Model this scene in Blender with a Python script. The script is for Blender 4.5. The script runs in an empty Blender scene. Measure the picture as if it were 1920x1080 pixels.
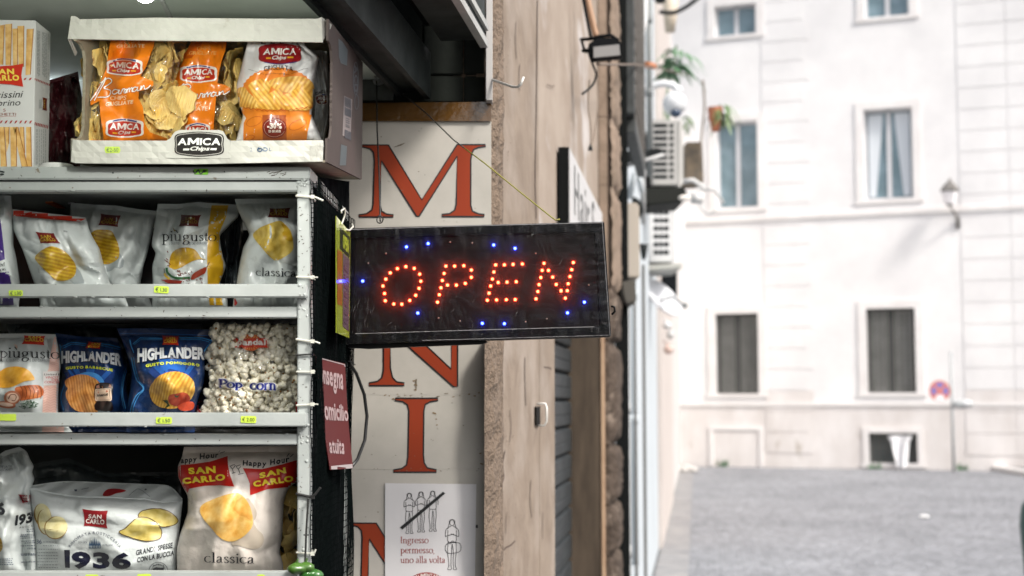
import bpy, bmesh, math, random
import numpy as np
from mathutils import Vector, Matrix
from mathutils import noise as mnoise
from mathutils.bvhtree import BVHTree
from mathutils.geometry import tessellate_polygon

random.seed(7)
C = bpy.context.scene.collection
SC = bpy.context.scene

# ------------------------------------------------------------------ camera, sky, sun, exposure
F = 2667.0                      # focal length in photograph pixels (50 mm on 36 mm)
PITCH = math.radians(4.65)
EYE = Vector((0.0, 0.0, 1.6))
cd = bpy.data.cameras.new('camera'); cam = bpy.data.objects.new('camera', cd); C.objects.link(cam)
cd.lens = 50.0; cd.sensor_width = 36.0; cd.clip_start = 0.05; cd.clip_end = 500.0
cam.location = EYE; cam.rotation_euler = (math.radians(90) + PITCH, 0, 0)
cd.dof.use_dof = True; cd.dof.focus_distance = 2.5; cd.dof.aperture_fstop = 4.3; cd.dof.aperture_blades = 7
SC.camera = cam

SUN_DIR = Vector((0.66, -0.60, 0.92)).normalized()      # from the ground towards the sun: behind the camera, right
elev = math.asin(SUN_DIR.z); azim = math.atan2(SUN_DIR.x, SUN_DIR.y)
world = bpy.data.worlds.new('World'); SC.world = world; world.use_nodes = True
wn = world.node_tree.nodes; wl = world.node_tree.links
bg = wn['Background']
sky = wn.new('ShaderNodeTexSky'); sky.sky_type = 'NISHITA'; sky.sun_disc = False
sky.sun_elevation = elev; sky.sun_rotation = azim; sky.dust_density = 4.0; sky.air_density = 1.2; sky.ozone_density = 1.0
hs = wn.new('ShaderNodeHueSaturation'); hs.inputs['Saturation'].default_value = 0.5
wl.new(sky.outputs[0], hs.inputs['Color']); wl.new(hs.outputs[0], bg.inputs['Color'])
bg.inputs['Strength'].default_value = 0.115
sd = bpy.data.lights.new('sun', 'SUN'); sd.energy = 1.8; sd.angle = math.radians(10); sd.color = (1.0, 0.95, 0.88)
sun = bpy.data.objects.new('sun', sd); C.objects.link(sun)
sun.rotation_euler = SUN_DIR.to_track_quat('Z', 'Y').to_euler(); sun.location = (6, -6, 12)
SC.view_settings.view_transform = 'Standard'; SC.view_settings.look = 'None'
SC.view_settings.gamma = 1.0; SC.view_settings.use_curve_mapping = False
SC.view_settings.exposure = 1.04
try:
    SC.cycles.max_bounces = 8; SC.cycles.transparent_max_bounces = 12; SC.cycles.caustics_reflective = False
    SC.cycles.sample_clamp_indirect = 4.0
except Exception:
    pass

# ------------------------------------------------------------------ projection helpers
CF = Vector((0, math.cos(PITCH), math.sin(PITCH))); CU = Vector((0, -math.sin(PITCH), math.cos(PITCH))); CR = Vector((1, 0, 0))
def ray(px, py):
    return (CR * ((px - 960) / F) + CF + CU * ((540 - py) / F))
def P(px, py, Y):                       # the point of the world plane y = Y seen at a photograph pixel
    d = ray(px, py); return EYE + d * (Y / d.y)
def hit(px, py, p0, n):
    d = ray(px, py); t = (p0 - EYE).dot(n) / d.dot(n); return EYE + d * t
def PZ(px, py, z):
    d = ray(px, py); return EYE + d * ((z - EYE.z) / d.z)

# ------------------------------------------------------------------ materials
def srgb(r, g, b):
    f = lambda c: (c / 255 / 12.92) if c / 255 <= 0.04045 else ((c / 255 + 0.055) / 1.055) ** 2.4
    return (f(r), f(g), f(b))
_mc = {}
def mat(name, col, rough=0.5, metal=0.0, coat=0.0, col2=None, nscale=8.0, ndet=6.0, nlo=0.35, nhi=0.65, stretch=(1, 1, 1),
        bump=0.0, bscale=60.0, bdist=0.002, emit=None, estr=0.0, spec=0.5, rough2=None, sss=0.0, trans=0.0, alpha=1.0, col3=None, n3=(30.0, 0.62, 0.7), distort=0.0):
    key = name
    if key in _mc: return _mc[key]
    m = bpy.data.materials.new(name); m.use_nodes = True; nt = m.node_tree; N = nt.nodes; L = nt.links
    b = N['Principled BSDF']
    b.inputs['Base Color'].default_value = (*col, 1); b.inputs['Roughness'].default_value = rough
    b.inputs['Metallic'].default_value = metal; b.inputs['Coat Weight'].default_value = coat; b.inputs['Coat Roughness'].default_value = 0.08
    b.inputs['Specular IOR Level'].default_value = spec
    if trans: b.inputs['Transmission Weight'].default_value = trans
    if sss: b.inputs['Subsurface Weight'].default_value = sss; b.inputs['Subsurface Scale'].default_value = 0.004
    if alpha < 1: b.inputs['Alpha'].default_value = alpha
    if emit: b.inputs['Emission Color'].default_value = (*emit, 1); b.inputs['Emission Strength'].default_value = estr
    if col2 or bump or rough2 is not None or col3:
        tc = N.new('ShaderNodeTexCoord'); mp = N.new('ShaderNodeMapping'); mp.inputs['Scale'].default_value = stretch
        L.new(tc.outputs['Object'], mp.inputs[0])
    if col2 or rough2 is not None:
        no = N.new('ShaderNodeTexNoise'); no.inputs['Scale'].default_value = nscale; no.inputs['Detail'].default_value = ndet
        no.inputs['Roughness'].default_value = 0.6; no.inputs['Distortion'].default_value = distort
        L.new(mp.outputs[0], no.inputs['Vector'])
        mr = N.new('ShaderNodeMapRange'); mr.inputs[1].default_value = nlo; mr.inputs[2].default_value = nhi
        L.new(no.outputs[0], mr.inputs[0])
        last = None
        if col2:
            mx = N.new('ShaderNodeMix'); mx.data_type = 'RGBA'; L.new(mr.outputs[0], mx.inputs[0])
            mx.inputs[6].default_value = (*col, 1); mx.inputs[7].default_value = (*col2, 1)
            last = mx.outputs[2]
            L.new(last, b.inputs['Base Color'])
        if rough2 is not None:
            m2 = N.new('ShaderNodeMapRange'); m2.inputs[3].default_value = rough; m2.inputs[4].default_value = rough2
            L.new(mr.outputs[0], m2.inputs[0]); L.new(m2.outputs[0], b.inputs['Roughness'])
    if col3:
        n2 = N.new('ShaderNodeTexNoise'); n2.inputs['Scale'].default_value = n3[0]; n2.inputs['Detail'].default_value = 8; L.new(mp.outputs[0], n2.inputs['Vector'])
        r2 = N.new('ShaderNodeMapRange'); r2.inputs[1].default_value = n3[1]; r2.inputs[2].default_value = n3[2]; L.new(n2.outputs[0], r2.inputs[0])
        m3 = N.new('ShaderNodeMix'); m3.data_type = 'RGBA'; L.new(r2.outputs[0], m3.inputs[0])
        if col2: L.new(last, m3.inputs[6])
        else: m3.inputs[6].default_value = (*col, 1)
        m3.inputs[7].default_value = (*col3, 1); L.new(m3.outputs[2], b.inputs['Base Color'])
    if bump:
        nb = N.new('ShaderNodeTexNoise'); nb.inputs['Scale'].default_value = bscale; nb.inputs['Detail'].default_value = 6
        L.new(mp.outputs[0], nb.inputs['Vector'])
        bp = N.new('ShaderNodeBump'); bp.inputs['Strength'].default_value = bump; bp.inputs['Distance'].default_value = bdist
        L.new(nb.outputs[0], bp.inputs['Height']); L.new(bp.outputs[0], b.inputs['Normal'])
    _mc[key] = m
    return m
def ink(r, g, b, rough=0.32, coat=0.3):          # flat print in a display colour
    return mat('print_%d_%d_%d_%d' % (r, g, b, int(rough * 100)), srgb(r, g, b), rough=rough, coat=coat)

def chip_print(name, a, b, c, ridge=None, rough=0.34):
    """printed picture of a crisp: mottled colour and, if ridge is given, the printed ridges (scale, angle)"""
    if name in _mc: return _mc[name]
    m = bpy.data.materials.new(name); m.use_nodes = True; nt = m.node_tree; N = nt.nodes; L = nt.links; bs = N['Principled BSDF']
    bs.inputs['Roughness'].default_value = rough; bs.inputs['Coat Weight'].default_value = 0.3
    tc = N.new('ShaderNodeTexCoord'); no = N.new('ShaderNodeTexNoise'); no.inputs['Scale'].default_value = 70; no.inputs['Detail'].default_value = 7
    L.new(tc.outputs['Object'], no.inputs['Vector'])
    cr = N.new('ShaderNodeValToRGB'); e = cr.color_ramp.elements
    e[0].position = 0.24; e[0].color = (*a, 1); e[1].position = 0.80; e[1].color = (*c, 1); x = e.new(0.5); x.color = (*b, 1)
    L.new(no.outputs[0], cr.inputs[0]); out = cr.outputs[0]
    if ridge:
        mp = N.new('ShaderNodeMapping'); mp.inputs['Rotation'].default_value = (0, ridge[1], 0); L.new(tc.outputs['Object'], mp.inputs[0])
        wv = N.new('ShaderNodeTexWave'); wv.bands_direction = 'X'; wv.inputs['Scale'].default_value = ridge[0]; wv.inputs['Distortion'].default_value = 1.2
        wv.inputs['Detail Scale'].default_value = 0.6; L.new(mp.outputs[0], wv.inputs['Vector'])
        mx = N.new('ShaderNodeMix'); mx.data_type = 'RGBA'; mx.blend_type = 'MULTIPLY'; mr = N.new('ShaderNodeMapRange'); mr.inputs[3].default_value = 0.75; mr.inputs[4].default_value = 0.0
        L.new(wv.outputs[1], mr.inputs[0]); L.new(mr.outputs[0], mx.inputs[0]); L.new(out, mx.inputs[6]); mx.inputs[7].default_value = (0.62, 0.42, 0.18, 1)
        out = mx.outputs[2]
    L.new(out, bs.inputs['Base Color']); _mc[name] = m
    return m

def film_mat(name, tint=(1, 1, 1), gloss=0.12, wr=0.25, base=0.06, scat=0.0, gcol=.95):
    """clear plastic film: mostly see-through with a sharp sheen"""
    if name in _mc: return _mc[name]
    m = bpy.data.materials.new(name); m.use_nodes = True; nt = m.node_tree; N = nt.nodes; L = nt.links
    N.remove(N['Principled BSDF']); out = N['Material Output']
    tr = N.new('ShaderNodeBsdfTransparent'); tr.inputs[0].default_value = (*tint, 1)
    gl = N.new('ShaderNodeBsdfGlossy'); gl.inputs['Roughness'].default_value = gloss; gl.inputs[0].default_value = (gcol, gcol, gcol, 1)
    lw = N.new('ShaderNodeLayerWeight'); lw.inputs[0].default_value = 0.25
    mr = N.new('ShaderNodeMapRange'); mr.inputs[3].default_value = base; mr.inputs[4].default_value = 0.42
    mx = N.new('ShaderNodeMixShader')
    tc = N.new('ShaderNodeTexCoord'); no = N.new('ShaderNodeTexNoise'); no.inputs['Scale'].default_value = 22; no.inputs['Detail'].default_value = 3; no.inputs['Distortion'].default_value = 1.5
    L.new(tc.outputs['Object'], no.inputs['Vector']); bp = N.new('ShaderNodeBump'); bp.inputs['Strength'].default_value = wr; bp.inputs['Distance'].default_value = 0.01
    L.new(no.outputs[0], bp.inputs['Height']); L.new(bp.outputs[0], gl.inputs['Normal']); L.new(bp.outputs[0], lw.inputs['Normal'])
    L.new(lw.outputs['Fresnel'], mr.inputs[0]); L.new(mr.outputs[0], mx.inputs[0]); L.new(tr.outputs[0], mx.inputs[1]); L.new(gl.outputs[0], mx.inputs[2])
    last = mx
    if scat:
        tl = N.new('ShaderNodeBsdfTranslucent'); tl.inputs[0].default_value = (1, 1, 1, 1); m2 = N.new('ShaderNodeMixShader'); m2.inputs[0].default_value = scat
        L.new(mx.outputs[0], m2.inputs[1]); L.new(tl.outputs[0], m2.inputs[2]); last = m2
    L.new(last.outputs[0], out.inputs[0]); _mc[name] = m
    return m

# ------------------------------------------------------------------ objects
ORG = {}
def tag(o, label=None, cat=None, group=None, kind=None):
    if label: o['label'] = label
    if cat: o['category'] = cat
    if group: o['group'] = group
    if kind: o['kind'] = kind
    return o
def thing(name, label, cat, loc, group=None):
    o = bpy.data.objects.new(name, None); C.objects.link(o); o.location = loc; o.empty_display_size = 0.05
    ORG[o.name] = Vector(loc); return tag(o, label, cat, group)
def add(name, verts, faces, m, parent=None, smooth=False, origin=None, mats=None, fmat=None):
    org = ORG[parent.name] if parent is not None else (Vector(origin) if origin is not None else Vector((0, 0, 0)))
    if parent is None and origin is None and len(verts):
        a = np.array([tuple(v) for v in verts]); org = Vector(((a[:, 0].min() + a[:, 0].max()) / 2, (a[:, 1].min() + a[:, 1].max()) / 2, a[:, 2].min()))
    a = np.array([tuple(v) for v in verts], dtype=float) - np.array(org)
    me = bpy.data.meshes.new(name); me.from_pydata(a.tolist(), [], [tuple(f) for f in faces]); me.update()
    if smooth: me.polygons.foreach_set('use_smooth', [True] * len(me.polygons))
    o = bpy.data.objects.new(name, me); C.objects.link(o)
    for mm in (mats or [m]): me.materials.append(mm)
    if fmat is not None: me.polygons.foreach_set('material_index', fmat)
    if parent is not None: o.parent = parent
    else: o.location = org
    ORG[o.name] = org
    return o

class MB:
    """collects shapes in world coordinates and links them as one mesh object"""
    def __init__(s): s.v = []; s.f = []
    def raw(s, v, f):
        n = len(s.v); s.v += [Vector(x) for x in v]; s.f += [tuple(i + n for i in q) for q in f]; return s
    def prism(s, poly, vec):
        k = len(poly); v = [Vector(p) for p in poly]; v += [p + Vector(vec) for p in v]
        f = [tuple(range(k)), tuple(range(2 * k - 1, k - 1, -1))] + [(i, i + k, (i + 1) % k + k, (i + 1) % k) for i in range(k)]
        return s.raw(v, f)
    def box(s, a, b):
        x0, x1 = sorted((a[0], b[0])); y0, y1 = sorted((a[1], b[1])); z0, z1 = sorted((a[2], b[2]))
        return s.prism([(x0, y0, z0), (x1, y0, z0), (x1, y0, z1), (x0, y0, z1)], (0, y1 - y0, 0))
    def bpx(s, x0, y0, x1, y1, Y, D):                       # box whose front face (plane y=Y) spans these pixels
        return s.prism([P(x0, y1, Y), P(x1, y1, Y), P(x1, y0, Y), P(x0, y0, Y)], (0, D, 0))
    def tube(s, pts, r, n=8, cap=True):
        pts = [Vector(p) for p in pts]; rs = r if isinstance(r, (list, tuple)) else [r] * len(pts)
        base = len(s.v); up = None
        for i, p in enumerate(pts):
            t = (pts[min(i + 1, len(pts) - 1)] - pts[max(i - 1, 0)]).normalized()
            if up is None:
                up = t.orthogonal().normalized()
            up = (up - t * up.dot(t)).normalized() if (up - t * up.dot(t)).length > 1e-6 else t.orthogonal().normalized()
            w = t.cross(up)
            for k in range(n):
                a = 2 * math.pi * k / n; s.v.append(p + (up * math.cos(a) + w * math.sin(a)) * rs[i])
        for i in range(len(pts) - 1):
            for k in range(n):
                a = base + i * n + k; b = base + i * n + (k + 1) % n; s.f.append((a, b, b + n, a + n))
        if cap:
            s.f.append(tuple(base + k for k in range(n))[::-1]); s.f.append(tuple(base + (len(pts) - 1) * n + k for k in range(n)))
        return s
    def ball(s, c, r, sx=1, sy=1, sz=1, n=12, m=8):
        c = Vector(c); v = []; f = []
        for j in range(m + 1):
            ph = math.pi * j / m
            for i in range(n):
                a = 2 * math.pi * i / n
                v.append((c.x + r * sx * math.sin(ph) * math.cos(a), c.y + r * sy * math.sin(ph) * math.sin(a), c.z + r * sz * math.cos(ph)))
        for j in range(m):
            for i in range(n):
                f.append((j * n + i, (j + 1) * n + i, (j + 1) * n + (i + 1) % n, j * n + (i + 1) % n))
        return s.raw(v, f)
    def build(s, name, m, parent=None, smooth=False, bevel=0.0, origin=None):
        o = add(name, s.v, s.f, m, parent, smooth, origin)
        if bevel:
            bm = bmesh.new(); bm.from_mesh(o.data)
            bmesh.ops.recalc_face_normals(bm, faces=bm.faces)
            bmesh.ops.bevel(bm, geom=[e for e in bm.edges if e.calc_face_angle(0) > 0.5] , offset=bevel, segments=2, affect='EDGES', clamp_overlap=True)
            bm.to_mesh(o.data); bm.free()
        else:
            bm = bmesh.new(); bm.from_mesh(o.data); bmesh.ops.recalc_face_normals(bm, faces=bm.faces); bm.to_mesh(o.data); bm.free()
        return o

# ------------------------------------------------------------------ flat shapes in photograph pixels (y down): (V, F)
def cat(pts, closed=False, k=6):                            # smooth curve through points
    pts = [np.array(p, float) for p in pts]; n = len(pts); out = []
    rng = range(n) if closed else range(n - 1)
    for i in rng:
        p0 = pts[(i - 1) % n] if closed or i > 0 else pts[i]; p1 = pts[i]; p2 = pts[(i + 1) % n]
        p3 = pts[(i + 2) % n] if closed or i + 2 < n else p2
        for j in range(k):
            t = j / k
            out.append(0.5 * ((2 * p1) + (-p0 + p2) * t + (2 * p0 - 5 * p1 + 4 * p2 - p3) * t * t + (-p0 + 3 * p1 - 3 * p2 + p3) * t ** 3))
    if not closed: out.append(pts[-1])
    return [tuple(p) for p in out]
def poly(pts, smooth=False):
    if smooth: pts = cat(pts, True, 5)
    v = [Vector((p[0], p[1], 0)) for p in pts]
    tri = tessellate_polygon([v])
    return ([tuple(p) for p in pts], [tuple(t) for t in tri])
def ell(cx, cy, rx, ry, rot=0, n=28, wob=0, seed=0):
    r = random.Random(seed); out = []
    for i in range(n):
        a = 2 * math.pi * i / n; w = 1 + wob * r.uniform(-1, 1)
        x = rx * w * math.cos(a); y = ry * w * math.sin(a); out.append((cx + x * math.cos(rot) - y * math.sin(rot), cy + x * math.sin(rot) + y * math.cos(rot)))
    return out
def rrect(x0, y0, x1, y1, r, n=5):
    out = []
    for cx, cy, a0 in ((x1 - r, y0 + r, -90), (x1 - r, y1 - r, 0), (x0 + r, y1 - r, 90), (x0 + r, y0 + r, 180)):
        for i in range(n + 1):
            a = math.radians(a0 + 90 * i / n); out.append((cx + r * math.cos(a), cy + r * math.sin(a)))
    return out
def ribbon(pts, w, closed=False, contrast=None):
    """band along a line; contrast=(thin, thick): a broad pen, thick on vertical strokes"""
    p = [np.array(q, float) for q in pts]; q = [p[0]]
    for a in p[1:]:
        if np.linalg.norm(a - q[-1]) > 1e-6: q.append(a)
    p = q; n = len(p)
    if n < 2: return ([], [])
    V = []; Fc = []
    for i in range(n):
        a = p[(i - 1) % n] if closed or i > 0 else p[i]; b = p[(i + 1) % n] if closed or i < n - 1 else p[i]
        t = b - a; l = np.linalg.norm(t); t = t / l if l > 0 else np.array([1.0, 0]); nn = np.array([-t[1], t[0]])
        ww = w if contrast is None else contrast[0] + (contrast[1] - contrast[0]) * abs(t[1]) ** 1.3
        V += [tuple(p[i] + nn * ww / 2), tuple(p[i] - nn * ww / 2)]
    for i in range(n if closed else n - 1):
        j = (i + 1) % n; Fc.append((2 * i, 2 * i + 1, 2 * j + 1, 2 * j))
    return (V, Fc)
def merge(*sh):
    V = []; Fc = []
    for v, f in sh:
        n = len(V); V += list(v); Fc += [tuple(i + n for i in q) for q in f]
    return (V, Fc)
def bbox(sh):
    a = np.array(sh[0]); return a[:, 0].min(), a[:, 1].min(), a[:, 0].max(), a[:, 1].max()
def xf(sh, fn): return ([fn(x, y) for x, y in sh[0]], sh[1])
def fit(sh, q):
    """fit a shape's box into a quad (TL, TR, BR, BL) or rect (x0, y0, x1, y1)"""
    if len(q) == 4 and not hasattr(q[0], '__len__'):
        x0, y0, x1, y1 = q; q = ((x0, y0), (x1, y0), (x1, y1), (x0, y1))
    a, b, c, d = bbox(sh); q = [np.array(p, float) for p in q]
    def fn(x, y):
        u = (x - a) / (c - a); v = (y - b) / (d - b)
        return tuple(q[0] * (1 - u) * (1 - v) + q[1] * u * (1 - v) + q[2] * u * v + q[3] * (1 - u) * v)
    return xf(sh, fn)

# letters of the plain face: Blender's own built-in font, each glyph once
_gl = {}
def _make_glyphs():
    chars = 'ABCDEFGHIJKLMNOPQRSTUVWXYZabcdefghijklmnopqrstuvwxyz0123456789.,-%€&:/'
    for wname, off in (('r', 0.0), ('b', 0.028), ('x', 0.05)):
        obs = []
        for ch in chars:
            cu = bpy.data.curves.new('glyph', 'FONT'); cu.body = ch; cu.offset = off; cu.resolution_u = 3; cu.size = 1.0
            o = bpy.data.objects.new('glyph', cu); C.objects.link(o); obs.append((ch, o))
        dg = bpy.context.evaluated_depsgraph_get(); dg.update()
        for ch, o in obs:
            me = bpy.data.meshes.new_from_object(o.evaluated_get(dg))
            V = [(v.co.x, -v.co.y) for v in me.vertices]; Fc = [tuple(p.vertices) for p in me.polygons]
            _gl[(wname, ch)] = (V, Fc); bpy.data.meshes.remove(me)
        for ch, o in obs:
            cu = o.data; bpy.data.objects.remove(o); bpy.data.curves.remove(cu)
_make_glyphs()
_MP = [(0, 0), (0, -.73), (.23, -.73), (.475, -.36), (.72, -.73), (.95, -.73), (.95, 0), (.75, 0), (.75, -.42), (.54, -.11), (.41, -.11), (.20, -.42), (.20, 0)]
for _w in ('b', 'x'): _gl[(_w, 'M')] = poly(_MP)
def text(s, w='b', gap=0.06, shear=0.0):
    x = 0; parts = []
    for ch in s:
        if ch == ' ': x += 0.28; continue
        V, Fc = _gl[(w, ch)]
        if not V: continue
        a = min(v[0] for v in V); b = max(v[0] for v in V)
        parts.append(([(v[0] - a + x - v[1] * shear, v[1]) for v in V], Fc)); x += b - a + gap
    return merge(*parts)

# letters of the serif face: broad-pen strokes, x-height 1
def _arc(cx, cy, rx, ry, a0, a1, n=14):
    return [(cx + rx * math.cos(math.radians(a0 + (a1 - a0) * i / n)), cy + ry * math.sin(math.radians(a0 + (a1 - a0) * i / n))) for i in range(n + 1)]
def _st(x, y0, y1): return [(x, y0), (x, (y0 + y1) / 2), (x, y1)]
def _sf(x, y, w=0.2): return ('S', [(x - w, y), (x + w, y)])
SERIF = {
 'c': (0.86, [_arc(.48, .5, .40, .47, 48, 318)]),
 'l': (0.5, [_st(.25, 1.6, 0), _sf(.25, .03), ('S', [(.05, 1.55), (.25, 1.6)])]),
 'a': (0.88, [cat([(.16, .76), (.36, .97), (.58, .88), (.62, .6), (.62, .15)]), cat([(.62, .58), (.3, .46), (.13, .22), (.3, .02), (.62, .2)]), ('S', [(.62, .12), (.72, .02), (.84, .06)])]),
 's': (0.72, [cat([(.58, .8), (.38, .98), (.15, .78), (.35, .54), (.6, .26), (.36, .02), (.1, .2)])]),
 'i': (0.5, [_st(.25, .97, 0), _sf(.25, .03), ('S', [(.06, .93), (.25, .97)]), ('D', (.25, 1.38))]),
 'p': (1.02, [_st(.24, .97, -.55), _sf(.24, -.55), ('S', [(.04, .93), (.24, .97)]), cat([(.24, .78), (.5, .97), (.9, .5), (.52, .02), (.24, .14)])]),
 'd': (1.02, [_st(.78, 1.6, 0), ('S', [(.6, 1.55), (.78, 1.6)]), ('S', [(.78, .03), (.98, .05)]), cat([(.78, .8), (.5, .97), (.1, .48), (.48, .02), (.78, .2)])]),
 'u': (1.08, [cat([(.24, .97), (.24, .5), (.3, .12), (.52, .03), (.8, .25)]), _st(.82, .97, .0), ('S', [(.04, .94), (.24, .97)]), ('S', [(.62, .94), (.82, .97)]), ('S', [(.82, .03), (1.02, .05)])]),
 'g': (0.96, [_arc(.42, .66, .29, .3, 0, 360, 18), cat([(.3, .37), (.16, .2), (.5, .08), (.8, -.12), (.68, -.42), (.4, -.54), (.1, -.38), (.22, -.05), (.45, .05)]), ('S', [(.66, .85), (.76, .97), (.92, .95)])]),
 't': (0.6, [cat([(.28, 1.3), (.28, .6), (.28, .2), (.4, .03), (.56, .1)]), ('S', [(.06, .95), (.54, .95)])]),
 'o': (1.0, [_arc(.5, .5, .42, .48, 0, 360, 20)]),
 'n': (1.1, [_st(.24, .97, 0), _sf(.24, .03), ('S', [(.04, .93), (.24, .97)]), cat([(.24, .74), (.52, .97), (.8, .78), (.82, .4), (.82, 0)]), _sf(.82, .03)]),
 'm': (1.62, [_st(.24, .97, 0), _sf(.24, .03), ('S', [(.04, .93), (.24, .97)]), cat([(.24, .74), (.5, .97), (.76, .78), (.78, .4), (.78, 0)]), _sf(.78, .03), cat([(.78, .74), (1.04, .97), (1.32, .78), (1.34, .4), (1.34, 0)]), _sf(1.34, .03)]),
 'r': (0.72, [_st(.24, .97, 0), _sf(.24, .03), ('S', [(.04, .93), (.24, .97)]), cat([(.24, .7), (.42, .95), (.64, .93)])]),
 'e': (0.88, [_arc(.48, .5, .39, .47, 8, 316), ('S', [(.1, .55), (.86, .55)])]),
 'v': (0.92, [[(.12, .97), (.46, 0)], ('S', [(.84, .97), (.48, 0)]), _sf(.12, .95, .14), _sf(.82, .95, .12)]),
 'ù': (1.08, []), ',': (0.35, [cat([(.15, .06), (.18, -.05), (.1, -.22)])]),
 'I': (0.6, [_st(.3, 1.5, 0), _sf(.3, 1.47), _sf(.3, .03)]),
 'P': (1.05, [_st(.26, 1.5, 0), _sf(.26, .03), cat([(.04, 1.42), (.3, 1.48), (.75, 1.46), (1.0, 1.1), (.7, .72), (.26, .74)])]),
 '1': (0.7, [_st(.35, 1.4, 0)]), ' ': (0.5, []),
}
SERIF['ù'] = (1.08, SERIF['u'][1] + [('G', [(.28, 1.62), (.56, 1.22)])])
def serif(s, thick=0.17, thin=0.05, gap=0.0, shear=0.0):
    x = 0; parts = []
    for ch in s:
        adv, st = SERIF[ch]
        for k in st:
            if isinstance(k, tuple):
                kind, pts = k
                if kind == 'D': sh = poly(ell(pts[0], pts[1], thick * .7, thick * .7, n=10))
                elif kind == 'G': sh = ribbon(pts, thick * .8)
                else: sh = ribbon(pts, max(thin * 1.3, .06))
            else: sh = ribbon(k, thick, contrast=(thin, thick))
            parts.append(([(vx + x + vy * shear, -vy) for vx, vy in sh[0]], sh[1]))
        x += adv + gap
    return merge(*parts)

def arc_map(sh, rise):
    """bend a shape so its middle sits higher by rise (pixels)"""
    a, b, c, d = bbox(sh)
    return xf(sh, lambda x, y: (x, y - rise * (1 - ((x - (a + c) / 2) / ((c - a) / 2)) ** 2)))

# ------------------------------------------------------------------ prints laid on a surface
def bvh_of(*obs):
    V = []; Fc = []
    for o in obs:
        n = len(V); org = ORG[o.name]; V += [v.co + org for v in o.data.vertices]; Fc += [tuple(i + n for i in p.vertices) for p in o.data.polygons]
    return BVHTree.FromPolygons(V, Fc)
def decal(name, sh, m, parent, bvh, lift=1, step=5.0, up=0.00022, label=None):
    """lay a flat shape on the real surface behind those pixels, following every fold"""
    if not sh[0]: return None
    if name in ('lettering_dash', 'frame_line', 'red_cord', 'logo_dash', 'inner_marks', 'label_flames', 'flourish', 'bottle_shine', 'red_fringe', 'glow_ray', 'emblem_border', 'lettering_marks', 'film_edge_highlight', 'lettering_lines', 'meat_string', 'scribble', 'white_edge', 'stripe_chevrons'):
        par = list(range(len(sh[0])))
        def fnd(i):
            while par[i] != i: par[i] = par[par[i]]; i = par[i]
            return i
        for f in sh[1]:
            for i in f[1:]: par[fnd(i)] = fnd(f[0])
        comps = {}
        for f in sh[1]: comps.setdefault(fnd(f[0]), []).append(f)
        if len(comps) > 1:
            for fs_ in comps.values():
                ids = sorted({i for f in fs_ for i in f}); mpn = {i: n for n, i in enumerate(ids)}
                last = _decal(name, ([sh[0][i] for i in ids], [tuple(mpn[i] for i in f) for f in fs_]), m, parent, bvh, lift, step, up, label)
            return last
    return _decal(name, sh, m, parent, bvh, lift, step, up, label)
def _decal(name, sh, m, parent, bvh, lift=1, step=5.0, up=0.00022, label=None):
    bm = bmesh.new(); vs = [bm.verts.new((x, y, i * 0.0)) for i, (x, y) in enumerate(sh[0])]
    for f in sh[1]:
        try: bm.faces.new([vs[i] for i in f])
        except ValueError: pass
    a, b, c, d = bbox(sh)
    if step:
        for ax, lo, hi in ((0, a, c), (1, b, d)):
            k = math.floor(lo / step) + 1
            while k * step < hi:
                co = [0, 0, 0]; no = [0, 0, 0]; co[ax] = k * step; no[ax] = 1
                bmesh.ops.bisect_plane(bm, geom=bm.verts[:] + bm.edges[:] + bm.faces[:], dist=1e-5, plane_co=co, plane_no=no)
                k += 1
    dead = []
    for v in bm.verts:
        d_ = ray(v.co.x, v.co.y); r = bvh.ray_cast(EYE, d_)
        if r[0] is None: dead.append(v)
        else:
            n = r[1]; n = -n if n.dot(d_) > 0 else n
            v.co = r[0] - d_.normalized() * (up * (lift + 1) * 0.6) + n * (up * (lift + 1))
    if dead: bmesh.ops.delete(bm, geom=dead, context='VERTS')
    if not bm.faces: bm.free(); return None
    org = ORG[parent.name]
    for v in bm.verts: v.co -= org
    me = bpy.data.meshes.new(name); bm.normal_update()
    fl = [f for f in bm.faces if f.normal.dot(f.calc_center_median() + org - EYE) > 0]
    if fl: bmesh.ops.reverse_faces(bm, faces=fl)
    bm.to_mesh(me); bm.free(); me.materials.append(m)
    me.polygons.foreach_set('use_smooth', [True] * len(me.polygons))
    o = bpy.data.objects.new(name, me); C.objects.link(o); o.parent = parent; ORG[o.name] = org
    if label: o['label'] = label
    return o
# ================================================================== the shop recess
MWALL = mat('pale_plaster', (0.62, 0.64, 0.60), rough=0.8, col2=(0.48, 0.50, 0.46), nscale=3, bump=0.15, bscale=40)
MCEIL = mat('ceiling_paint', (0.80, 0.88, 0.80), rough=0.7, col2=(0.66, 0.74, 0.66), nscale=4, bump=0.1, bscale=30)
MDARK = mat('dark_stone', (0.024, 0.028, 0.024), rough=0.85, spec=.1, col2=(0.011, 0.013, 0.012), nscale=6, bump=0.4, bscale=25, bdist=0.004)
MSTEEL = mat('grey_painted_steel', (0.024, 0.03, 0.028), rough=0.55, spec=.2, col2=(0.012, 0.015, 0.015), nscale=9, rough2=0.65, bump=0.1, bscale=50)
MBLACK = mat('shade_and_paint_black', (0.006, 0.007, 0.007), rough=0.8, spec=.1)  # shade of slot and gaps put into this black; also the awning frame
def fx(y): return -0.432 + 0.129 * y          # x of the facade line at depth y
TD = Vector((0.1279, 0.9918, 0)); ND = Vector((0.9918, -0.1279, 0)); A0 = Vector((-0.432, 0, 0))
def FW(s, z, out=0.0):                        # facade frame: depth y = s, height z, out from the wall
    return Vector((fx(s), s, 0)) + ND * out + Vector((0, 0, z))
def FP(px, py, out=0.0): return hit(px, py, A0 + ND * out, ND)

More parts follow.
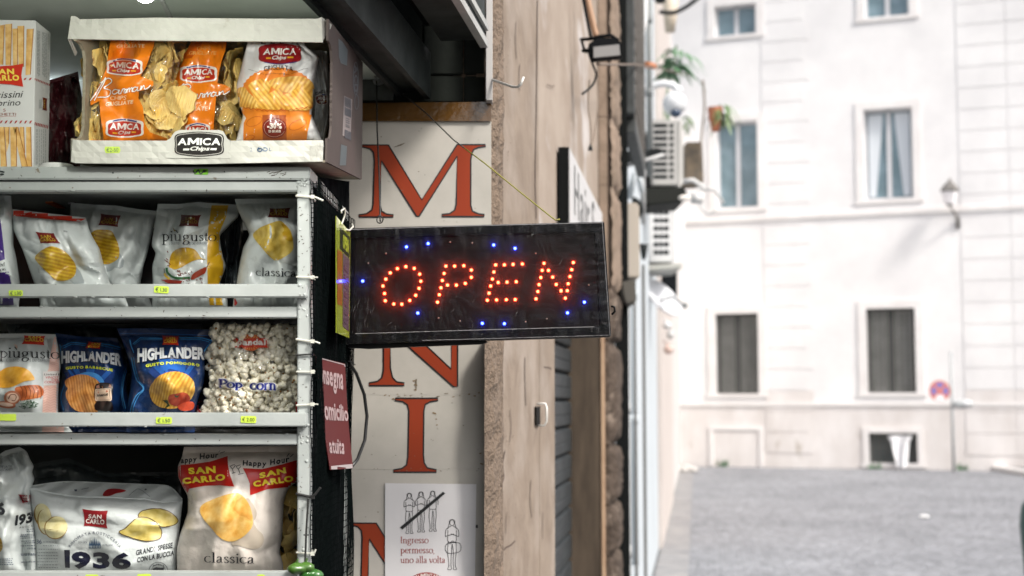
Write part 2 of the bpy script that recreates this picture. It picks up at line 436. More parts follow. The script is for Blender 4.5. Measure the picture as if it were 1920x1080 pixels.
b = MB(); b.prism([(-2.6, 0.2, 2.30), (-0.629, 0.2, 2.30), (-0.262, 3.045, 2.30), (-2.6, 3.045, 2.30)], (0, 0, 0.12))
o = b.build('ceiling', MCEIL); tag(o, kind='structure')
# a steel channel runs along the edge of the ceiling, a dark slot lies behind the fascia
b = MB()
b.prism([P(615, 0, 2.47), P(690, 0, 2.47), P(690, 0, 2.47) + Vector((0, 0, .10)), P(615, 0, 2.47) + Vector((0, 0, .10))], (0, 0, 0)) if False else None
def along(x0, x1, z0, z1, y0, y1, m, name, parent=None, bevel=0):
    """bar parallel to the facade; x given at depth 2.47"""
    bb = MB(); k = 0.129
    bb.prism([(x0 + k * (y0 - 2.47), y0, z0), (x1 + k * (y0 - 2.47), y0, z0), (x1 + k * (y0 - 2.47), y0, z1), (x0 + k * (y0 - 2.47), y0, z1)], (k * (y1 - y0), y1 - y0, 0))
    return bb.build(name, m, parent, bevel=bevel)
beam = thing('steel_beam', 'dark grey steel channel beam along the right edge of the pale shop ceiling', 'beam', (-0.3, 2.4, 2.26))
along(-0.322, -0.312, 2.262, 2.36, 0.2, 3.04, MSTEEL, 'flange', beam)
along(-0.312, -0.262, 2.275, 2.285, 0.2, 3.04, MSTEEL, 'web', beam)
along(-0.262, -0.250, 2.258, 2.36, 0.2, 3.04, MSTEEL, 'flange', beam)
o = along(-0.25, 0.02, 3.1, 3.2, 0.2, 3.04, MBLACK, 'slot_roof'); tag(o, kind='structure')
o = along(-0.262, -0.252, 2.42, 3.1, 0.2, 3.04, MBLACK, 'slot_wall'); tag(o, kind='structure')
# the pale strip glued to the ceiling
b = MB(); b.tube([P(272 + 26, -8, 2.45), PZ(303, 0, 2.295), PZ(318, 30, 2.295), PZ(330, 55, 2.295)], 0.004, 6)
o = b.build('ceiling_conduit', mat('white_plastic', (0.7, 0.72, 0.70), rough=0.4)); tag(o, 'thin pale conduit running along the shop ceiling above the open carton', 'conduit')
lp = P(272, -19, 1.9)
lt = thing('pendant_lamp', 'small bare round lit bulb hanging from the shop ceiling above the open carton', 'lamp', lp)
b = MB(); b.ball(lp, .0168, n=20, m=14); b.build('bulb', mat('lamp_glow', (0.9, 0.95, 0.9), emit=(1.0, 0.99, 0.93), estr=9), lt, smooth=True)
b = MB(); b.tube([lp + Vector((0, 0, .0165)), lp + Vector((0, 0, .045))], .010, 14); b.build('socket', mat('white_plastic', (0.7, 0.72, 0.70), rough=0.4), lt)
b = MB(); b.tube([lp + Vector((0, 0, .045)), (lp.x, lp.y, 2.299)], .002, 6); b.build('cord', mat('white_plastic', (0.7, 0.72, 0.70), rough=0.4), lt)
ld = bpy.data.lights.new('pendant_lamp_light', 'POINT'); ld.shadow_soft_size = 0.022; ld.energy = 3.0; ld.color = (1.0, 0.985, 0.90)
lo = bpy.data.objects.new('pendant_lamp_light', ld); C.objects.link(lo); lo.location = lp - Vector((0, 0, .042)); lo.parent = None

b = MB(); b.box((-2.6, 3.05, 0), (P(900, 600, 3.05).x, 3.25, 2.05)); o = b.build('back_wall', MWALL); tag(o, kind='structure')
b = MB(); b.box((-2.6, 3.05, 2.0), (-0.46, 3.25, 3.3)); o = b.build('back_wall', MWALL); tag(o, kind='structure')
b = MB(); b.box((-2.75, 0.2, 0), (-2.6, 3.25, 3.3)); o = b.build('side_wall', MWALL); tag(o, kind='structure')
lpn = thing('glowing_wall_patch', 'bright wall patch made to glow, added to brighten the ceiling, glimpsed between the breadstick box and the carton', 'wall patch', P(100, 175, 3.03))  # lit piece of wall made emissive, added to brighten the rear ceiling
k = MB(); k.prism([P(-60, 185, 3.03), P(142, 185, 3.03), P(142, 137, 3.03), P(93, 104, 3.03), P(30, 62, 3.03), P(-60, 62, 3.03)], (0, .015, 0)); k.build('glowing_face', mat('wall_patch_glow', (0.8, 0.82, 0.85), emit=(0.86, 0.92, 1.0), estr=.9), lpn)
# dark masonry over the lettered panel: stone blocks with recessed joints
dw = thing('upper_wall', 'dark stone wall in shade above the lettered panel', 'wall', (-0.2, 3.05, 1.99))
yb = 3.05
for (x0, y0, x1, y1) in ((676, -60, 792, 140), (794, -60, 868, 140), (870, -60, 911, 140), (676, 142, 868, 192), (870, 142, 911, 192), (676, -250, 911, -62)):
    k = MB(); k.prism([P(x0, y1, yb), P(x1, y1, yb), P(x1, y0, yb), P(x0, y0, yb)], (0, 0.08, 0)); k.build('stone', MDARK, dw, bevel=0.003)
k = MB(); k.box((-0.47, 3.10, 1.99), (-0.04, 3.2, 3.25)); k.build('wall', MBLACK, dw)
# pale patch with a bolt, left of the dark column, carrying the wires
k = MB(); k.bpx(660, 135, 737, 188, 3.035, 0.012); o = k.build('mounting_board', mat('dirty_board', (0.12, 0.13, 0.12), rough=0.7, col2=(0.07, 0.08, 0.07), nscale=10)); tag(o, 'dirty pale mounting board behind the beam end holding the wire bolt', 'board')
bolt = MB(); c0 = P(709, 147, 3.02); bolt.tube([c0 - Vector((0, .02, 0)), c0 + Vector((0, .02, 0))], 0.008, 6); bolt.tube([c0 + Vector((0, .008, 0)), c0 + Vector((0, .012, 0))], 0.013, 14)
o = bolt.build('bolt', mat('zinc', (0.45, 0.46, 0.46), rough=0.35, metal=0.9), smooth=False); tag(o, 'zinc bolt on the dirty board holding the hanging wires', 'bolt')
k = MB(); pc = [P(775, 92, 2.95), P(803, 85, 2.95), P(806, 105, 2.95), P(800, 112, 2.95), P(778, 112, 2.95)]; k.prism(pc, (0, .03, 0))
o = k.build('clear_clip', film_mat('cloudy_film', gloss=0.2, base=0.12), bevel=0.004); tag(o, 'small cloudy plastic clip in the dark slot beside the steel beam', 'clip')

# fascia box over the opening, with white frame lines underneath
fs = thing('fascia_box', 'dark sign box with white metal edge over the shop opening at top', 'fascia', (-0.1, 2.5, 2.35))
def fbar(name, s0, s1, z0, z1, o0, o1, m, parent, bevel=0):
    bb = MB(); bb.prism([FW(s0, z0, o0), FW(s0, z0, o1), FW(s0, z1, o1), FW(s0, z1, o0)], FW(s1, z0, o0) - FW(s0, z0, o0)); return bb.build(name, m, parent, bevel=bevel)
MWHT = mat('white_enamel', (0.42, 0.42, 0.40), rough=0.5, col2=(0.30, 0.30, 0.29), nscale=12)
fbar('box_body', 0.2, 2.95, 2.366, 3.3, -0.10, -0.006, MSTEEL, fs)
fbar('edge_strip', 0.2, 2.955, 2.350, 2.3655, -0.016, 0.0, MWHT, fs)
fbar('edge_strip', 0.2, 2.955, 2.386, 2.400, -0.0055, 0.001, MWHT, fs)
k = MB(); k.bpx(895, -30, 911, 22, 3.0, 0.03); o = k.build('yellow_tile', mat('marble_yellow', (0.5, 0.33, 0.13), rough=0.5, col2=(0.62, 0.52, 0.36), nscale=60)); tag(o, 'small veined yellow stone chip wedged beside the white corner strip', 'stone')
cs = MB(); cs.prism([P(911, 188, 2.985), P(923, 188, 2.985), P(923, -60, 2.985), P(911, -60, 2.985)], (0, 0.05, 0))
o = cs.build('corner_strip', mat('aluminium_strip', (0.55, 0.53, 0.52), rough=0.5, col2=(0.42, 0.41, 0.40), nscale=10, stretch=(1, 1, .2)), bevel=0.001); tag(o, 'pale metal corner strip running up beside the rough stone edge', 'trim')
hk = MB(); hk.tube([P(922, 149, 2.99), P(962, 163, 2.90), P(971, 163, 2.885), P(976, 159, 2.88), P(982, 144, 2.88)], 0.0028, 8)
o = hk.build('wall_hook', mat('bright_steel', (0.62, 0.61, 0.58), rough=0.35, metal=.35), smooth=True); tag(o, 'bent bright steel hook sticking out of the corner strip over the stone', 'hook')

# ---- lettered panel
PY = 3.02
MPAN = mat('panel_sheet', (0.50, 0.475, 0.43), rough=0.5, spec=.3, col2=(0.42, 0.40, 0.36), nscale=7, ndet=9, coat=0.15, col3=(0.22, 0.20, 0.17), n3=(70.0, 0.70, 0.76))
pn = thing('lettered_panel', 'tall white panel with large orange red serif letters beside the stone wall', 'sign', P(790, 1080, PY))
for (y0, y1) in ((226, 424), (424.2, 583), (583.2, 740.6), (740.8, 880.6), (880.8, 1280)):
    k = MB(); k.prism([P(600, y1 - .1, PY), P(921, y1 - .1, PY), P(921, y0, PY), P(600, y0, PY)], (0, 0.02, 0)); k.build('sheet', MPAN, pn)
pbv = bvh_of(*[c for c in pn.children])
MLET = mat('letter_orange_red', (0.285, 0.042, 0.014), rough=0.5, spec=.2, col2=(0.26, 0.038, 0.015), nscale=5)
MOUT = ink(22, 22, 24)
Mpts = [(202,699),(330,699),(491,963),(661,697),(798,697),(798,706),(765,710),(742,720),(733,738),(727,770),(727,990),(735,1018),(765,1031),(792,1034),(792,1044),(588,1044),(588,1034),(625,1030),(650,1012),(657,985),(662,752),(478,1043),(466,1043),(296,775),(290,990),(297,1018),(320,1032),(354,1036),(354,1046),(188,1046),(188,1036),(225,1030),(250,1012),(256,985),(262,770),(258,735),(240,716),(202,708)]
Mp = [(600 + x / 2.571, y / 2.571) for x, y in Mpts]
Ip = [(560 + x / 2.454, 640 + y / 2.454) for x, y in [(444,262),(641,262),(641,272),(605,278),(583,290),(576,320),(574,520),(578,560),(592,582),(634,591),(634,602),(436,602),(436,592),(475,585),(497,568),(503,530),(507,320),(500,292),(480,278),(444,272)]]
Np = [(700,588),(735,588),(846,692),(847,606),(842,596),(828,592),(828,588),(872,588),(872,592),(862,596),(858,608),(858,725),(850,725),(732,620),(732,690),(736,708),(744,716),(758,718),(758,723),(692,723),(692,718),(708,715),(716,708),(719,694),(719,604),(714,594),(700,592)]
def letter(pts, dx, dy, clip=None):
    q = [(x + dx, y + dy) for x, y in pts]
    o = decal('letter', poly(q), MLET, pn, pbv, 1, 60)
    decal('letter_outline', ribbon(q, 2.8, True), MOUT, pn, pbv, 2, 60)
letter(Mp, 0, 0); letter(Ip, 0, -319); letter(Np, 0, 0); letter(Ip, 0, 0); letter(Mp, -22.8, 709)
# grime marks and old tape traces on the panel
rr = random.Random(5)
sm = []
for i in range(46):
    x = rr.uniform(690, 900); y = rr.choice([rr.uniform(736, 746), rr.uniform(878, 884), rr.uniform(700, 1000), rr.uniform(240, 420)])
    sm.append(poly(ell(x, y, rr.uniform(.5, 4.5 if 735 < y < 747 else 2.0), rr.uniform(.4, 1.1), rr.uniform(-.4, .4), 8, .3, i)))
sm.append(poly([(737, 276), (752, 270), (760, 268), (752, 273), (744, 275)])); sm.append(poly([(778, 712), (782, 710), (781, 730), (779, 732)]))
decal('grime_mark', merge(*sm), mat('grime', (0.16, 0.13, 0.09), rough=0.8), pn, pbv, 1, 0)
st_ = []
for (x, y) in ((815, 775), (818, 786), (819, 797), (776, 714), (780, 722), (779, 731), (738, 748), (850, 744), (862, 742), (880, 739), (890, 742), (722, 741), (730, 742), (745, 740), (760, 741), (770, 742), (898, 736), (903, 870), (901, 850)):
    st_.append(poly(ell(x, y, rr.uniform(1.2, 4.5), rr.uniform(.6, 1.6), rr.uniform(-.3, .3), 9, .35, int(x + y))))
decal('stain', merge(*st_), mat('stain_brown', (0.20, 0.13, 0.06), rough=.8), pn, pbv, 1, 0)
# brown packing tape along the top edge
k = MB(); k.prism([P(676, 227, PY - .006), P(921, 227, PY - .006), P(921, 191, PY - .006), P(676, 193, PY - .006)], (0, 0.004, 0)); tp = k.build('packing_tape', mat('brown_tape', (0.10, 0.048, 0.012), rough=0.12, coat=0.8, bump=0.5, bscale=30, bdist=0.006)); tag(tp, 'strip of glossy brown packing tape along the top of the lettered panel', 'tape')
# ---- paper notice
nt_ = thing('paper_notice', 'white paper notice with line drawings of people and red serif text', 'notice', P(808, 1080, PY - .004))
k = MB(); k.prism([P(722, 1200, PY - .004), P(889, 1200, PY - .004), P(893, 908, PY - .004), P(722, 906, PY - .004)], (0, 0.0025, 0)); pp = k.build('paper', mat('paper', (0.70, 0.69, 0.70), rough=0.6, col2=(0.64, 0.63, 0.64), nscale=5), nt_)
nbv = bvh_of(pp)
def N6(pts): return [(560 + x / 2.454, 640 + y / 2.454) for x, y in pts]
def person(sc, ox, oy, arms=0, bagf=False):
    f = lambda pts, w=1.0, cl=False: ribbon([(ox + x * sc, oy + y * sc) for x, y in cat(pts, cl)], w, cl)
    sh = [f([(0, -4), (5, 0), (6, 8), (0, 13), (-6, 8), (-5, 0)], 1.0, True), f([(-6, 0), (-9, 10), (-12, 22)]), f([(6, 0), (9, 10), (12, 22)]), f([(0, -5), (-7, -2), (-8, 8)]), f([(0, -5), (7, -2), (8, 8)]),
          f([(-3, 14), (-12, 19), (-18, 26), (-19, 44)]), f([(3, 14), (12, 19), (18, 26), (19, 44)]), f([(-12, 26), (-12, 44), (-11, 58), (0, 60), (11, 58), (12, 44), (12, 26)]),
          f([(-11, 58), (-13, 85), (-10, 112), (-9, 130)]), f([(0, 64), (-2, 90), (-3, 112), (-3, 130)]), f([(11, 58), (12, 85), (9, 112), (10, 130)]), f([(1, 66), (4, 90), (3, 112), (4, 130)]),
          f([(-10, 130), (-12, 137), (-3, 137), (-2, 130)]), f([(4, 130), (4, 137), (13, 137), (10, 130)]), f([(-12, 60), (12, 60)], .8)]
    if arms: sh += [f([(-19, 44), (-8, 40), (6, 36)]), f([(19, 44), (8, 40), (-4, 36)])]
    if bagf: sh += [f([(-16, 66), (20, 62), (22, 86), (-14, 90)], 1.0, True), f([(-6, 66), (0, 56), (10, 62)])]
    return merge(*sh)
dk = ink(30, 30, 32, 0.6)
s1 = .52
for i, (cx, cy) in enumerate(((509, 700), (563, 694), (617, 690))):
    x, y = 560 + cx / 2.454, 640 + cy / 2.454
    decal('figure_drawing', person(.53, x, y + 2, i != 2), dk, nt_, nbv, 1, 40)
x, y = 560 + 706 / 2.454, 640 + 825 / 2.454
decal('figure_drawing', person(.66, x, y + 1, 1, True), dk, nt_, nbv, 1, 40)
decal('black_stroke', poly(N6([(466, 856), (664, 692), (675, 700), (478, 866)])), ink(20, 20, 22, 0.6), nt_, nbv, 3, 60)
dred = ink(150, 38, 30, 0.6)
for s, x0, x1, yb_, in (('Ingresso', 469, 598, 929), ('permesso,', 469, 624, 975), ('uno alla volta', 469, 674, 1020)):
    g = serif(s, .17, .06); a, bb_, c, d = bbox(g); sc_ = 21.0 / 1.0
    k_ = (x1 - x0) / (c - a)
    sh = xf(g, lambda X, Y: (560 + (x0 + (X - a) * k_) / 2.454, 640 + (yb_ + Y * 20.0) / 2.454))
    decal('lettering', sh, dred, nt_, nbv, 1, 30)
decal('red_seal', poly(ell(800, 1105, 40, 32)), dred, nt_, nbv, 1, 60)
decal('seal_lettering', arc_map(fit(text('ALIMENTARI', 'b'), (778, 1079, 824, 1086)), 4), ink(225, 215, 210), nt_, nbv, 2, 30)
decal('dark_mark', poly([(892, 984), (896, 984), (896, 990), (892, 990)]), dk, pn, pbv, 2, 0)

# ================================================================== display rack
WHT = mat('rack_white_paint', (0.45, 0.48, 0.47), rough=0.42, spec=.3, col2=(0.37, 0.40, 0.39), nscale=9, ndet=9, coat=0.15, bump=0.25, bscale=28, bdist=0.003, col3=(0.20, 0.17, 0.13), n3=(75.0, 0.685, 0.72))
RY = 2.30
rack = thing('display_rack', 'white painted metal display rack filled with bags of crisps', 'rack', (-0.75, 2.5, 0))
def rail(x0, y0, x1, y1, Y=RY, D=.03, name='rail'):
    k = MB(); k.bpx(x0, y0, x1, y1, Y, D); return k.build(name, WHT, rack, bevel=0.0018)
rails = [rail(-180, 312.5, 581, 336.5, 2.296, .55), rail(-180, 340, 559, 358.5, 2.303, .03)]
for (a, c, e, g) in ((532.5, 557.5, 575, 596), (773.5, 800, 814.5, 834.5), (1071.5, 1098, 1112, 1132)):
    rails += [rail(-180, a, 575 if a < 1000 else 557, c, 2.286, .018), rail(-180, e, 558, g, 2.302, .03)]
k = MB(); pb = P(557, 1085, RY); pt = P(557, 337.5, RY); pb2 = P(579, 1085, RY); pt2 = P(582, 337.5, RY)
def ext(a, b_, z): t = (z - a.z) / (b_.z - a.z); return a + (b_ - a) * t
k.prism([ext(pt, pb, 0), ext(pt2, pb2, 0), pt2, pt], (0, .035, 0)); k.build('post', WHT, rack, bevel=0.002)
k = MB(); k.prism([(-0.352, 2.82, 0), (-0.327, 2.82, 0), (-0.327, 2.82, 1.95), (-0.352, 2.82, 1.95)], (0, .03, 0)); k.build('post', WHT, rack, bevel=0.002)
k = MB(); k.box((-1.2, 2.30, 0), (-1.17, 2.335, 1.95)); k.build('post', WHT, rack, bevel=0.002)
MBOARD = mat('shelf_board', (0.30, 0.31, 0.30), rough=0.5, col2=(0.2, 0.2, 0.2), nscale=6)
ZS = {1: P(0, 575, 2.30).z, 2: P(0, 814.5, 2.30).z, 3: P(0, 1112, 2.30).z, 0: P(0, 312.5, 2.296).z}
for i in (1, 2, 3):
    k = MB(); k.box((-1.165, 2.334, ZS[i] - .014), (-0.353, 2.81, ZS[i] - .001)); k.build('shelf_board', MBOARD, rack)
k = MB(); k.box((-1.17, 2.86, 0.4), (-0.33, 2.868, 1.95)); k.build('back_panel', mat('rack_back', (0.035, 0.04, 0.04), rough=0.7), rack)
# lumps of weld and chipped paint on the front
MCH = mat('chipped_paint', (0.05, 0.035, 0.025), rough=0.8)
rbv = bvh_of(*[c for c in rack.children if c.name.startswith(('rail', 'post'))])
sh = []
for i in range(190):
    t = rr.random()
    if t < .45: x, y = rr.uniform(556, 582), rr.uniform(340, 1070)
    elif t < .7: x, y = rr.choice([rr.uniform(0, 570)]), rr.choice([335.5, 357.5, 557, 596, 800, 834, 532.8, 313])
    else: x, y = rr.uniform(0, 560), rr.choice([rr.uniform(316, 334), rr.uniform(576, 594), rr.uniform(816, 832)])
    w = rr.uniform(.4, 1.6); sh.append(poly(ell(x, y, w * rr.uniform(.6, 2.0), w * .6, rr.uniform(-1.5, 1.5), 7, .4, i)))
for i in range(9): x = 500 + i * 4.2; y = 323 + (i * 7 % 5) * 1.6; sh.append(ribbon([(x, y), (x + rr.uniform(3, 9), y - rr.uniform(1, 4))], rr.uniform(.7, 1.8)))
decal('paint_chips', merge(*sh), MCH, rack, rbv, 0, 0)
k = MB()
for i in range(60):
    x = rr.uniform(557, 581); y = rr.choice([rr.uniform(336, 350), rr.uniform(545, 600), rr.uniform(790, 830), rr.uniform(340, 1070)])
    h_ = rbv.ray_cast(EYE, ray(x, y))
    if h_[0]: k.ball(h_[0] + Vector((0, .0006, 0)), rr.uniform(.0012, .0034), n=7, m=5, sy=.6)
for i in range(26):
    x = rr.uniform(0, 556); y = rr.choice([357.5, 556.8, 575.6, 799.5, 815, 339])
    h_ = rbv.ray_cast(EYE, ray(x, y))
    if h_[0]: k.ball(h_[0], rr.uniform(.0008, .002), n=6, m=4, sx=rr.uniform(1, 3))
tag(k.build('paint_drips', WHT, rack, smooth=True), kind='stuff')
# price tags
def ptag(x0, y0, x1, y1, s, rot=0.0, col=(198, 224, 78), blob=False, inkc=(40, 60, 90)):
    cx, cy = (x0 + x1) / 2, (y0 + y1) / 2; c_, s_ = math.cos(rot), math.sin(rot)
    R_ = lambda x, y: (cx + (x - cx) * c_ - (y - cy) * s_, cy + (x - cx) * s_ + (y - cy) * c_)
    w = x1 - x0; pts = [(x0 + 2, y0), (x0 + w * .3, y0 + .6), (x0 + w * .36, y0), (x1 - 2, y0), (x1, y0 + 3), (x1 - 1, cy), (x1, y1 - 3), (x1 - 2, y1), (x0 + w * .36, y1), (x0 + w * .3, y1 - .6), (x0 + 2, y1), (x0, y1 - 3), (x0 + 1, cy), (x0, y0 + 3)]
    t = decal('price_tag', poly([R_(*p) for p in pts]), ink(*col, 55), rack, rbv, 2, 0)
    if s and t:
        g = fit(text(s, 'r', .1), (x0 + w * .12, cy - 3.6, x1 - w * .12, cy + 3.6)); g = xf(g, R_)
        d_ = decal('price', g, ink(*inkc, 60), t, rbv, 4, 0)
ptag(16, 544, 43.5, 555.5, '€ 1.30', -.02); ptag(288.5, 536.5, 317, 549.5, '€ 1.30', .06); ptag(-2, 776, 31, 789, ''); ptag(292, 782, 323, 794.5, '€ 1.50'); ptag(451, 780, 481, 793, '€ 2.00', 0.02, inkc=(25, 25, 25))
ptag(363, 316.5, 391, 327.5, '', 0, (120, 190, 60)); ptag(160, 1077, 185, 1090, ''); ptag(257, 1076, 284, 1088, ''); ptag(482, 1077, 497, 1088, '')
decal('scribble', merge(ribbon(cat([(362, 320), (366, 325), (372, 319), (376, 326), (382, 322), (388, 320)]), 2.4), poly(ell(383, 321, 3, 2.5))), ink(25, 35, 25), rack, rbv, 4, 0)
decal('scribble', merge(ribbon([(0, 321), (9, 323)], 2.2), poly(ell(4, 327, 4, 1.6)), poly(ell(212, 324, 1.4, 1.6)), poly(ell(421, 322, 1.2, 1.5))), ink(30, 40, 40), rack, rbv, 4, 0)
# cable ties round the post
MTIE = mat('tie_white', (0.62, 0.62, 0.55), rough=0.4); MTIEB = mat('tie_black', (0.02, 0.02, 0.02), rough=0.4)
def tie(y, dy, m, tail, r=.0016, x0=556.5, x1=583):
    k = MB(); a = P(x0, y, 2.297); c = P(x1, y + dy, 2.297); D = Vector((0, .045, 0))
    k.tube([a - Vector((0, .0, 0)), c, c + D, a + D, a], r, 6)
    if tail:
        k.tube([P(x1, y + dy, 2.296)] + [P(tx, ty, 2.29) for tx, ty in tail], r * .8, 5)
        q = P(x1 + 3, y + dy, 2.292); k.box(q - Vector((.003, .002, .003)), q + Vector((.003, .002, .003)))
    k.build('cable_tie', m, rack)
tie(367, 2, MTIE, [(592, 370), (606, 376)], .0022); tie(519, 1, MTIE, [(588, 520), (596, 520)]); tie(636, 4, MTIE, [(592, 641), (600, 644)], .002); tie(666, -2, MTIEB, None, .0015)
tie(697, 0, MTIE, [(590, 696)]); tie(760, -2, MTIE, [(596, 758)], .0016); tie(926, 6, MTIEB, [(590, 928), (601, 914)], .0024); tie(1036, 2, MTIE, [(590, 1036), (592, 1030)])
k = MB(); k.tube([P(578, 935, 2.29), P(574, 1000, 2.288), P(572, 1055, 2.285)], .0018, 6); k.tube([P(569, 1003, 2.287), P(579, 1003, 2.287)], .0012, 5); k.build('hanging_string', MTIEB, rack)

# ---- plastic net on the rack's side, as real strands
NETC = mat('net_green_black', (0.0035, 0.005, 0.005), rough=.7, spec=0.0)
k = MB(); rn = random.Random(3)
sideX = -0.3255
def netpt(u, z):      # u 0..1 front to back
    wob = .006 * math.sin(u * 9 + z * 5) + .005 * math.sin(z * 17 + u * 4) + .004 * mnoise.noise(Vector((u * 5, z * 6, 1)))
    return Vector((sideX + .004 + .5 * wob + .004, 2.30 + .56 * u, z))
zt, zb = 1.97, 1.22
NUn, NVn = 34, 60
grid = [[netpt(i / NUn, zt + (zb - zt) * j / (NVn)) + Vector((0, rn.uniform(-.0016, .0016), rn.uniform(-.0016, .0016))) for j in range(NVn + 1)] for i in range(NUn + 1)]
r_ = .0009
for i in range(NUn + 1): k.tube(grid[i], r_, 3, False)
for j in range(NVn + 1): k.tube([grid[i][j] for i in range(NUn + 1)], r_, 3, False)
# ragged front fold of the net beside the post
for jj in range(3):
    pts = [P(584 + jj * 5 + 2 * math.sin(y * .03 + jj) + rn.uniform(-1, 1), y, 2.30 + .006 * jj) for y in range(340, 1085, 9)]; k.tube(pts, .001, 3, False)
for y in range(345, 1085, 9): k.tube([P(583, y, 2.30), P(597 + rn.uniform(-3, 2), y + rn.uniform(-4, 4), 2.315)], .0009, 3, False)
tag(k.build('side_net', NETC, rack), kind='stuff')

# ================================================================== bags: pillow shapes with folds
def resamp(pts, n):
    p = np.array(pts, float); d = np.r_[0, np.cumsum(np.linalg.norm(np.diff(p, axis=0), axis=1))]; t = np.linspace(0, d[-1], n)
    return np.c_[np.interp(t, d, p[:, 0]), np.interp(t, d, p[:, 1])]
def smoothl(a, k=2):
    for _ in range(k):
        q = a.copy(); q[1:-1] = (a[:-2] + 2 * a[1:-1] + a[2:]) / 4; a = q
    return a
def folds(U, V, seed, n=7, fmin=.8, fmax=3.0):
    r = np.random.RandomState(seed); h = np.zeros_like(U)
    for i in range(n):
        a = r.uniform(0, math.pi); f = r.uniform(fmin, fmax); ph = r.uniform(0, 1); wa, wb = r.uniform(1, 3, 2); wp = r.uniform(0, 6, 2)
        x = (U * math.cos(a) + V * math.sin(a)) * f + ph + .12 * np.sin(U * wa * 3 + wp[0]) + .12 * np.sin(V * wb * 3 + wp[1])
        tri = np.abs((x % 1) - .5) * 2
        mu, mv, ms = r.uniform(0, 1, 3); mk = np.exp(-(((U - mu) / .33) ** 2 + ((V - mv) / .33) ** 2))
        h += (tri - .5) * mk * r.uniform(.6, 1.4) * (2.0 / f)
    # sharp dents running in from the sides
    for i in range(9):
        side = r.randint(0, 4); t = r.uniform(.08, .92); l = r.uniform(.18, .42); w = r.uniform(.02, .05); sgn = r.choice([-1, 1, 1])
        cu, cv = ((0, t), (1, t), (t, 0), (t, 1))[side]; du, dv = ((1, r.uniform(-.5, .5)), (-1, r.uniform(-.5, .5)), (r.uniform(-.5, .5), 1), (r.uniform(-.5, .5), -1))[side]
        al = (U - cu) * du + (V - cv) * dv; nn = math.hypot(du, dv); al = al / nn; pe = ((U - cu) * -dv + (V - cv) * du) / nn
        h += sgn * .9 * np.exp(-np.abs(pe) / (w + .35 * np.clip(al, 0, 1) * w * 4)) * np.clip(1 - al / l, 0, 1) * (al > -.02)
    return h
def bag_surface(L, R, Yc, bulge, seed, crump, ts=.05, bs=.04, top=None, NU=56, NV=72, tilt=0, fmax=3.0, nf=7, swap=1):
    Lr = smoothl(resamp(L, NV + 1)); Rr = smoothl(resamp(R, NV + 1)); us = np.linspace(0, 1, NU + 1); vs = np.linspace(0, 1, NV + 1)
    U, V = np.meshgrid(us, vs, indexing='ij')
    X = Lr[None, :, 0] * (1 - U) + Rr[None, :, 0] * U; Yp = Lr[None, :, 1] * (1 - U) + Rr[None, :, 1] * U
    if top: Yp = Yp + np.interp(U, np.linspace(0, 1, len(top)), top) * (1 - V) ** 3
    pu = np.clip(1 - np.abs(2 * U - 1) ** 2.4, 0, 1) ** .6
    vv = np.clip((V - ts) / (1 - ts - bs), 0, 1); pv = np.clip(1 - np.abs(2 * vv - 1) ** 2.8, 0, 1) ** .55
    e = np.clip(np.minimum(np.minimum(U, 1 - U) * 9, 1), 0, 1) * np.clip(np.minimum(np.minimum(V, 1 - V) * 9, 1), .15, 1)
    h = folds(U, V, seed, nf, fmax=fmax) + .55 * folds(U, V, seed + 500, 12, 2.5, 7.0)
    pl = (np.abs((U * 7.3 + .4 * np.sin(U * 11 + seed)) % 1 - .5) * 2 - .5) * (np.exp(-np.clip(V - ts, 0, 1) / .10) + np.exp(-np.clip(1 - bs - V, 0, 1) / .10)) * (V > ts) 
    seal = .0008 * np.sin(V * 420) * (V < ts)
    Y = Yc - bulge * pu * pv + e * (crump * h + crump * .5 * pl) + seal + tilt * (1 - V)
    # slight wander of the outline
    return U, V, X, Yp, Y, pu * pv
CRK = 3.1
def make_bag(name, label, cat_, L, R, Yc, bulge, seed, m, crump=.004, back=.05, group=None, shelf=None, part='film', sealm=None, **kw):
    if shelf is not None:
        z = ZS[shelf] + .001; yb_ = 757 - (z - 1.6) * F / Yc
        L = list(L); R = list(R); L[-1] = (L[-1][0], yb_); R[-1] = (R[-1][0], yb_)
    U, V, X, Yp, Y, pp_ = bag_surface(L, R, Yc, bulge, seed, crump * CRK, **kw)
    NU, NV = U.shape[0] - 1, U.shape[1] - 1
    ce = P(float(X.mean()), float(Yp[:, -1].mean()), Yc); root = thing(name, label, cat_, ce, group)
    vs = []; fs_ = []
    for i in range(NU + 1):
        for j in range(NV + 1): vs.append(P(X[i, j], Yp[i, j], Y[i, j]))
    n0 = len(vs)
    for i in range(NU + 1):
        for j in range(NV + 1):
            q = P(X[i, j], Yp[i, j], Yc + tdep(kw.get('tilt', 0), V[i, j])); vs.append(q + Vector((0, back * pp_[i, j] + .0006, 0)))
    g = lambda i, j: i * (NV + 1) + j
    for i in range(NU):
        for j in range(NV):
            fs_.append((g(i, j), g(i, j + 1), g(i + 1, j + 1), g(i + 1, j)))
            fs_.append((n0 + g(i, j), n0 + g(i + 1, j), n0 + g(i + 1, j + 1), n0 + g(i, j + 1)))
    for i in range(NU): fs_ += [(g(i, 0), g(i + 1, 0), n0 + g(i + 1, 0), n0 + g(i, 0)), (g(i, NV), n0 + g(i, NV), n0 + g(i + 1, NV), g(i + 1, NV))]
    for j in range(NV): fs_ += [(g(0, j), n0 + g(0, j), n0 + g(0, j + 1), g(0, j + 1)), (g(NU, j), g(NU, j + 1), n0 + g(NU, j + 1), n0 + g(NU, j))]
    o = add(part, vs, fs_, m, root, smooth=True)
    try: o.data.set_sharp_from_angle(angle=math.radians(50))
    except Exception: pass
    bv = BVHTree.FromPolygons(vs, [f for k_, f in enumerate(fs_)])
    return root, bv
def tdep(t, v): return t * (1 - v)
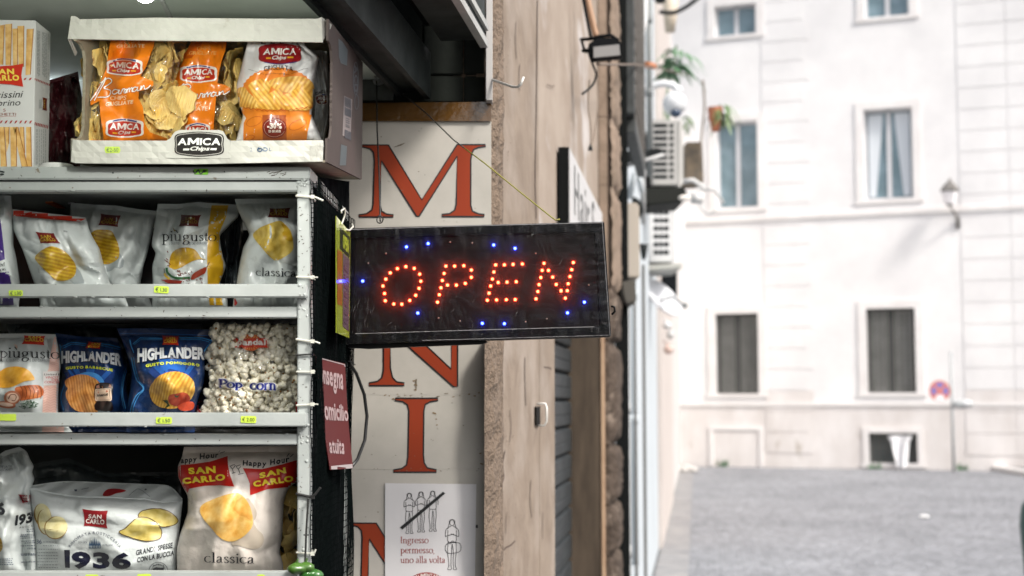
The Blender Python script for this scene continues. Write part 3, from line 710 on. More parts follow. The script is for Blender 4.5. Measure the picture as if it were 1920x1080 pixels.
FOIL = lambda nm, c, c2: mat(nm, c, rough=0.26, coat=0.5, col2=c2, nscale=16, rough2=.38, bump=0.7, bscale=24, bdist=0.007)
WBAG = FOIL('bag_white', (0.58, 0.62, 0.615), (0.53, 0.575, 0.57))
CBAG = FOIL('bag_cream', (0.72, 0.66, 0.60), (0.68, 0.62, 0.56))
BBAG = FOIL('bag_blue', (0.008, 0.036, 0.13), (0.005, 0.02, 0.075))
RBAG = FOIL('bag_burgundy', (0.06, 0.008, 0.012), (0.03, 0.004, 0.006))
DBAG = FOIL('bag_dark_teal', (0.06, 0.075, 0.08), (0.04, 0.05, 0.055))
CLEAR = film_mat('clear_film', gloss=0.06, wr=.9, base=.035)
def T3(x, y): return (x / 3.2725 + 300, y / 3.2725 + 20)
def T1(x, y): return (x / 3.6, y / 3.6 + 20)
def T31(x, y): return (x / 4.32, y / 4.32 + 350)
def T32(x, y): return (x / 4.3212 + 270, y / 4.3212 + 350)
def T51(x, y): return (x / 4.32, y / 4.32 + 590)
def T52(x, y): return (x / 4.3205 + 210, y / 4.3205 + 590)
def T71(x, y): return (x / 4.3206, y / 4.3206 + 830)
def T72(x, y): return (x / 4.3206 + 320, y / 4.3206 + 830)
def mp(T, pts): return [T(*p) for p in pts]
def rq(T, x0, y0, x1, y1): return mp(T, [(x0, y0), (x1, y0), (x1, y1), (x0, y1)])

def sancarlo(root, bv, q, tx, red=(150, 30, 28), yel=(235, 200, 60), lift=2, w='b', smile=True):
    """red pennant with two lines of lettering; q = 4 corners, tx = two text quads"""
    q = [np.array(p) for p in q]
    ctr = sum(q) / 4
    pts = []
    for i in range(4):
        a, c_ = q[i], q[(i + 1) % 4]; mid = (a + c_) / 2; mid = mid + (ctr - mid) * (.09 if i % 2 == 0 else .10)
        pts += [tuple(a), tuple(a * .55 + mid * .45 + (mid - (a + c_) / 2) * .4), tuple(mid), tuple(c_ * .55 + mid * .45 + (mid - (a + c_) / 2) * .4)]
    lg = decal('logo', poly(pts), ink(*red), root, bv, lift)
    if not lg: return
    for s, t in (('SAN', tx[0]), ('CARLO', tx[1])):
        decal('lettering', fit(text(s, w, .035), t), ink(*yel), lg, bv, lift + 2)
# ================================================================== carton on the rack with its bags
MCARD = mat('carton_white', (0.52, 0.52, 0.475), rough=0.62, spec=.3, col2=(0.44, 0.44, 0.40), nscale=9, bump=0.25, bscale=22, bdist=0.003, col3=(0.36, 0.34, 0.29), n3=(38.0, 0.66, 0.74))
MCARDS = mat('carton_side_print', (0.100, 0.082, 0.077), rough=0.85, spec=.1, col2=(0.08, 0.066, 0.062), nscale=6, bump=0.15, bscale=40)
MKRAFT = mat('carton_kraft', (0.36, 0.33, 0.24), rough=0.8, col2=(0.24, 0.21, 0.15), nscale=25)
CY = 2.27; cart = thing('carton', 'open white cardboard display carton holding crisp bags on the rack top', 'carton', (-0.5, 2.5, ZS[0]))
def sag(x, a, n=5): return a * math.sin(x * n)
def lip(name, top, bot, Y, m, D=.004, seed=1):
    k = MB(); n = 40; r = random.Random(seed)
    xs = [i / n for i in range(n + 1)]
    it = lambda pts, t: (np.interp(t, [q[0] for q in pts], [q[1] for q in pts]), np.interp(t, [q[0] for q in pts], [q[2] for q in pts]))
    v = []; f = []
    for t in xs:
        for kz in range(5):
            a = it(top, t); b_ = it(bot, t); s = kz / 4; px = a[0] * (1 - s) + b_[0] * s; py = a[1] * (1 - s) + b_[1] * s
            v.append(P(px, py, Y + .0016 * math.sin(t * 23 + kz) * math.sin(s * 3.1) + .001 * r.uniform(-1, 1)))
    for i in range(n):
        for j in range(4): f.append((i * 5 + j, i * 5 + j + 1, (i + 1) * 5 + j + 1, (i + 1) * 5 + j))
    n0 = len(v); v += [p + Vector((0, D, 0)) for p in v]; f += [tuple(i + n0 for i in q[::-1]) for q in f]
    for i in range(n): f += [(i * 5, (i + 1) * 5, n0 + (i + 1) * 5, n0 + i * 5), (i * 5 + 4, n0 + i * 5 + 4, n0 + (i + 1) * 5 + 4, (i + 1) * 5 + 4)]
    f += [(0, n0, n0 + 1, 1), (1, n0 + 1, n0 + 2, 2), (2, n0 + 2, n0 + 3, 3), (3, n0 + 3, n0 + 4, 4)]
    b0 = n * 5; f += [(b0 + j, b0 + j + 1, n0 + b0 + j + 1, n0 + b0 + j) for j in range(4)]
    return add(name, v, f, m, cart, smooth=False)
topl = lip('top_lip', [(0, 133, 30), (.03, 143, 30), (.05, 150, 36), (.35, 290, 33), (.8, 500, 35), (.985, 600, 35), (1, 603, 32)], [(0, 127, 73), (.05, 145, 73), (.4, 310, 76), (.8, 500, 77.5), (1, 605, 79)], CY, MCARD, seed=2)
botl = lip('bottom_lip', [(0, 136, 261), (.05, 150, 263), (.5, 370, 264), (1, 606, 263)], [(0, 133, 303), (.03, 142, 306), (.5, 370, 307.5), (1, 605, 302.5)], CY - .002, MCARD, seed=3)
k = MB()
zf = lambda Y, z: z + (Y - CY) * .105
zt0 = P(0, 34, CY).z; zb0 = P(0, 304, CY).z
xl, xr = P(137, 150, CY).x, -.2985
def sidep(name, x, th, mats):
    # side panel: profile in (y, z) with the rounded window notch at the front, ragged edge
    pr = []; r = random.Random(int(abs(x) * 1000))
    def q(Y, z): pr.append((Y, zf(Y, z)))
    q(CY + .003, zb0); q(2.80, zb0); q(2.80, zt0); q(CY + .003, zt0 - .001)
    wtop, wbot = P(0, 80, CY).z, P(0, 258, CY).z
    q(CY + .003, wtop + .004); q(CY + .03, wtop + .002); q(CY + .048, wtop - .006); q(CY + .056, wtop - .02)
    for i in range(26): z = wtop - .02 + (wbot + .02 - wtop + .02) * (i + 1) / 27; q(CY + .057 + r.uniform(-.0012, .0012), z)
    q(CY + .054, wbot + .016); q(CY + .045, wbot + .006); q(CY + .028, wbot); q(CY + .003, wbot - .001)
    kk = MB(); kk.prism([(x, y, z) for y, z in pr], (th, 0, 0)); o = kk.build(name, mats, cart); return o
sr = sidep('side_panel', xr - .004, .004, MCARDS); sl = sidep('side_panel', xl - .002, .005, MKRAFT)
k = MB(); k.prism([(xl, CY + .003, zb0), (xr - .004, CY + .003, zb0), (xr - .004, 2.796, zf(2.796, zb0)), (xl, 2.796, zf(2.796, zb0))], (0, 0, .004)); k.build('base_panel', MKRAFT, cart)
k = MB(); k.prism([(xl, 2.792, zf(2.796, zb0)), (xr - .004, 2.792, zf(2.796, zb0)), (xr - .004, 2.792, zf(2.796, zt0)), (xl, 2.792, zf(2.796, zt0))], (0, .004, 0)); k.build('rear_panel', MKRAFT, cart)
k = MB(); k.prism([(xl, CY + .01, zt0 - .004), (xr - .004, CY + .01, zt0 - .004), (xr - .004, 2.796, zf(2.796, zt0) - .004), (xl, 2.796, zf(2.796, zt0) - .004)], (0, 0, .003)); k.build('top_panel', MCARD, cart)
k = MB(); k.prism([P(603, 32, CY), P(622, 46, CY + .02), P(616, 62, CY + .02), P(605, 76, CY)], (0, .002, 0)); k.build('corner_flap', MCARD, cart)
k = MB(); k.prism([P(127, 73, CY), P(133, 74, CY), P(144, 98, CY + .05), P(140, 104, CY + .05)], (0, .003, 0)); k.build('corner_flap', MCARD, cart); k = MB(); k.prism([P(133, 262, CY), P(139, 262, CY), P(146, 266, CY + .04), P(141, 300, CY + .02), P(133, 303, CY)], (0, .003, 0)); k.build('corner_flap', MCARD, cart)
cbv = bvh_of(topl, botl, sr)
# raised badge tab
def T2(x, y): return T3(x, y)
k = MB(); k.prism([P(*T3(*p), CY - .0035) for p in [(38, 798), (62, 784), (78, 760), (92, 742), (120, 732), (365, 732), (390, 742), (402, 765), (412, 785), (432, 798), (432, 905), (38, 905)]], (0, .003, 0)); tab = k.build('badge_tab', MCARD, cart)
tbv = bvh_of(tab)
badge = lambda x0, y0, x1, y1, bow: cat([(x0, y0 + bow), (x0 + (x1 - x0) * .25, y0 + bow * .25), ((x0 + x1) / 2, y0), (x1 - (x1 - x0) * .25, y0 + bow * .25), (x1, y0 + bow), (x1 + bow * .15, (y0 + y1) / 2), (x1, y1 - bow), (x1 - (x1 - x0) * .25, y1 - bow * .25), ((x0 + x1) / 2, y1), (x0 + (x1 - x0) * .25, y1 - bow * .25), (x0, y1 - bow), (x0 - bow * .15, (y0 + y1) / 2)], True, 4)
bd = decal('badge', poly(mp(T3, badge(95, 742, 386, 896, 22))), ink(34, 32, 30, 50), cart, tbv, 1, 40)
decal('badge_line', ribbon(mp(T3, badge(104, 750, 377, 888, 20)), 1.3, True), ink(150, 148, 140), bd, tbv, 2, 40)
decal('lettering', fit(text('AMICA', 'b', .07, .08), rq(T3, 108, 782, 370, 826)), ink(230, 232, 225), bd, tbv, 3, 40)
decal('lettering', fit(text('Chips', 'b', .03, .3), rq(T3, 186, 834, 306, 866)), ink(215, 216, 208), bd, tbv, 3, 40)
decal('lettering_dash', merge(poly(mp(T3, [(145, 846), (182, 846), (178, 858), (141, 858)])), poly(mp(T3, [(312, 844), (350, 844), (346, 856), (308, 856)]))), ink(215, 216, 208), bd, tbv, 3, 40)
t_ = decal('price_tag', poly([(197, 275), (224, 275), (226, 281), (224, 287), (198, 287), (196, 281)]), ink(190, 215, 90, 55), cart, cbv, 1, 10)
decal('price', fit(text('€2-50', 'r', .1), (200, 277, 222, 285)), ink(90, 120, 90), t_, cbv, 3, 10)
decal('pen_mark', merge(fit(text('2', 'r'), (469, 277, 473, 284)), ribbon(ell(487, 281, 4, 3), 2, True), ribbon(ell(497, 280, 4, 3), 2, True), ribbon([(484, 276), (486, 280)], 2), fit(text('L', 'r'), (505, 277, 509, 283))), ink(50, 80, 110), cart, cbv, 1, 10)
sp = []; r3 = random.Random(9)
for i in range(60):
    x = r3.uniform(580, 605); y = r3.uniform(264, 303); sp.append(ribbon([(x, y), (x + r3.uniform(-1, 4), y + r3.uniform(2, 9))], r3.uniform(.3, .8)))
decal('scuff', merge(*sp), mat('scuff', (0.42, 0.41, 0.38), rough=.7), cart, cbv, 1, 10)
# print and tape on the side
decal('tape_strip', poly(mp(T3, [(1093, 172), (1118, 190), (1150, 240), (1146, 338), (1108, 322), (1096, 280)])), mat('side_tape', (0.06, 0.08, 0.09), rough=.5), cart, cbv, 1, 10)
decal('tape_strip', poly(mp(T3, [(1109, 820), (1146, 832), (1136, 1008), (1098, 990)])), mat('side_tape', (0.06, 0.08, 0.09), rough=.5), cart, cbv, 1, 10)
lb = decal('side_label', poly(mp(T3, [(1128, 522), (1178, 545), (1168, 792), (1118, 765)])), mat('side_label', (0.22, 0.19, 0.185), rough=.6), cart, cbv, 1, 20)
bl = []
for y0, y1 in ((528, 585), (592, 640), (728, 780)):
    for i in range(14):
        y = y0 + (y1 - y0) * i / 14; bl.append(poly(mp(T3, [(1130, y), (1170, y + 18), (1170, y + 20.5), (1130, y + 2.5)])))
for y in (655, 668, 680, 697, 706): bl.append(poly(mp(T3, [(1136, y), (1160, y + 11), (1160, y + 15), (1136, y + 4)])))
decal('barcode', merge(*bl), mat('side_ink', (0.07, 0.075, 0.09), rough=.6), lb, cbv, 3, 20)
decal('side_logo', merge(ribbon(mp(T3, ell(1200, 415, 15, 100)), 1.6, True), ribbon(mp(T3, ell(1205, 560, 12, 45)), 1.2, True), fit(text('ACD', 'x'), mp(T3, [(1212, 330), (1212, 500), (1190, 500), (1190, 330)]))), mat('side_ink', (0.07, 0.075, 0.09), rough=.6), cart, cbv, 1, 20)

# ---- crisps: a thin ridged, curled sheet
def crisp_mesh(seed, ridges=True, R0=.029):
    r = random.Random(seed); n, m = 16, 44; v = []; f = []
    ax, ay = r.uniform(.8, 1.15), r.uniform(.75, 1.0); c1, c2, c3 = r.uniform(.2, .5), r.uniform(-.35, .2), r.uniform(-.3, .3)
    for s in (0, 1):
        for i in range(n + 1):
            for j in range(m):
                t = i / n; a = 2 * math.pi * j / m; w = 1 + .07 * math.sin(3 * a + seed) + .05 * math.sin(7 * a + seed * 2)
                x = R0 * ax * t * w * math.cos(a); y = R0 * ay * t * w * math.sin(a)
                z = c1 * x * x / R0 + c2 * y * y / R0 + c3 * x * y / R0 + .002 * math.sin(x * 140 + seed) * math.cos(y * 110)
                if ridges: z += .0017 * math.sin(x / .0056 * 2 * math.pi)
                v.append((x, y, z - .0012 * s))
        o_ = s * (n + 1) * m
        for i in range(n):
            for j in range(m):
                q = (o_ + i * m + j, o_ + (i + 1) * m + j, o_ + (i + 1) * m + (j + 1) % m, o_ + i * m + (j + 1) % m); f.append(q if s == 0 else q[::-1])
    o_ = (n + 1) * m
    for j in range(m): a = n * m + j; b_ = n * m + (j + 1) % m; f.append((a, a + o_, b_ + o_, b_))
    me = bpy.data.meshes.new('crisp'); me.from_pydata(v, [], f); me.polygons.foreach_set('use_smooth', [True] * len(f)); return me
MCR = [mat('crisp_a', (0.92, 0.62, 0.15), rough=.5, col2=(0.94, 0.72, 0.26), nscale=60, bump=.5, bscale=240, bdist=.001, col3=(0.42, 0.20, 0.05), n3=(50, .6, .72)),
       mat('crisp_b', (0.95, 0.74, 0.28), rough=.5, col2=(0.84, 0.60, 0.20), nscale=50, bump=.5, bscale=240, bdist=.001)]
CRM = []
for i in range(6):
    me = crisp_mesh(i, True); me.materials.append(MCR[i % 2]); CRM.append(me)
CRF = []
for i in range(4):
    me = crisp_mesh(40 + i, False, .026); me.materials.append(MCR[i % 2]); CRF.append(me)
def fill_crisps(root, spots, meshes, seed, Y0, Y1, name='crisp'):
    r = random.Random(seed)
    for (x, y) in spots:
        o = bpy.data.objects.new(name, r.choice(meshes)); C.objects.link(o); o.parent = root
        o.location = P(x + r.uniform(-4, 4), y + r.uniform(-4, 4), r.uniform(Y0, Y1)) - ORG[root.name]
        o.rotation_euler = (math.radians(90) + r.uniform(-.6, .6), r.uniform(-.5, .5), r.uniform(0, 6.28)); s = r.uniform(.8, 1.05); o.scale = (s, s, s)
def spots_in(pg, step, seed):
    from mathutils.geometry import intersect_point_line
    r = random.Random(seed); xs = [p[0] for p in pg]; ys = [p[1] for p in pg]; out = []
    y = min(ys); row = 0
    while y < max(ys):
        x = min(xs) + (row % 2) * step / 2
        while x < max(xs):
            ins = False; j = len(pg) - 1
            for i in range(len(pg)):
                if (pg[i][1] > y) != (pg[j][1] > y) and x < (pg[j][0] - pg[i][0]) * (y - pg[i][1]) / (pg[j][1] - pg[i][1]) + pg[i][0]: ins = not ins
                j = i
            if ins: out.append((x + r.uniform(-3, 3), y + r.uniform(-3, 3)))
            x += step
        y += step * .85; row += 1
    return out
ORB = ink(238, 132, 24); ORD = ink(206, 96, 22)
def amica(root, bv, T, x0, y0, x1, y1, lift=3, redc=(190, 52, 30), arc=True, rim=(240, 238, 232)):
    w, h = x1 - x0, y1 - y0
    lg = decal('logo', poly(mp(T, badge(x0, y0, x1, y1, h * .17))), ink(*rim), root, bv, lift)
    if not lg: return
    if arc: decal('logo_arc', ribbon(mp(T, cat([(x0 + w * .16, y0 + h * .15), (x0 + w * .5, y0 + h * .05), (x1 - w * .16, y0 + h * .15)])), h * .07 / 3.4), ink(34, 50, 130), lg, bv, lift + 1)
    decal('logo_field', poly(mp(T, badge(x0 + w * .06, y0 + h * .14, x1 - w * .06, y1 - h * .07, h * .14))), ink(*redc), lg, bv, lift + 1)
    decal('lettering', fit(text('AMICA', 'b', .07, .08), rq(T, x0 + w * .09, y0 + h * .24, x1 - w * .09, y0 + h * .58)), ink(246, 244, 238), lg, bv, lift + 3)
    decal('lettering', fit(text('Chips', 'b', .03, .35), rq(T, x0 + w * .3, y0 + h * .61, x0 + w * .68, y0 + h * .86)), ink(246, 244, 238), lg, bv, lift + 3)
    decal('logo_dash', merge(poly(rq(T, x0 + w * .16, y0 + h * .70, x0 + w * .28, y0 + h * .78)), poly(rq(T, x1 - w * .30, y0 + h * .66, x1 - w * .17, y0 + h * .74))), ink(240, 180, 50), lg, bv, lift + 3)
def barman(root, bv, T, x0, y0, x1, y1, lift=4):
    """flowing white script with a darker edge"""
    w, h = x1 - x0, y1 - y0
    st = [[(0, 1), (.12, .55), (.25, .02), (.2, .35), (.06, .98)], [(.16, .25), (.3, .05), (.36, .2), (.22, .45), (.34, .55), (.3, .8), (.12, .85)],
          [(.47, .52), (.41, .50), (.37, .62), (.40, .70), (.46, .60), (.48, .50), (.47, .66), (.50, .68)], [(.50, .68), (.53, .50), (.54, .47), (.575, .49), (.56, .58), (.565, .66)],
          [(.58, .66), (.60, .47), (.60, .64)], [(.60, .55), (.64, .44), (.64, .62)], [(.645, .53), (.69, .42), (.69, .58), (.71, .58)],
          [(.78, .43), (.73, .41), (.70, .52), (.73, .60), (.78, .50), (.79, .41), (.785, .56), (.82, .55)], [(.83, .55), (.84, .38), (.845, .53)], [(.85, .46), (.89, .36), (.90, .50), (.95, .46), (1.0, .34)]]
    for wd, c_, lf in ((5.2 / 1.0, (150, 66, 20), lift), (2.3, (250, 246, 240), lift + 1)):
        sh = merge(*[ribbon(mp(T, cat([(x0 + a * w, y0 + b_ * h) for a, b_ in s])), wd * (.55 if wd > 3 else .8)) for s in st])
        decal('script', sh, ink(*c_), root, bv, lf)
# bag A
LA, RA = [(188, 66), (186, 100), (167, 153), (155, 214), (150, 262), (150, 275)], [(356, 66), (346, 90), (330, 140), (322, 165), (340, 210), (352, 262), (352, 275)]
ra, bva = make_bag('crisp_bag', 'clear bag of ridged crisps with orange band, leftmost in the white carton', 'crisp bag', LA, RA, 2.36, .035, 11, CLEAR, .006, .05, group='bags in the carton')
fill_crisps(ra, spots_in([(184, 95), (330, 95), (318, 160), (340, 215), (346, 256), (158, 256), (162, 205)], 23, 3), CRM, 5, 2.378, 2.41)
fill_crisps(ra, [(300, 110), (318, 105), (305, 135), (285, 150), (310, 225), (330, 240), (170, 235), (185, 225), (295, 205), (178, 250), (195, 115), (300, 190)], CRM, 8, 2.366, 2.375)
band = mp(T1, [(752, 170), (1047, 170), (1040, 235), (1010, 310), (985, 380), (945, 440), (1000, 465), (1035, 478), (1035, 505), (1000, 525), (940, 545), (935, 590), (965, 650), (978, 760), (1010, 820), (1130, 860), (1128, 885), (1128, 900), (560, 900), (545, 862), (600, 868), (700, 872), (692, 800), (675, 690), (672, 610), (612, 640), (610, 600), (650, 540), (690, 460), (718, 380), (735, 260)])
o_ = decal('orange_band', poly(band), ORB, ra, bva, 1)
decal('lettering', fit(text('CHIPS', 'r', .08, .1), rq(T1, 838, 198, 945, 224)), ink(250, 214, 160), ra, bva, 3)
decal('lettering', fit(text('GRIGLIATE', 'b', .06, .1), rq(T1, 785, 228, 976, 252)), ink(250, 220, 170), ra, bva, 3)
amica(ra, bva, T1, 722, 322, 955, 440); amica(ra, bva, T1, 720, 728, 965, 858); barman(ra, bva, T1, 612, 450, 1018, 610)
decal('lettering', fit(text('CHIPS', 'r', .08, .05), mp(T1, [(744, 578), (855, 570), (850, 600), (745, 604)])), ink(250, 226, 190), ra, bva, 3)
decal('lettering', fit(text('GRIGLIATE', 'b', .06, .05), mp(T1, [(712, 618), (902, 602), (900, 628), (712, 648)])), ink(250, 226, 190), ra, bva, 3)
# bag B
LB, RB = [(352, 66), (345, 100), (328, 150), (316, 205), (330, 250), (335, 275)], [(458, 66), (455, 120), (447, 170), (450, 215), (462, 262), (462, 275)]
rb, bvb = make_bag('crisp_bag', 'clear bag of ridged crisps with orange band, in the middle of the white carton', 'crisp bag', LB, RB, 2.42, .035, 12, CLEAR, .006, .05, group='bags in the carton')
fill_crisps(rb, spots_in([(352, 95), (448, 105), (440, 170), (450, 256), (340, 256), (325, 210)], 23, 4), CRM, 6, 2.435, 2.465)
decal('orange_band', poly(mp(T3, [(205, 160), (415, 160), (400, 250), (378, 310), (362, 370), (352, 445), (400, 455), (432, 475), (430, 500), (380, 512), (345, 530), (338, 610), (332, 690), (330, 790), (160, 790), (150, 700), (125, 640), (92, 600), (90, 545), (50, 560), (48, 530), (85, 450), (112, 380), (132, 330), (160, 260)])), ORB, rb, bvb, 1)
decal('orange_fold', poly(mp(T3, [(215, 170), (270, 170), (250, 220), (195, 290), (150, 298), (142, 275), (180, 225)])), ORD, rb, bvb, 2)
decal('lettering', fit(text('CHIPS', 'r', .08, .1), rq(T3, 225, 222, 310, 246)), ink(236, 170, 90), rb, bvb, 3)
decal('lettering', fit(text('GRIGLIATE', 'b', .06, .1), rq(T3, 180, 250, 345, 272)), ink(236, 170, 90), rb, bvb, 3)
amica(rb, bvb, T3, 130, 333, 345, 442); amica(rb, bvb, T3, 160, 688, 304, 790); barman(rb, bvb, T3, 55, 445, 425, 580)
decal('lettering', fit(text('CHIPS', 'r', .08, .1), rq(T3, 150, 560, 256, 586)), ink(250, 220, 180), rb, bvb, 3)
decal('lettering', fit(text('GRIGLIATE', 'b', .06, .1), rq(T3, 118, 588, 292, 614)), ink(250, 220, 180), rb, bvb, 3)
# bag D, the white one behind at the right
ld_, rd_ = [(560, 90), (570, 130), (580, 180), (580, 230), (575, 275)], [(612, 96), (616, 130), (617, 190), (614, 235), (606, 275)]
rdd, bvd = make_bag('crisp_bag', 'white crisp bag half hidden at the right end inside the carton', 'crisp bag', ld_, rd_, 2.43, .03, 14, WBAG, .006, .04, group='bags in the carton')
amica(rdd, bvd, T3, 958, 508, 1026, 580, redc=(110, 40, 36)); decal('lettering', fit(text('CLASSICA', 'b', .1), mp(T3, [(958, 498), (1024, 480), (1024, 500), (958, 516)])), ink(50, 45, 45), rdd, bvd, 3)
# bag C
LC, RC = [(468, 68), (464, 80), (456, 110), (443, 160), (449, 197), (456, 215), (446, 250), (440, 275)], [(566, 68), (572, 85), (598, 106), (590, 150), (586, 188), (584, 215), (600, 250), (608, 275)]
rc, bvc = make_bag('crisp_bag', 'white and orange crisp bag picturing ridged crisps, right front of the white carton', 'crisp bag', LC, RC, 2.37, .045, 17, FOIL('bag_white_gloss', (0.72, 0.73, 0.73), (0.68, 0.69, 0.69)), .0045, .05, group='bags in the carton')
disc = [(725 + 222 * (1 + .018 * (-1) ** i) * math.cos(a), 500 + 150 * (1 + .02 * (-1) ** i) * math.sin(a)) for i, a in enumerate([2 * math.pi * j / 72 for j in range(72)])]
decal('orange_disc', poly(mp(T3, disc)), ink(222, 128, 40), rc, bvc, 1)
decal('orange_field', poly(mp(T3, [(512, 575), (940, 575), (930, 640), (905, 740), (900, 800), (512, 800), (515, 690), (530, 660), (505, 620)])), ink(226, 132, 42), rc, bvc, 2)
decal('brown_column', poly(rq(T3, 630, 640, 776, 800)), ink(170, 84, 34), rc, bvc, 3)
RIDG = chip_print('crisp_print_bright', srgb(214, 150, 40), srgb(238, 190, 84), srgb(250, 226, 150), (48.0, 0.7))
RIDG2 = chip_print('crisp_print_bright2', srgb(206, 146, 46), srgb(232, 186, 90), srgb(250, 230, 160), (48.0, -0.5))
for i, (g, mm) in enumerate((([(478, 480), (520, 470), (545, 500), (600, 560), (590, 600), (520, 595), (485, 580), (480, 530)], RIDG2), ([(545, 460), (590, 425), (640, 418), (670, 440), (680, 480), (640, 540), (600, 560), (570, 510)], RIDG),
        ([(670, 440), (700, 418), (760, 405), (850, 402), (905, 420), (938, 455), (940, 520), (915, 560), (830, 520), (760, 500), (700, 480)], RIDG2), ([(590, 590), (640, 530), (700, 495), (748, 480), (750, 530), (740, 600), (680, 605)], RIDG), ([(750, 600), (745, 530), (800, 500), (870, 480), (925, 530), (925, 600), (840, 612)], RIDG))):
    decal('crisp_picture', poly(mp(T3, g), True), mm, rc, bvc, 3 + i)
decal('disc_edge', ribbon(mp(T3, [(515 + i * 16, 588 + (8 if i % 2 else -2) + 20 * math.sin(i / 25 * math.pi)) for i in range(27)]), 1.3), ink(190, 92, 30), rc, bvc, 9)
for cx, cy, rx, ry in ((580, 680, 50, 26), (845, 700, 55, 26), (550, 780, 30, 14)): decal('printed_outline', ribbon(mp(T3, ell(cx, cy, rx, ry, -.4)), 1.0, True), ink(196, 100, 36), rc, bvc, 3)
sl_ = decal('seal', poly(mp(T3, ell(702, 718, 74, 62))), ink(128, 34, 26), rc, bvc, 4)
decal('seal_ring', ribbon(mp(T3, ell(702, 718, 62, 52)), .6, True), ink(225, 190, 170), sl_, bvc, 6)
decal('lettering', fit(text('-30%', 'x', .04), rq(T3, 660, 690, 746, 722)), ink(245, 235, 225), sl_, bvc, 6)
decal('lettering', fit(text('DI GRASSI', 'x', .05), rq(T3, 668, 728, 738, 744)), ink(245, 235, 225), sl_, bvc, 6)
amica(rc, bvc, T3, 612, 203, 858, 328, redc=(158, 28, 34), rim=(150, 28, 34), arc=False); decal('logo_arc', ribbon(mp(T3, cat([(640, 318), (735, 330), (835, 314)])), 1.3), ink(34, 40, 120), rc, bvc, 4)
decal('lettering', arc_map(fit(text('GRIGLIATA', 'r', .12), rq(T3, 637, 344, 812, 372)), 2.5), ink(40, 36, 34), rc, bvc, 5)
decal('lettering', arc_map(fit(text('pane e vino e gustiamo', 'r', .1, .2), rq(T3, 645, 386, 790, 396)), 1.5), ink(90, 50, 30), rc, bvc, 5)
decal('flourish', merge(ribbon(mp(T3, [(545, 362), (635, 388)]), .5), ribbon(mp(T3, [(800, 386), (905, 352)]), .5)), ink(70, 60, 50), rc, bvc, 5)
decal('lettering', fit(text("L'EL  A", 'b', .1) if False else text('LEL A', 'b', .5), mp(T3, [(622, 188), (850, 188), (850, 203), (622, 207)])), ink(60, 55, 55), rc, bvc, 5)

# ---- breadstick box, tub, burgundy bag
bx = thing('breadstick_box', 'white box printed with breadsticks standing left of the white carton', 'box', P(0, 312, 2.36))
BF, BD = 2.33, .078
k = MB(); k.prism([P(-75, 314, BF), P(62, 314, BF), P(66.7, 38, BF), P(-75, 36, BF)], (0, BD, 0)); bxo = k.build('box_body', mat('box_white', (0.68, 0.69, 0.68), rough=.4, coat=.15), bx, bevel=.0012)
bb = bvh_of(bxo)
decal('red_edge', poly([(-60, 36.5), (66, 38.5), (66, 40.5), (-60, 38.5)]), ink(190, 60, 50), bx, bb, 1, 0)
STK = chip_print('breadstick_print', srgb(196, 140, 70), srgb(228, 184, 112), srgb(246, 218, 160)); STK2 = ink(176, 116, 56)
def stick(pts, lift=1):
    q = mp(T1, pts); decal('breadstick_picture', poly(q), STK, bx, bb, lift, 0)
    decal('breadstick_edge', ribbon([q[1], q[2]], 1.4), STK2, bx, bb, lift + 1, 0)
for s in ([(-60, 100), (-20, 100), (-22, 365), (-55, 365)], [(0, 100), (30, 95), (20, 365), (-10, 365)], [(35, 92), (80, 88), (72, 368), (38, 368)], [(84, 122), (120, 120), (118, 368), (88, 368)], [(118, 104), (162, 102), (160, 380), (126, 375)], [(180, 124), (226, 122), (205, 432), (172, 436)],
          [(-60, 785), (-25, 785), (-20, 1052), (-60, 1052)], [(-5, 785), (28, 785), (45, 1052), (5, 1052)], [(32, 785), (62, 785), (60, 900), (45, 960)], [(68, 785), (112, 785), (112, 1052), (74, 1052)], [(132, 785), (160, 785), (168, 960), (140, 930)], [(176, 785), (208, 785), (214, 1052), (178, 1052)], [(88, 785), (122, 785), (186, 1052), (146, 1052)]): stick(s)
lgx = decal('logo', poly(mp(T1, [(-120, 380), (0, 376), (90, 370), (160, 358), (150, 400), (145, 440), (158, 514), (80, 500), (0, 494), (-120, 500)])), ink(206, 50, 30), bx, bb, 4, 0)
for s, q in (('SAN', [(-45, 395), (96, 392), (98, 432), (-45, 432)]), ('CARLO', [(-75, 436), (130, 434), (132, 474), (-75, 474)])): decal('lettering', fit(text(s, 'x', .04), mp(T1, q)), ink(248, 222, 90), lgx, bb, 6, 0)
dki = ink(28, 26, 28)
decal('lettering', fit(text('Grissini', 'r', .1, .25), mp(T1, [(-75, 548), (158, 538), (156, 586), (-75, 592)])), dki, bx, bb, 1, 0)
decal('lettering', fit(text('Torino', 'r', .1, .25), mp(T1, [(-60, 604), (138, 598), (138, 640), (-60, 646)])), dki, bx, bb, 1, 0)
decal('lettering', fit(text('5', 'r'), mp(T1, [(22, 662), (38, 662), (38, 682), (22, 682)])), ink(150, 70, 55), bx, bb, 1, 0)
decal('lettering', fit(text('SACCHETTI', 'r', .08), rq(T1, -85, 690, 108, 708)), ink(150, 80, 65), bx, bb, 1, 0)
decal('underline', ribbon(mp(T1, cat([(0, 716), (50, 712), (108, 712)])), .7), ink(190, 120, 110), bx, bb, 1, 0)
sh = []
for i in range(14): x = -60 + i * 33.0 / 1; sh.append(poly(mp(T1, [(x, 744), (x + 14, 740), (x + 2, 760), (x - 8, 762)]))) if x < 225 else None
for x in (165, 200): sh.append(poly(mp(T1, [(x, 456), (x + 16, 452), (x + 6, 468), (x - 6, 470)])))
decal('red_cord', merge(*sh), ink(170, 50, 44), bx, bb, 1, 0)
sh = []
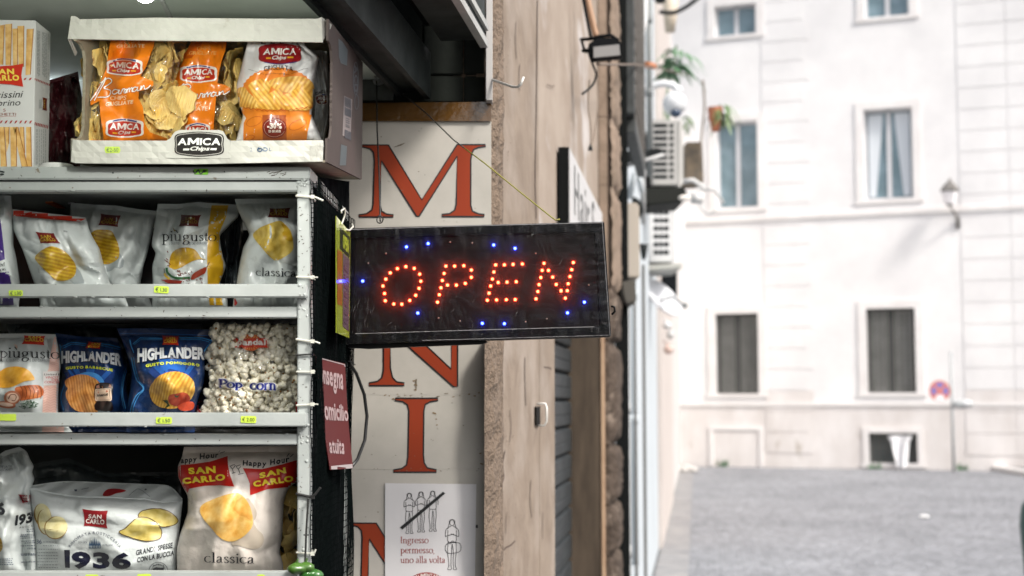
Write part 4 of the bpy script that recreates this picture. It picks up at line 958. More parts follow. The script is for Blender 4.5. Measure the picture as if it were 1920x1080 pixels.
for i in range(10):
    x = 234 + i * 10.5; y = 455 + i * 4.2; sh.append(poly(mp(T1, [(x, y), (x + 6, y + 2), (x + 3, y + 16), (x - 2, y + 14)])))
    y = 752 + i * 2.8; sh.append(poly(mp(T1, [(x, y), (x + 6, y + 2), (x + 2, y + 22), (x - 3, y + 20)])))
decal('red_cord', merge(*sh), ink(170, 50, 44), bx, bb, 1, 0)
q = decal('logo', poly(mp(T1, [(286, 584), (316, 594), (312, 634), (315, 676), (286, 668), (290, 628)])), ink(120, 40, 30), bx, bb, 1, 0)
decal('lettering', fit(text('SAN', 'x'), mp(T1, [(300, 600), (300, 660), (290, 656), (290, 604)])), ink(200, 170, 80), q, bb, 3, 0)
sh = []; r4 = random.Random(4)
for x in (250, 257, 264, 283, 290, 297, 305, 312, 322):
    y = 130 + (x - 240) * .3
    while y < (430 if x < 300 else 440): l = r4.uniform(6, 26); sh.append(poly(mp(T1, [(x, y), (x + 3, y + 1), (x + 3, y + l), (x, y + l - 1)]))); y += l + r4.uniform(3, 7)
for x in (242, 250, 262, 275, 290, 303):
    y = 800
    while y < 1030: l = r4.uniform(6, 26); sh.append(poly(mp(T1, [(x, y), (x + 3, y + 1), (x + 3, y + l), (x, y + l)]))); y += l + r4.uniform(3, 7)
for x in (262, 270, 277): sh.append(poly(mp(T1, [(x, 600), (x + 2.5, 600), (x + 2.5, 660), (x, 660)])))
decal('small_print', merge(*sh), ink(150, 156, 156), bx, bb, 1, 0)
rbq, _b = make_bag('crisp_bag', 'dark burgundy glossy bag between the breadstick box and the carton', 'crisp bag', [(72, 156), (74, 200), (76, 250), (70, 300), (70, 312)], [(146, 134), (152, 180), (156, 230), (152, 290), (150, 312)], 2.50, .04, 21, FOIL('bag_burgundy', (0.06, 0.008, 0.012), (0.03, 0.004, 0.006)), .008, .05)
lid = MB(); c0 = P(108, 312, 2.36); c0.z = ZS[0] + .001
lid.tube([c0, c0 + Vector((0, 0, .009)), c0 + Vector((0, 0, .0092)), c0 + Vector((0, 0, .013))], [.030, .031, .026, .025], 28)
o = lid.build('tub_lid', mat('lid_white', (0.72, 0.73, 0.72), rough=.3), smooth=False); tag(o, 'white plastic tub lid lying on the rack top between box and carton', 'lid')

# ================================================================== shelf 1
DK = ink(24, 26, 34)
YLD = chip_print('crisp_print_ridged', srgb(150, 120, 20), srgb(196, 164, 44), srgb(222, 196, 84), (52.0, 1.35))
YL = chip_print('crisp_print_plain', srgb(176, 142, 46), srgb(206, 178, 84), srgb(226, 206, 128))
YLO = chip_print('crisp_print_gold', srgb(150, 110, 16), srgb(186, 146, 30), srgb(210, 176, 60))
PUR = ink(62, 36, 116)
rt, bv = make_bag('crisp_bag', 'white and purple crisp bag at the far left end of the upper shelf', 'crisp bag', [(-75, 362), (-78, 420), (-80, 500), (-75, 572)], [(20, 367), (22, 395), (23, 430), (22, 458), (28, 482), (34, 520), (37, 545), (34, 572)], 2.41, .05, 31, WBAG, .007, .05, shelf=1, group='bags on the upper shelf')
decal('purple_panel', poly(mp(T31, [(-200, 250), (2, 262), (16, 380), (38, 590), (0, 600), (-200, 640)])), PUR, rt, bv, 1)
decal('purple_panel', poly(mp(T31, [(-200, 720), (0, 695), (70, 690), (92, 790), (110, 960), (-200, 960)])), PUR, rt, bv, 1)
decal('lettering', fit(serif('red', .2, .07), mp(T31, [(-28, 612), (38, 612), (38, 645), (-28, 650)])), DK, rt, bv, 2)
decal('lettering', fit(serif('onion', .2, .07), mp(T31, [(-60, 662), (46, 655), (46, 680), (-60, 690)])), DK, rt, bv, 2)
rt, bv = make_bag('crisp_bag', 'white crisp bag in deep shade behind the red topped one, showing half a ridged crisp', 'crisp bag', [(133, 380), (130, 430), (140, 500), (150, 572)], [(298, 396), (291, 408), (288, 425), (281, 454), (274, 480), (268, 500), (262, 533), (280, 560), (289, 572)], 2.50, .05, 33, WBAG, .007, .05, shelf=1, top=(0, 0, -3, 0, 0), group='bags on the upper shelf')
sancarlo(rt, bv, mp(T31, [(815, 220), (978, 235), (955, 328), (795, 315)]), (mp(T31, [(842, 250), (918, 256), (912, 280), (838, 276)]), mp(T31, [(820, 276), (948, 282), (940, 306), (815, 300)])), (96, 30, 32), (150, 130, 40))
decal('printed_shadow', poly(mp(T31, [(870, 690), (850, 625), (960, 520), (1005, 600), (995, 650), (970, 665), (930, 655), (905, 680)]), False), ink(150, 158, 160), rt, bv, 1)
decal('crisp_picture', poly(mp(T31, [(740, 375), (880, 352), (930, 400), (965, 500), (960, 580), (900, 620), (850, 628), (740, 600)]), True), YLD, rt, bv, 2)
rt, bv = make_bag('crisp_bag', 'white crisp bag with red top strip, tilted, front left on the upper shelf', 'crisp bag', [(23, 392), (24, 430), (42, 468), (60, 520), (74, 560), (76, 572)], [(160, 408), (164, 418), (166, 428), (171, 440), (186, 466), (192, 490), (205, 530), (235, 558), (243, 572)], 2.41, .05, 32, WBAG, .0065, .05, shelf=1, group='bags on the upper shelf')
decal('red_strip', poly(mp(T31, [(90, 170), (300, 196), (500, 212), (720, 240), (690, 262), (640, 284), (400, 266), (95, 237)])), ink(200, 48, 24), rt, bv, 1)
sancarlo(rt, bv, mp(T31, [(288, 365), (437, 378), (490, 462), (328, 460)]), (mp(T31, [(328, 392), (405, 394), (416, 420), (335, 418)]), mp(T31, [(322, 420), (440, 420), (458, 446), (330, 445)])), (116, 30, 30), (190, 160, 50))
decal('crisp_picture', poly(mp(T31, [(285, 575), (320, 530), (395, 488), (440, 488), (520, 520), (580, 580), (615, 640), (610, 710), (570, 750), (500, 765), (440, 750), (380, 690), (310, 620)]), True), YLD, rt, bv, 2)
decal('printed_shadow', poly(mp(T31, [(560, 755), (612, 720), (618, 650), (650, 690), (680, 760), (680, 785), (600, 790)])), ink(150, 158, 160), rt, bv, 1)
decal('small_print', fit(text('1936', 'r', .1), mp(T31, [(515, 355), (545, 362), (545, 372), (515, 366)])), DK, rt, bv, 2)
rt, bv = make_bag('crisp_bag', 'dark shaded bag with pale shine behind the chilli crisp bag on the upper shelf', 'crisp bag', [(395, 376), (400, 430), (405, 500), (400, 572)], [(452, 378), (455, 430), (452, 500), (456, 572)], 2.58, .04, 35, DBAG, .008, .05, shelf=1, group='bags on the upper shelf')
rt, bv = make_bag('crisp_bag', 'white crisp bag with yellow stripe and chilli picture on the upper shelf', 'crisp bag', [(296, 382), (290, 420), (285, 450), (284, 461), (292, 475), (285, 498), (286, 530), (285, 572)], [(446, 384), (448, 405), (412, 440), (413, 460), (419, 485), (424, 500), (412, 530), (426, 560), (428, 572)], 2.47, .05, 36, WBAG, .006, .05, shelf=1, top=(0, 0, -4, -2, 0), group='bags on the upper shelf')
decal('yellow_stripe', poly(mp(T32, [(552, 120), (690, 120), (665, 240), (605, 380), (640, 560), (640, 700), (605, 785), (640, 960), (530, 960), (515, 785), (510, 560), (520, 330)])), ink(205, 160, 30), rt, bv, 1)
sancarlo(rt, bv, mp(T32, [(300, 228), (462, 230), (440, 325), (285, 322)]), (rq(T32, 335, 250, 408, 273), rq(T32, 305, 276, 430, 300)), (92, 26, 28), (130, 112, 40))
decal('lettering', fit(serif('piùgusto', .16, .05), mp(T32, [(148, 348), (585, 360), (585, 468), (148, 472)])), DK, rt, bv, 3)
decal('lettering', merge(fit(text('IL GUSTO', 'r', .1), rq(T32, 200, 450, 288, 468)), fit(text('E DEI CURIOSI', 'r', .1), rq(T32, 366, 448, 506, 468))), ink(90, 100, 110), rt, bv, 3)
decal('accent', poly(mp(T32, [(236, 330), (262, 360), (250, 364)])), ink(150, 120, 40), rt, bv, 4)
decal('crisp_picture', poly(mp(T32, [(202, 640), (215, 560), (260, 510), (320, 492), (390, 500), (430, 530), (460, 575), (502, 592), (440, 590), (380, 610), (310, 650), (255, 672), (215, 660)]), True), YLO, rt, bv, 2)
decal('chilli_picture', ribbon(mp(T32, cat([(185, 655), (190, 690), (230, 728), (290, 742), (370, 736)])), 4), ink(34, 92, 48), rt, bv, 3)
decal('chilli_picture', poly(mp(T32, [(378, 735), (400, 700), (450, 672), (500, 652), (508, 670), (490, 705), (440, 730), (395, 752)]), True), ink(150, 52, 26), rt, bv, 4)
decal('chilli_stem', ribbon(mp(T32, cat([(503, 660), (515, 640), (530, 612)])), 1.3), ink(70, 40, 30), rt, bv, 4)
decal('chilli_picture', poly(mp(T32, [(138, 755), (190, 752), (260, 756), (310, 762), (300, 785), (200, 782)])), ink(158, 40, 22), rt, bv, 4)
decal('chilli_picture', ribbon(mp(T32, cat([(168, 700), (180, 725), (210, 748)])), 4), ink(226, 186, 40), rt, bv, 3)
decal('chilli_stem', ribbon(mp(T32, [(168, 700), (166, 660)]), 1.2), ink(50, 60, 40), rt, bv, 3)
r5 = random.Random(8); sh = []
for i in range(26):
    x, y = (r5.uniform(265, 400), r5.uniform(670, 712)) if i < 9 else (r5.uniform(305, 470), r5.uniform(735, 783)) if i < 20 else (r5.uniform(168, 205), r5.uniform(520, 640))
    sh.append(ribbon(mp(T32, cat([(x, y), (x + r5.uniform(-8, 8), y + r5.uniform(4, 10)), (x + r5.uniform(4, 16), y + r5.uniform(6, 14))])), r5.uniform(.8, 1.7)))
decal('spice_flecks', merge(*sh), ink(110, 34, 24), rt, bv, 3)
rt, bv = make_bag('crisp_bag', 'white crisp bag lettered classica at the right end of the upper shelf', 'crisp bag', [(440, 373), (445, 392), (452, 408), (468, 440), (456, 463), (452, 480), (448, 500), (443, 530), (438, 560), (436, 572)], [(566, 372), (568, 430), (566, 500), (570, 572)], 2.43, .055, 38, WBAG, .0055, .05, shelf=1, group='bags on the upper shelf')
sancarlo(rt, bv, mp(T32, [(1018, 178), (1188, 172), (1170, 258), (1000, 250)]), (rq(T32, 1050, 186, 1138, 210), rq(T32, 1022, 212, 1160, 236)), (92, 30, 28), (150, 132, 44))
decal('printed_shadow', poly(mp(T32, [(1150, 300), (1208, 350), (1240, 420), (1228, 500), (1260, 560), (1260, 640), (1150, 625), (1060, 590), (1180, 540)]), True), ink(176, 180, 178), rt, bv, 1)
decal('crisp_picture', poly(mp(T32, [(885, 400), (930, 340), (1020, 300), (1100, 278), (1150, 315), (1190, 370), (1208, 470), (1190, 530), (1100, 590), (1040, 585), (960, 500)]), True), YL, rt, bv, 2)
decal('crisp_fold', poly(mp(T32, [(1105, 300), (1150, 320), (1190, 380), (1200, 440), (1150, 430), (1120, 380), (1135, 350)]), True), YLO, rt, bv, 3)
decal('lettering', fit(serif('classica', .17, .05), mp(T32, [(903, 650), (1228, 662), (1228, 732), (903, 722)])), DK, rt, bv, 3)
decal('lettering_marks', merge(poly(ell(*T32(1240, 680), 1.4, 1.4)), poly(ell(*T32(1256, 676), 1.2, 1.2))), DK, rt, bv, 3)
decal('red_corner', poly(mp(T32, [(700, 940), (740, 905), (760, 940), (745, 960), (700, 960)])), ink(190, 40, 40), rt, bv, 3)
k = MB(); k.box((-1.1, 2.60, ZS[1] + .001), (-.62, 2.78, ZS[1] + .165)); o = k.build('goods_box', mat('goods_box', (0.10, 0.04, 0.035), rough=.5, col2=(0.05, 0.05, 0.055), nscale=7)); tag(o, 'dark carton standing at the back of the upper shelf', 'carton')
k = MB(); k.box(P(-60, 372, 2.62), P(122, 365, 2.75)); o = k.build('wood_strip', mat('pale_wood', (0.52, 0.40, 0.20), rough=.5)); tag(o, 'pale wooden strip lying on the goods behind the red topped bag', 'strip')
k = MB(); k.box(P(85, 381, 2.55), P(122, 374, 2.62)); o = k.build('orange_packet', mat('orange_packet', (0.55, 0.13, 0.03), rough=.4)); tag(o, 'small orange packet behind the red topped crisp bag', 'packet')
k = MB(); k.prism([P(120, 366, 2.56), P(163, 364, 2.56), P(164, 379, 2.56), P(150, 377, 2.56), P(128, 383, 2.56)], (0, .03, 0)); o = k.build('clear_packet', mat('lilac_packet', (0.48, 0.45, 0.52), rough=.25, coat=.5)); tag(o, 'small lilac grey packet under the rail behind the red topped bag', 'packet')

# ================================================================== shelf 2
rt, bv = make_bag('crisp_bag', 'white crisp bag with roast meat picture and pink stripe, left on the middle shelf', 'crisp bag', [(-60, 620), (-62, 700), (-58, 812)], [(104, 627), (108, 650), (113, 687), (109, 715), (108, 745), (108, 775), (128, 800), (136, 812)], 2.41, .045, 41, WBAG, .005, .05, shelf=2, top=(0, 4, 2, 0, 0), group='bags on the middle shelf')
decal('pink_stripe', poly(mp(T51, [(440, 180), (520, 180), (520, 960), (340, 960), (342, 780), (350, 600), (372, 480), (392, 440), (402, 350)])), ink(222, 186, 174), rt, bv, 1)
sh = []
for i in range(12):
    y = 590 + i * 20; sh.append(ribbon(mp(T51, [(348, y + 10), (378, y - 6), (405, y + 8), (435, y - 6), (465, y + 8)]), .9))
for i in range(9): y = 330 + i * 15; sh.append(ribbon(mp(T51, [(405, y + 10), (430, y - 4), (455, y + 8), (478, y)]), .9))
decal('stripe_chevrons', merge(*sh), ink(206, 160, 148), rt, bv, 2)
decal('white_label', poly(mp(T51, [(345, 462), (500, 455), (500, 568), (348, 575)])), ink(216, 214, 212), rt, bv, 3)
decal('lettering', fit(text('Limited Ed', 'r', .1, .2), mp(T51, [(352, 476), (498, 474), (498, 490), (352, 492)])), DK, rt, bv, 5)
for s, q in (('VINCITA', (366, 500, 490, 518)), ('DEL', (412, 520, 470, 534)), ('CONCERT', (356, 538, 500, 556))): decal('lettering', fit(text(s, 'r', .1, .2), rq(T51, *q)), ink(196, 60, 60), rt, bv, 5)
sancarlo(rt, bv, mp(T51, [(195, 168), (368, 172), (358, 250), (176, 240)]), (mp(T51, [(232, 172), (330, 174), (328, 196), (230, 196)]), mp(T51, [(200, 194), (352, 196), (350, 222), (198, 220)])), (188, 50, 34), (246, 216, 80))
decal('lettering', fit(serif('piùgusto', .16, .05), mp(T51, [(-5, 258), (480, 275), (480, 388), (-5, 380)])), DK, rt, bv, 4)
decal('lettering', merge(fit(text('IL GUSTO', 'r', .1), rq(T51, 50, 360, 158, 382)), fit(text('E DEI CURIOSI', 'r', .1), rq(T51, 240, 360, 398, 382))), ink(120, 124, 128), rt, bv, 3)
decal('accent', poly(mp(T51, [(115, 240), (140, 250), (146, 275), (130, 268)])), ink(226, 190, 176), rt, bv, 3)
GLD = chip_print('crisp_print_orange', srgb(214, 142, 30), srgb(236, 174, 60), srgb(246, 202, 106))
decal('crisp_picture', poly(mp(T51, [(-60, 500), (0, 458), (60, 428), (150, 422), (230, 450), (278, 512), (268, 532), (200, 540), (110, 580), (50, 595), (-60, 580)]), True), GLD, rt, bv, 2)
MEAT = chip_print('meat_print', srgb(150, 70, 34), srgb(196, 106, 58), srgb(226, 150, 96))
decal('meat_picture', poly(mp(T51, [(120, 600), (180, 578), (300, 570), (345, 600), (352, 640), (320, 672), (220, 690), (160, 690)]), True), MEAT, rt, bv, 2)
sh = [ribbon(mp(T51, cat([(x, 576), (x + 22, 620), (x + 14, 682)])), 1.1) for x in (165, 195, 225, 255, 285, 312)]
decal('meat_string', merge(*sh), ink(120, 56, 30), rt, bv, 4)
decal('meat_slice', poly(mp(T51, ell(102, 672, 68, 56))), ink(176, 112, 84), rt, bv, 4); decal('meat_slice', poly(mp(T51, ell(104, 672, 50, 40))), ink(222, 190, 168), rt, bv, 5)
decal('meat_slice', ribbon(mp(T51, cat([(70, 680), (85, 650), (120, 645), (135, 670), (120, 695), (95, 690)])), 1.5), ink(120, 66, 48), rt, bv, 6)
decal('meat_slice', poly(mp(T51, ell(50, 728, 82, 26, .12))), ink(182, 110, 80), rt, bv, 5); decal('meat_slice', poly(mp(T51, ell(52, 724, 58, 15, .12))), ink(226, 196, 176), rt, bv, 6)
sh = []
for i in range(60): x, y = r5.uniform(170, 290), r5.uniform(700, 755); a = r5.uniform(0, 6.28); sh.append(ribbon(mp(T51, [(x, y), (x + 24 * math.cos(a), y + 16 * math.sin(a))]), .9))
decal('herb_picture', merge(*sh), ink(50, 84, 56), rt, bv, 7)
BGL = ink(66, 140, 210, 28); BG2 = ink(26, 88, 168, 28); BG3 = ink(14, 52, 116, 28)
def highlander(rt, bv, T, ox, oy, sc, skew, sub, chip, arcy=(0, 0)):
    pass
rt, bv = make_bag('crisp_bag', 'blue crisp bag with sauce bottle picture, left of the two blue bags', 'crisp bag', [(103, 624), (108, 659), (113, 690), (116, 706), (111, 729), (109, 750), (110, 812)], [(220, 634), (231, 666), (238, 683), (237, 729), (242, 760), (240, 812)], 2.44, .05, 42, BBAG, .005, .05, shelf=2, top=(0, 2, 3, 1, 0), group='blue bags on the middle shelf')
decal('glow_fan', poly(mp(T51, [(520, 470), (640, 440), (760, 440), (940, 440), (900, 560), (560, 560)])), BG3, rt, bv, 1)
for q in ([(590, 440), (640, 440), (680, 540), (650, 540)], [(700, 440), (770, 440), (740, 540), (700, 540)], [(870, 450), (920, 450), (830, 540), (800, 520)], [(540, 440), (565, 440), (620, 510), (600, 520)]): decal('glow_ray', poly(mp(T51, q)), BG2, rt, bv, 2)
decal('glow_fan', poly(mp(T51, ell(715, 560, 130, 95))), BGL, rt, bv, 3)
decal('frame_line', merge(ribbon(mp(T51, [(492, 268), (500, 260), (578, 226), (700, 238)]), 1.7), ribbon(mp(T51, [(488, 240), (500, 330)]), 1.5), ribbon(mp(T51, [(512, 272), (582, 240), (695, 252)]), .9), ribbon(mp(T51, [(818, 238), (900, 250), (985, 272)]), 1.7), ribbon(mp(T51, [(820, 252), (975, 286)]), .9), ribbon(mp(T51, cat([(1035, 425), (1002, 520), (990, 640), (1015, 760)])), 1.6), ribbon(mp(T51, cat([(1018, 425), (990, 520), (978, 640), (1000, 760)])), .8), ribbon(mp(T51, cat([(530, 560), (500, 640), (498, 700), (520, 780)])), 1.0)), ink(70, 150, 215, 28), rt, bv, 2)
sancarlo(rt, bv, mp(T51, [(715, 220), (822, 228), (808, 280), (694, 270)]), (mp(T51, [(738, 230), (812, 234), (806, 252), (734, 250)]), mp(T51, [(718, 250), (806, 256), (800, 272), (714, 268)])), (206, 50, 26), (250, 214, 70))
def blk(s, x0, y0, x1, y1, T, top=(0, 0, 0), bot=(0, 0, 0)):
    sh = fit(text(s, 'x', .035), (0, 0, 1, 1))
    def fn(x, y):
        t = y; a = np.interp(x, [0, .5, 1], [y0 + top[0], y0 + top[1], y0 + top[2]]); b_ = np.interp(x, [0, .5, 1], [y1 + bot[0], y1 + bot[1], y1 + bot[2]])
        return T(x0 + x * (x1 - x0), a * (1 - t) + b_ * t)
    return xf(sh, fn)
decal('lettering', blk('HIGHLANDER', 502, 300, 980, 385, T51, (-4, 4, 20), (20, -5, 38)), ink(8, 20, 50), rt, bv, 3)
decal('lettering', blk('HIGHLANDER', 500, 296, 978, 381, T51, (-4, 4, 20), (18, -5, 38)), ink(226, 230, 232), rt, bv, 4)
decal('lettering', arc_map(fit(text('GUSTO BARBECUE', 'x', .12), mp(T51, [(535, 424), (910, 440), (908, 462), (536, 446)])), 4), ink(214, 226, 60), rt, bv, 4)
CBR = chip_print('crisp_print_brown', srgb(176, 106, 44), srgb(220, 156, 84), srgb(240, 196, 130), (62.0, 0.25))
decal('crisp_picture', poly(mp(T51, [(532, 540), (560, 510), (600, 492), (650, 484), (720, 494), (790, 530), (835, 600), (840, 700), (800, 782), (650, 785), (580, 745), (540, 665), (540, 625), (552, 600), (535, 570)]), True), CBR, rt, bv, 5)
bo = decal('bottle_picture', poly(mp(T51, [(768, 600), (778, 565), (822, 548), (878, 550), (906, 572), (910, 620), (895, 690), (908, 730), (900, 775), (790, 775), (765, 735), (780, 700), (766, 650)]), True), ink(28, 16, 16), rt, bv, 6)
decal('bottle_shine', merge(poly(mp(T51, [(782, 575), (816, 560), (816, 590), (784, 595)])), poly(mp(T51, [(884, 562), (900, 575), (900, 596), (880, 590)]))), ink(170, 120, 100), rt, bv, 7)
decal('bottle_label', poly(mp(T51, rrect(772, 598, 898, 698, 12))), ink(222, 196, 172), rt, bv, 8)
decal('bottle_label_line', ribbon(mp(T51, rrect(780, 606, 890, 690, 10)), .5, True), ink(120, 90, 70), rt, bv, 9)
decal('lettering', fit(text('BARBECUE', 'x', .06), rq(T51, 786, 640, 880, 658)), ink(30, 22, 20), rt, bv, 10)
decal('label_flames', merge(poly(mp(T51, [(792, 628), (799, 614), (806, 628)])), poly(mp(T51, [(862, 628), (870, 614), (878, 628)]))), ink(200, 90, 40), rt, bv, 10)
decal('bottle_shelf', poly(rq(T51, 795, 776, 886, 800)), ink(110, 124, 130), rt, bv, 6)
rt, bv = make_bag('crisp_bag', 'blue crisp bag with tomato picture beside the popcorn bag', 'crisp bag', [(219, 616), (226, 632), (233, 650), (240, 672), (247, 698), (244, 728), (239, 760), (237, 812)], [(408, 618), (402, 634), (393, 648), (383, 668), (384, 700), (380, 725), (371, 748), (365, 775), (365, 812)], 2.40, .055, 43, BBAG, .005, .05, shelf=2, ts=.07, top=(0, -1, -1, 0, 0), group='blue bags on the middle shelf')
decal('seal_line', ribbon(mp(T52, [(50, 152), (300, 150), (600, 162), (830, 172)]), .9), ink(60, 110, 180, 28), rt, bv, 1)
for q in ([(340, 400), (640, 400), (700, 470), (600, 560), (400, 560), (300, 470)],): decal('glow_fan', poly(mp(T52, q)), BG3, rt, bv, 1)
for q in ([(330, 420), (370, 405), (440, 480), (410, 500)], [(395, 405), (420, 402), (460, 470), (440, 478)], [(560, 402), (590, 400), (560, 470), (535, 470)], [(630, 405), (670, 412), (610, 500), (580, 480)]): decal('glow_ray', poly(mp(T52, q)), BG2, rt, bv, 2)
decal('glow_fan', poly(mp(T52, [(380, 360), (600, 360), (590, 470), (470, 440), (400, 470)])), BG2, rt, bv, 2)
decal('frame_line', merge(ribbon(mp(T52, [(170, 242), (228, 192), (405, 196)]), 1.9), ribbon(mp(T52, [(180, 248), (232, 206), (400, 208)]), .9), ribbon(mp(T52, cat([(146, 205), (156, 250), (180, 310)])), 1.6), ribbon(mp(T52, [(545, 190), (730, 192), (805, 212), (770, 255), (742, 296)]), 1.8), ribbon(mp(T52, [(545, 204), (720, 206), (785, 222)]), .9), ribbon(mp(T52, cat([(160, 345), (178, 440), (205, 530), (256, 600), (200, 655), (165, 730), (152, 790)])), 1.8), ribbon(mp(T52, cat([(178, 345), (194, 440), (222, 530), (262, 600), (216, 660), (182, 730), (170, 790)])), .9)), ink(70, 150, 215, 28), rt, bv, 3)
sancarlo(rt, bv, mp(T52, [(406, 170), (542, 176), (540, 250), (410, 247)]), (rq(T52, 438, 186, 510, 208), rq(T52, 420, 208, 528, 232)), (214, 56, 26), (250, 216, 74))
decal('lettering', blk('HIGHLANDER', 214, 278, 748, 362, T52, (2, -4, -12), (34, -8, 10)), ink(8, 20, 50), rt, bv, 4)
decal('lettering', blk('HIGHLANDER', 210, 272, 744, 357, T52, (2, -4, -10), (32, -8, 10)), ink(232, 236, 238), rt, bv, 5)
decal('lettering', arc_map(fit(text('GUSTO POMODORO', 'x', .12), mp(T52, [(275, 404), (706, 398), (706, 420), (276, 430)])), 4.5), ink(214, 226, 60), rt, bv, 5)
CYB = chip_print('crisp_print_tomato', srgb(176, 126, 40), srgb(214, 168, 70), srgb(238, 202, 110), (62.0, -0.35))
decal('crisp_picture', poly(mp(T52, ell(488, 612, 182, 146, -.25, 40, .012, 4))), CYB, rt, bv, 6)
TOM = chip_print('tomato_print', srgb(120, 30, 16), srgb(160, 50, 28), srgb(200, 96, 60))
decal('tomato_picture', poly(mp(T52, [(455, 680), (470, 645), (520, 635), (570, 628), (615, 645), (630, 680), (610, 715), (540, 738), (480, 725)]), True), TOM, rt, bv, 7)
decal('tomato_picture', poly(mp(T52, [(525, 740), (560, 715), (630, 700), (658, 720), (650, 760), (600, 780), (545, 768)]), True), ink(178, 66, 40), rt, bv, 8)
decal('tomato_leaf', merge(poly(mp(T52, [(500, 640), (520, 655), (545, 640), (525, 668), (505, 660)])), poly(mp(T52, [(415, 690), (450, 685), (470, 735), (430, 755), (450, 720)]))), ink(40, 60, 34), rt, bv, 9)
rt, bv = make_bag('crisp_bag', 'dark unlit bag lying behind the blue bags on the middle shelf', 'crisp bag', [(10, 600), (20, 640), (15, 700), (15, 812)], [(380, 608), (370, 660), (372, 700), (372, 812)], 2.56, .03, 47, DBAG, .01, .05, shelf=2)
# popcorn bag
LP_, RP_ = [(404, 604), (398, 634), (387, 664), (388, 700), (393, 722), (382, 738), (372, 752), (366, 775), (363, 800), (362, 812)], [(560, 600), (563, 650), (566, 720), (570, 775), (568, 812)]
rt, bv = make_bag('popcorn_bag', 'clear bag full of white popcorn at the right end of the middle shelf', 'popcorn bag', LP_, RP_, 2.41, .05, 51, CLEAR, .006, .07, shelf=2)
def popcorn_mesh(seed):
    r = random.Random(seed); bm = bmesh.new()
    for i in range(r.randint(4, 5)):
        a = r.uniform(0, 6.28); t = r.uniform(-1, 1); d = .0050 * r.uniform(.6, 1.1); q = Vector((math.cos(a) * math.sqrt(1 - t * t), math.sin(a) * math.sqrt(1 - t * t), t)) * d
        ret = bmesh.ops.create_icosphere(bm, subdivisions=2, radius=.0045 * r.uniform(.8, 1.25))
        for v in ret['verts']:
            v.co = v.co * (1 + .55 * mnoise.noise(v.co * 330 + Vector((seed * 3.1, i * 1.7, 0)))) + q
    for f in bm.faces: f.smooth = True
    ret = bmesh.ops.create_icosphere(bm, subdivisions=1, radius=.0020)
    nf0 = set(ret['verts'])
    for v in ret['verts']: v.co += Vector((0, -.0052, .001))
    for f in bm.faces:
        if f.verts[0] in nf0: f.material_index = 1
    me = bpy.data.meshes.new('popcorn_piece'); bm.to_mesh(me); bm.free()
    me.materials.append(mat('popcorn_white', (0.93, 0.89, 0.74), rough=.65, col2=(0.84, 0.68, 0.34), nscale=160, nlo=.58, nhi=.8)); me.materials.append(mat('popcorn_hull', (0.32, 0.16, 0.04), rough=.4)); return me
PCM = [popcorn_mesh(i) for i in range(7)]
pg = [(404, 612), (560, 606), (562, 778), (372, 778), (388, 745), (400, 722), (394, 690), (392, 664)]
r6 = random.Random(12); placed = 0
for layer, (yy, st_) in enumerate(((2.378, 11.4), (2.392, 12.5))):
    for (x, y) in spots_in(pg, st_, 60 + layer):
        if placed >= 298: break
        o = bpy.data.objects.new('popcorn_piece', r6.choice(PCM)); C.objects.link(o); o.parent = rt; e_ = min(1, min(abs(x - 385), abs(565 - x)) / 50)
        o.location = P(x, y, yy + .03 * (1 - e_) ** 2 + r6.uniform(-.004, .006)) - ORG[rt.name]; o.rotation_euler = [r6.uniform(0, 6.28) for _ in range(3)]; s = r6.uniform(.75, 1.2); o.scale = (s, s, s); placed += 1
# packed kernels deeper in the bag
k = MB(); tv = [v.co.copy() for v in PCM[0].vertices]; tf = [tuple(p.vertices) for p in PCM[0].polygons]
for (x, y) in spots_in(pg, 14, 77):
    c_ = P(x, y, 2.405); k.raw([c_ + v * 1.3 for v in tv], tf)
q_ = k.build('packed_popcorn', PCM[0].materials[0], rt, smooth=True); tag(q_, kind='stuff')
fr = decal('sun_emblem', poly(mp(T52, ell(1125, 226, 84, 68))), ink(212, 96, 50), rt, bv, 2)
decal('sun_rays', merge(*[ribbon(mp(T52, [(1125 + 26 * math.cos(a), 232 + 20 * math.sin(a)), (1125 + 78 * math.cos(a), 228 + 60 * math.sin(a))]), 1.1) for a in [i * math.pi / 11 for i in range(22)]]), ink(240, 186, 110), fr, bv, 3)
decal('emblem_banner', poly(mp(T52, [(1000, 196), (1256, 192), (1252, 228), (1256, 268), (1000, 268), (1004, 230)])), ink(206, 70, 52), rt, bv, 4)
decal('emblem_border', merge(ribbon(mp(T52, cat([(1008, 190), (992, 205), (992, 255), (1008, 272)])), 1.2), ribbon(mp(T52, cat([(1248, 186), (1264, 200), (1264, 255), (1248, 272)])), 1.2)), ink(206, 70, 52), rt, bv, 5)
decal('lettering', fit(text('pandal', 'x', .04), rq(T52, 1018, 200, 1240, 266)), ink(244, 234, 226), rt, bv, 6)
for w_, c_, lf in ((6.2, (232, 232, 238), 2), (None, (28, 44, 140), 4)):
    for s, q in (('Pop', [(868, 520), (1062, 530), (1062, 618), (868, 612)]), ('corn', [(1118, 552), (1326, 556), (1326, 612), (1118, 606)])):
        g = fit(serif(s, .30, .12) if w_ is None else serif(s, .62, .44), mp(T52, q)) if w_ is None else fit(serif(s, .62, .44), mp(T52, [(q[0][0] - 6, q[0][1] - 6), (q[1][0] + 6, q[1][1] - 6), (q[2][0] + 6, q[2][1] + 6), (q[3][0] - 6, q[3][1] + 6)]))
        decal('lettering', g, ink(*c_), rt, bv, lf)
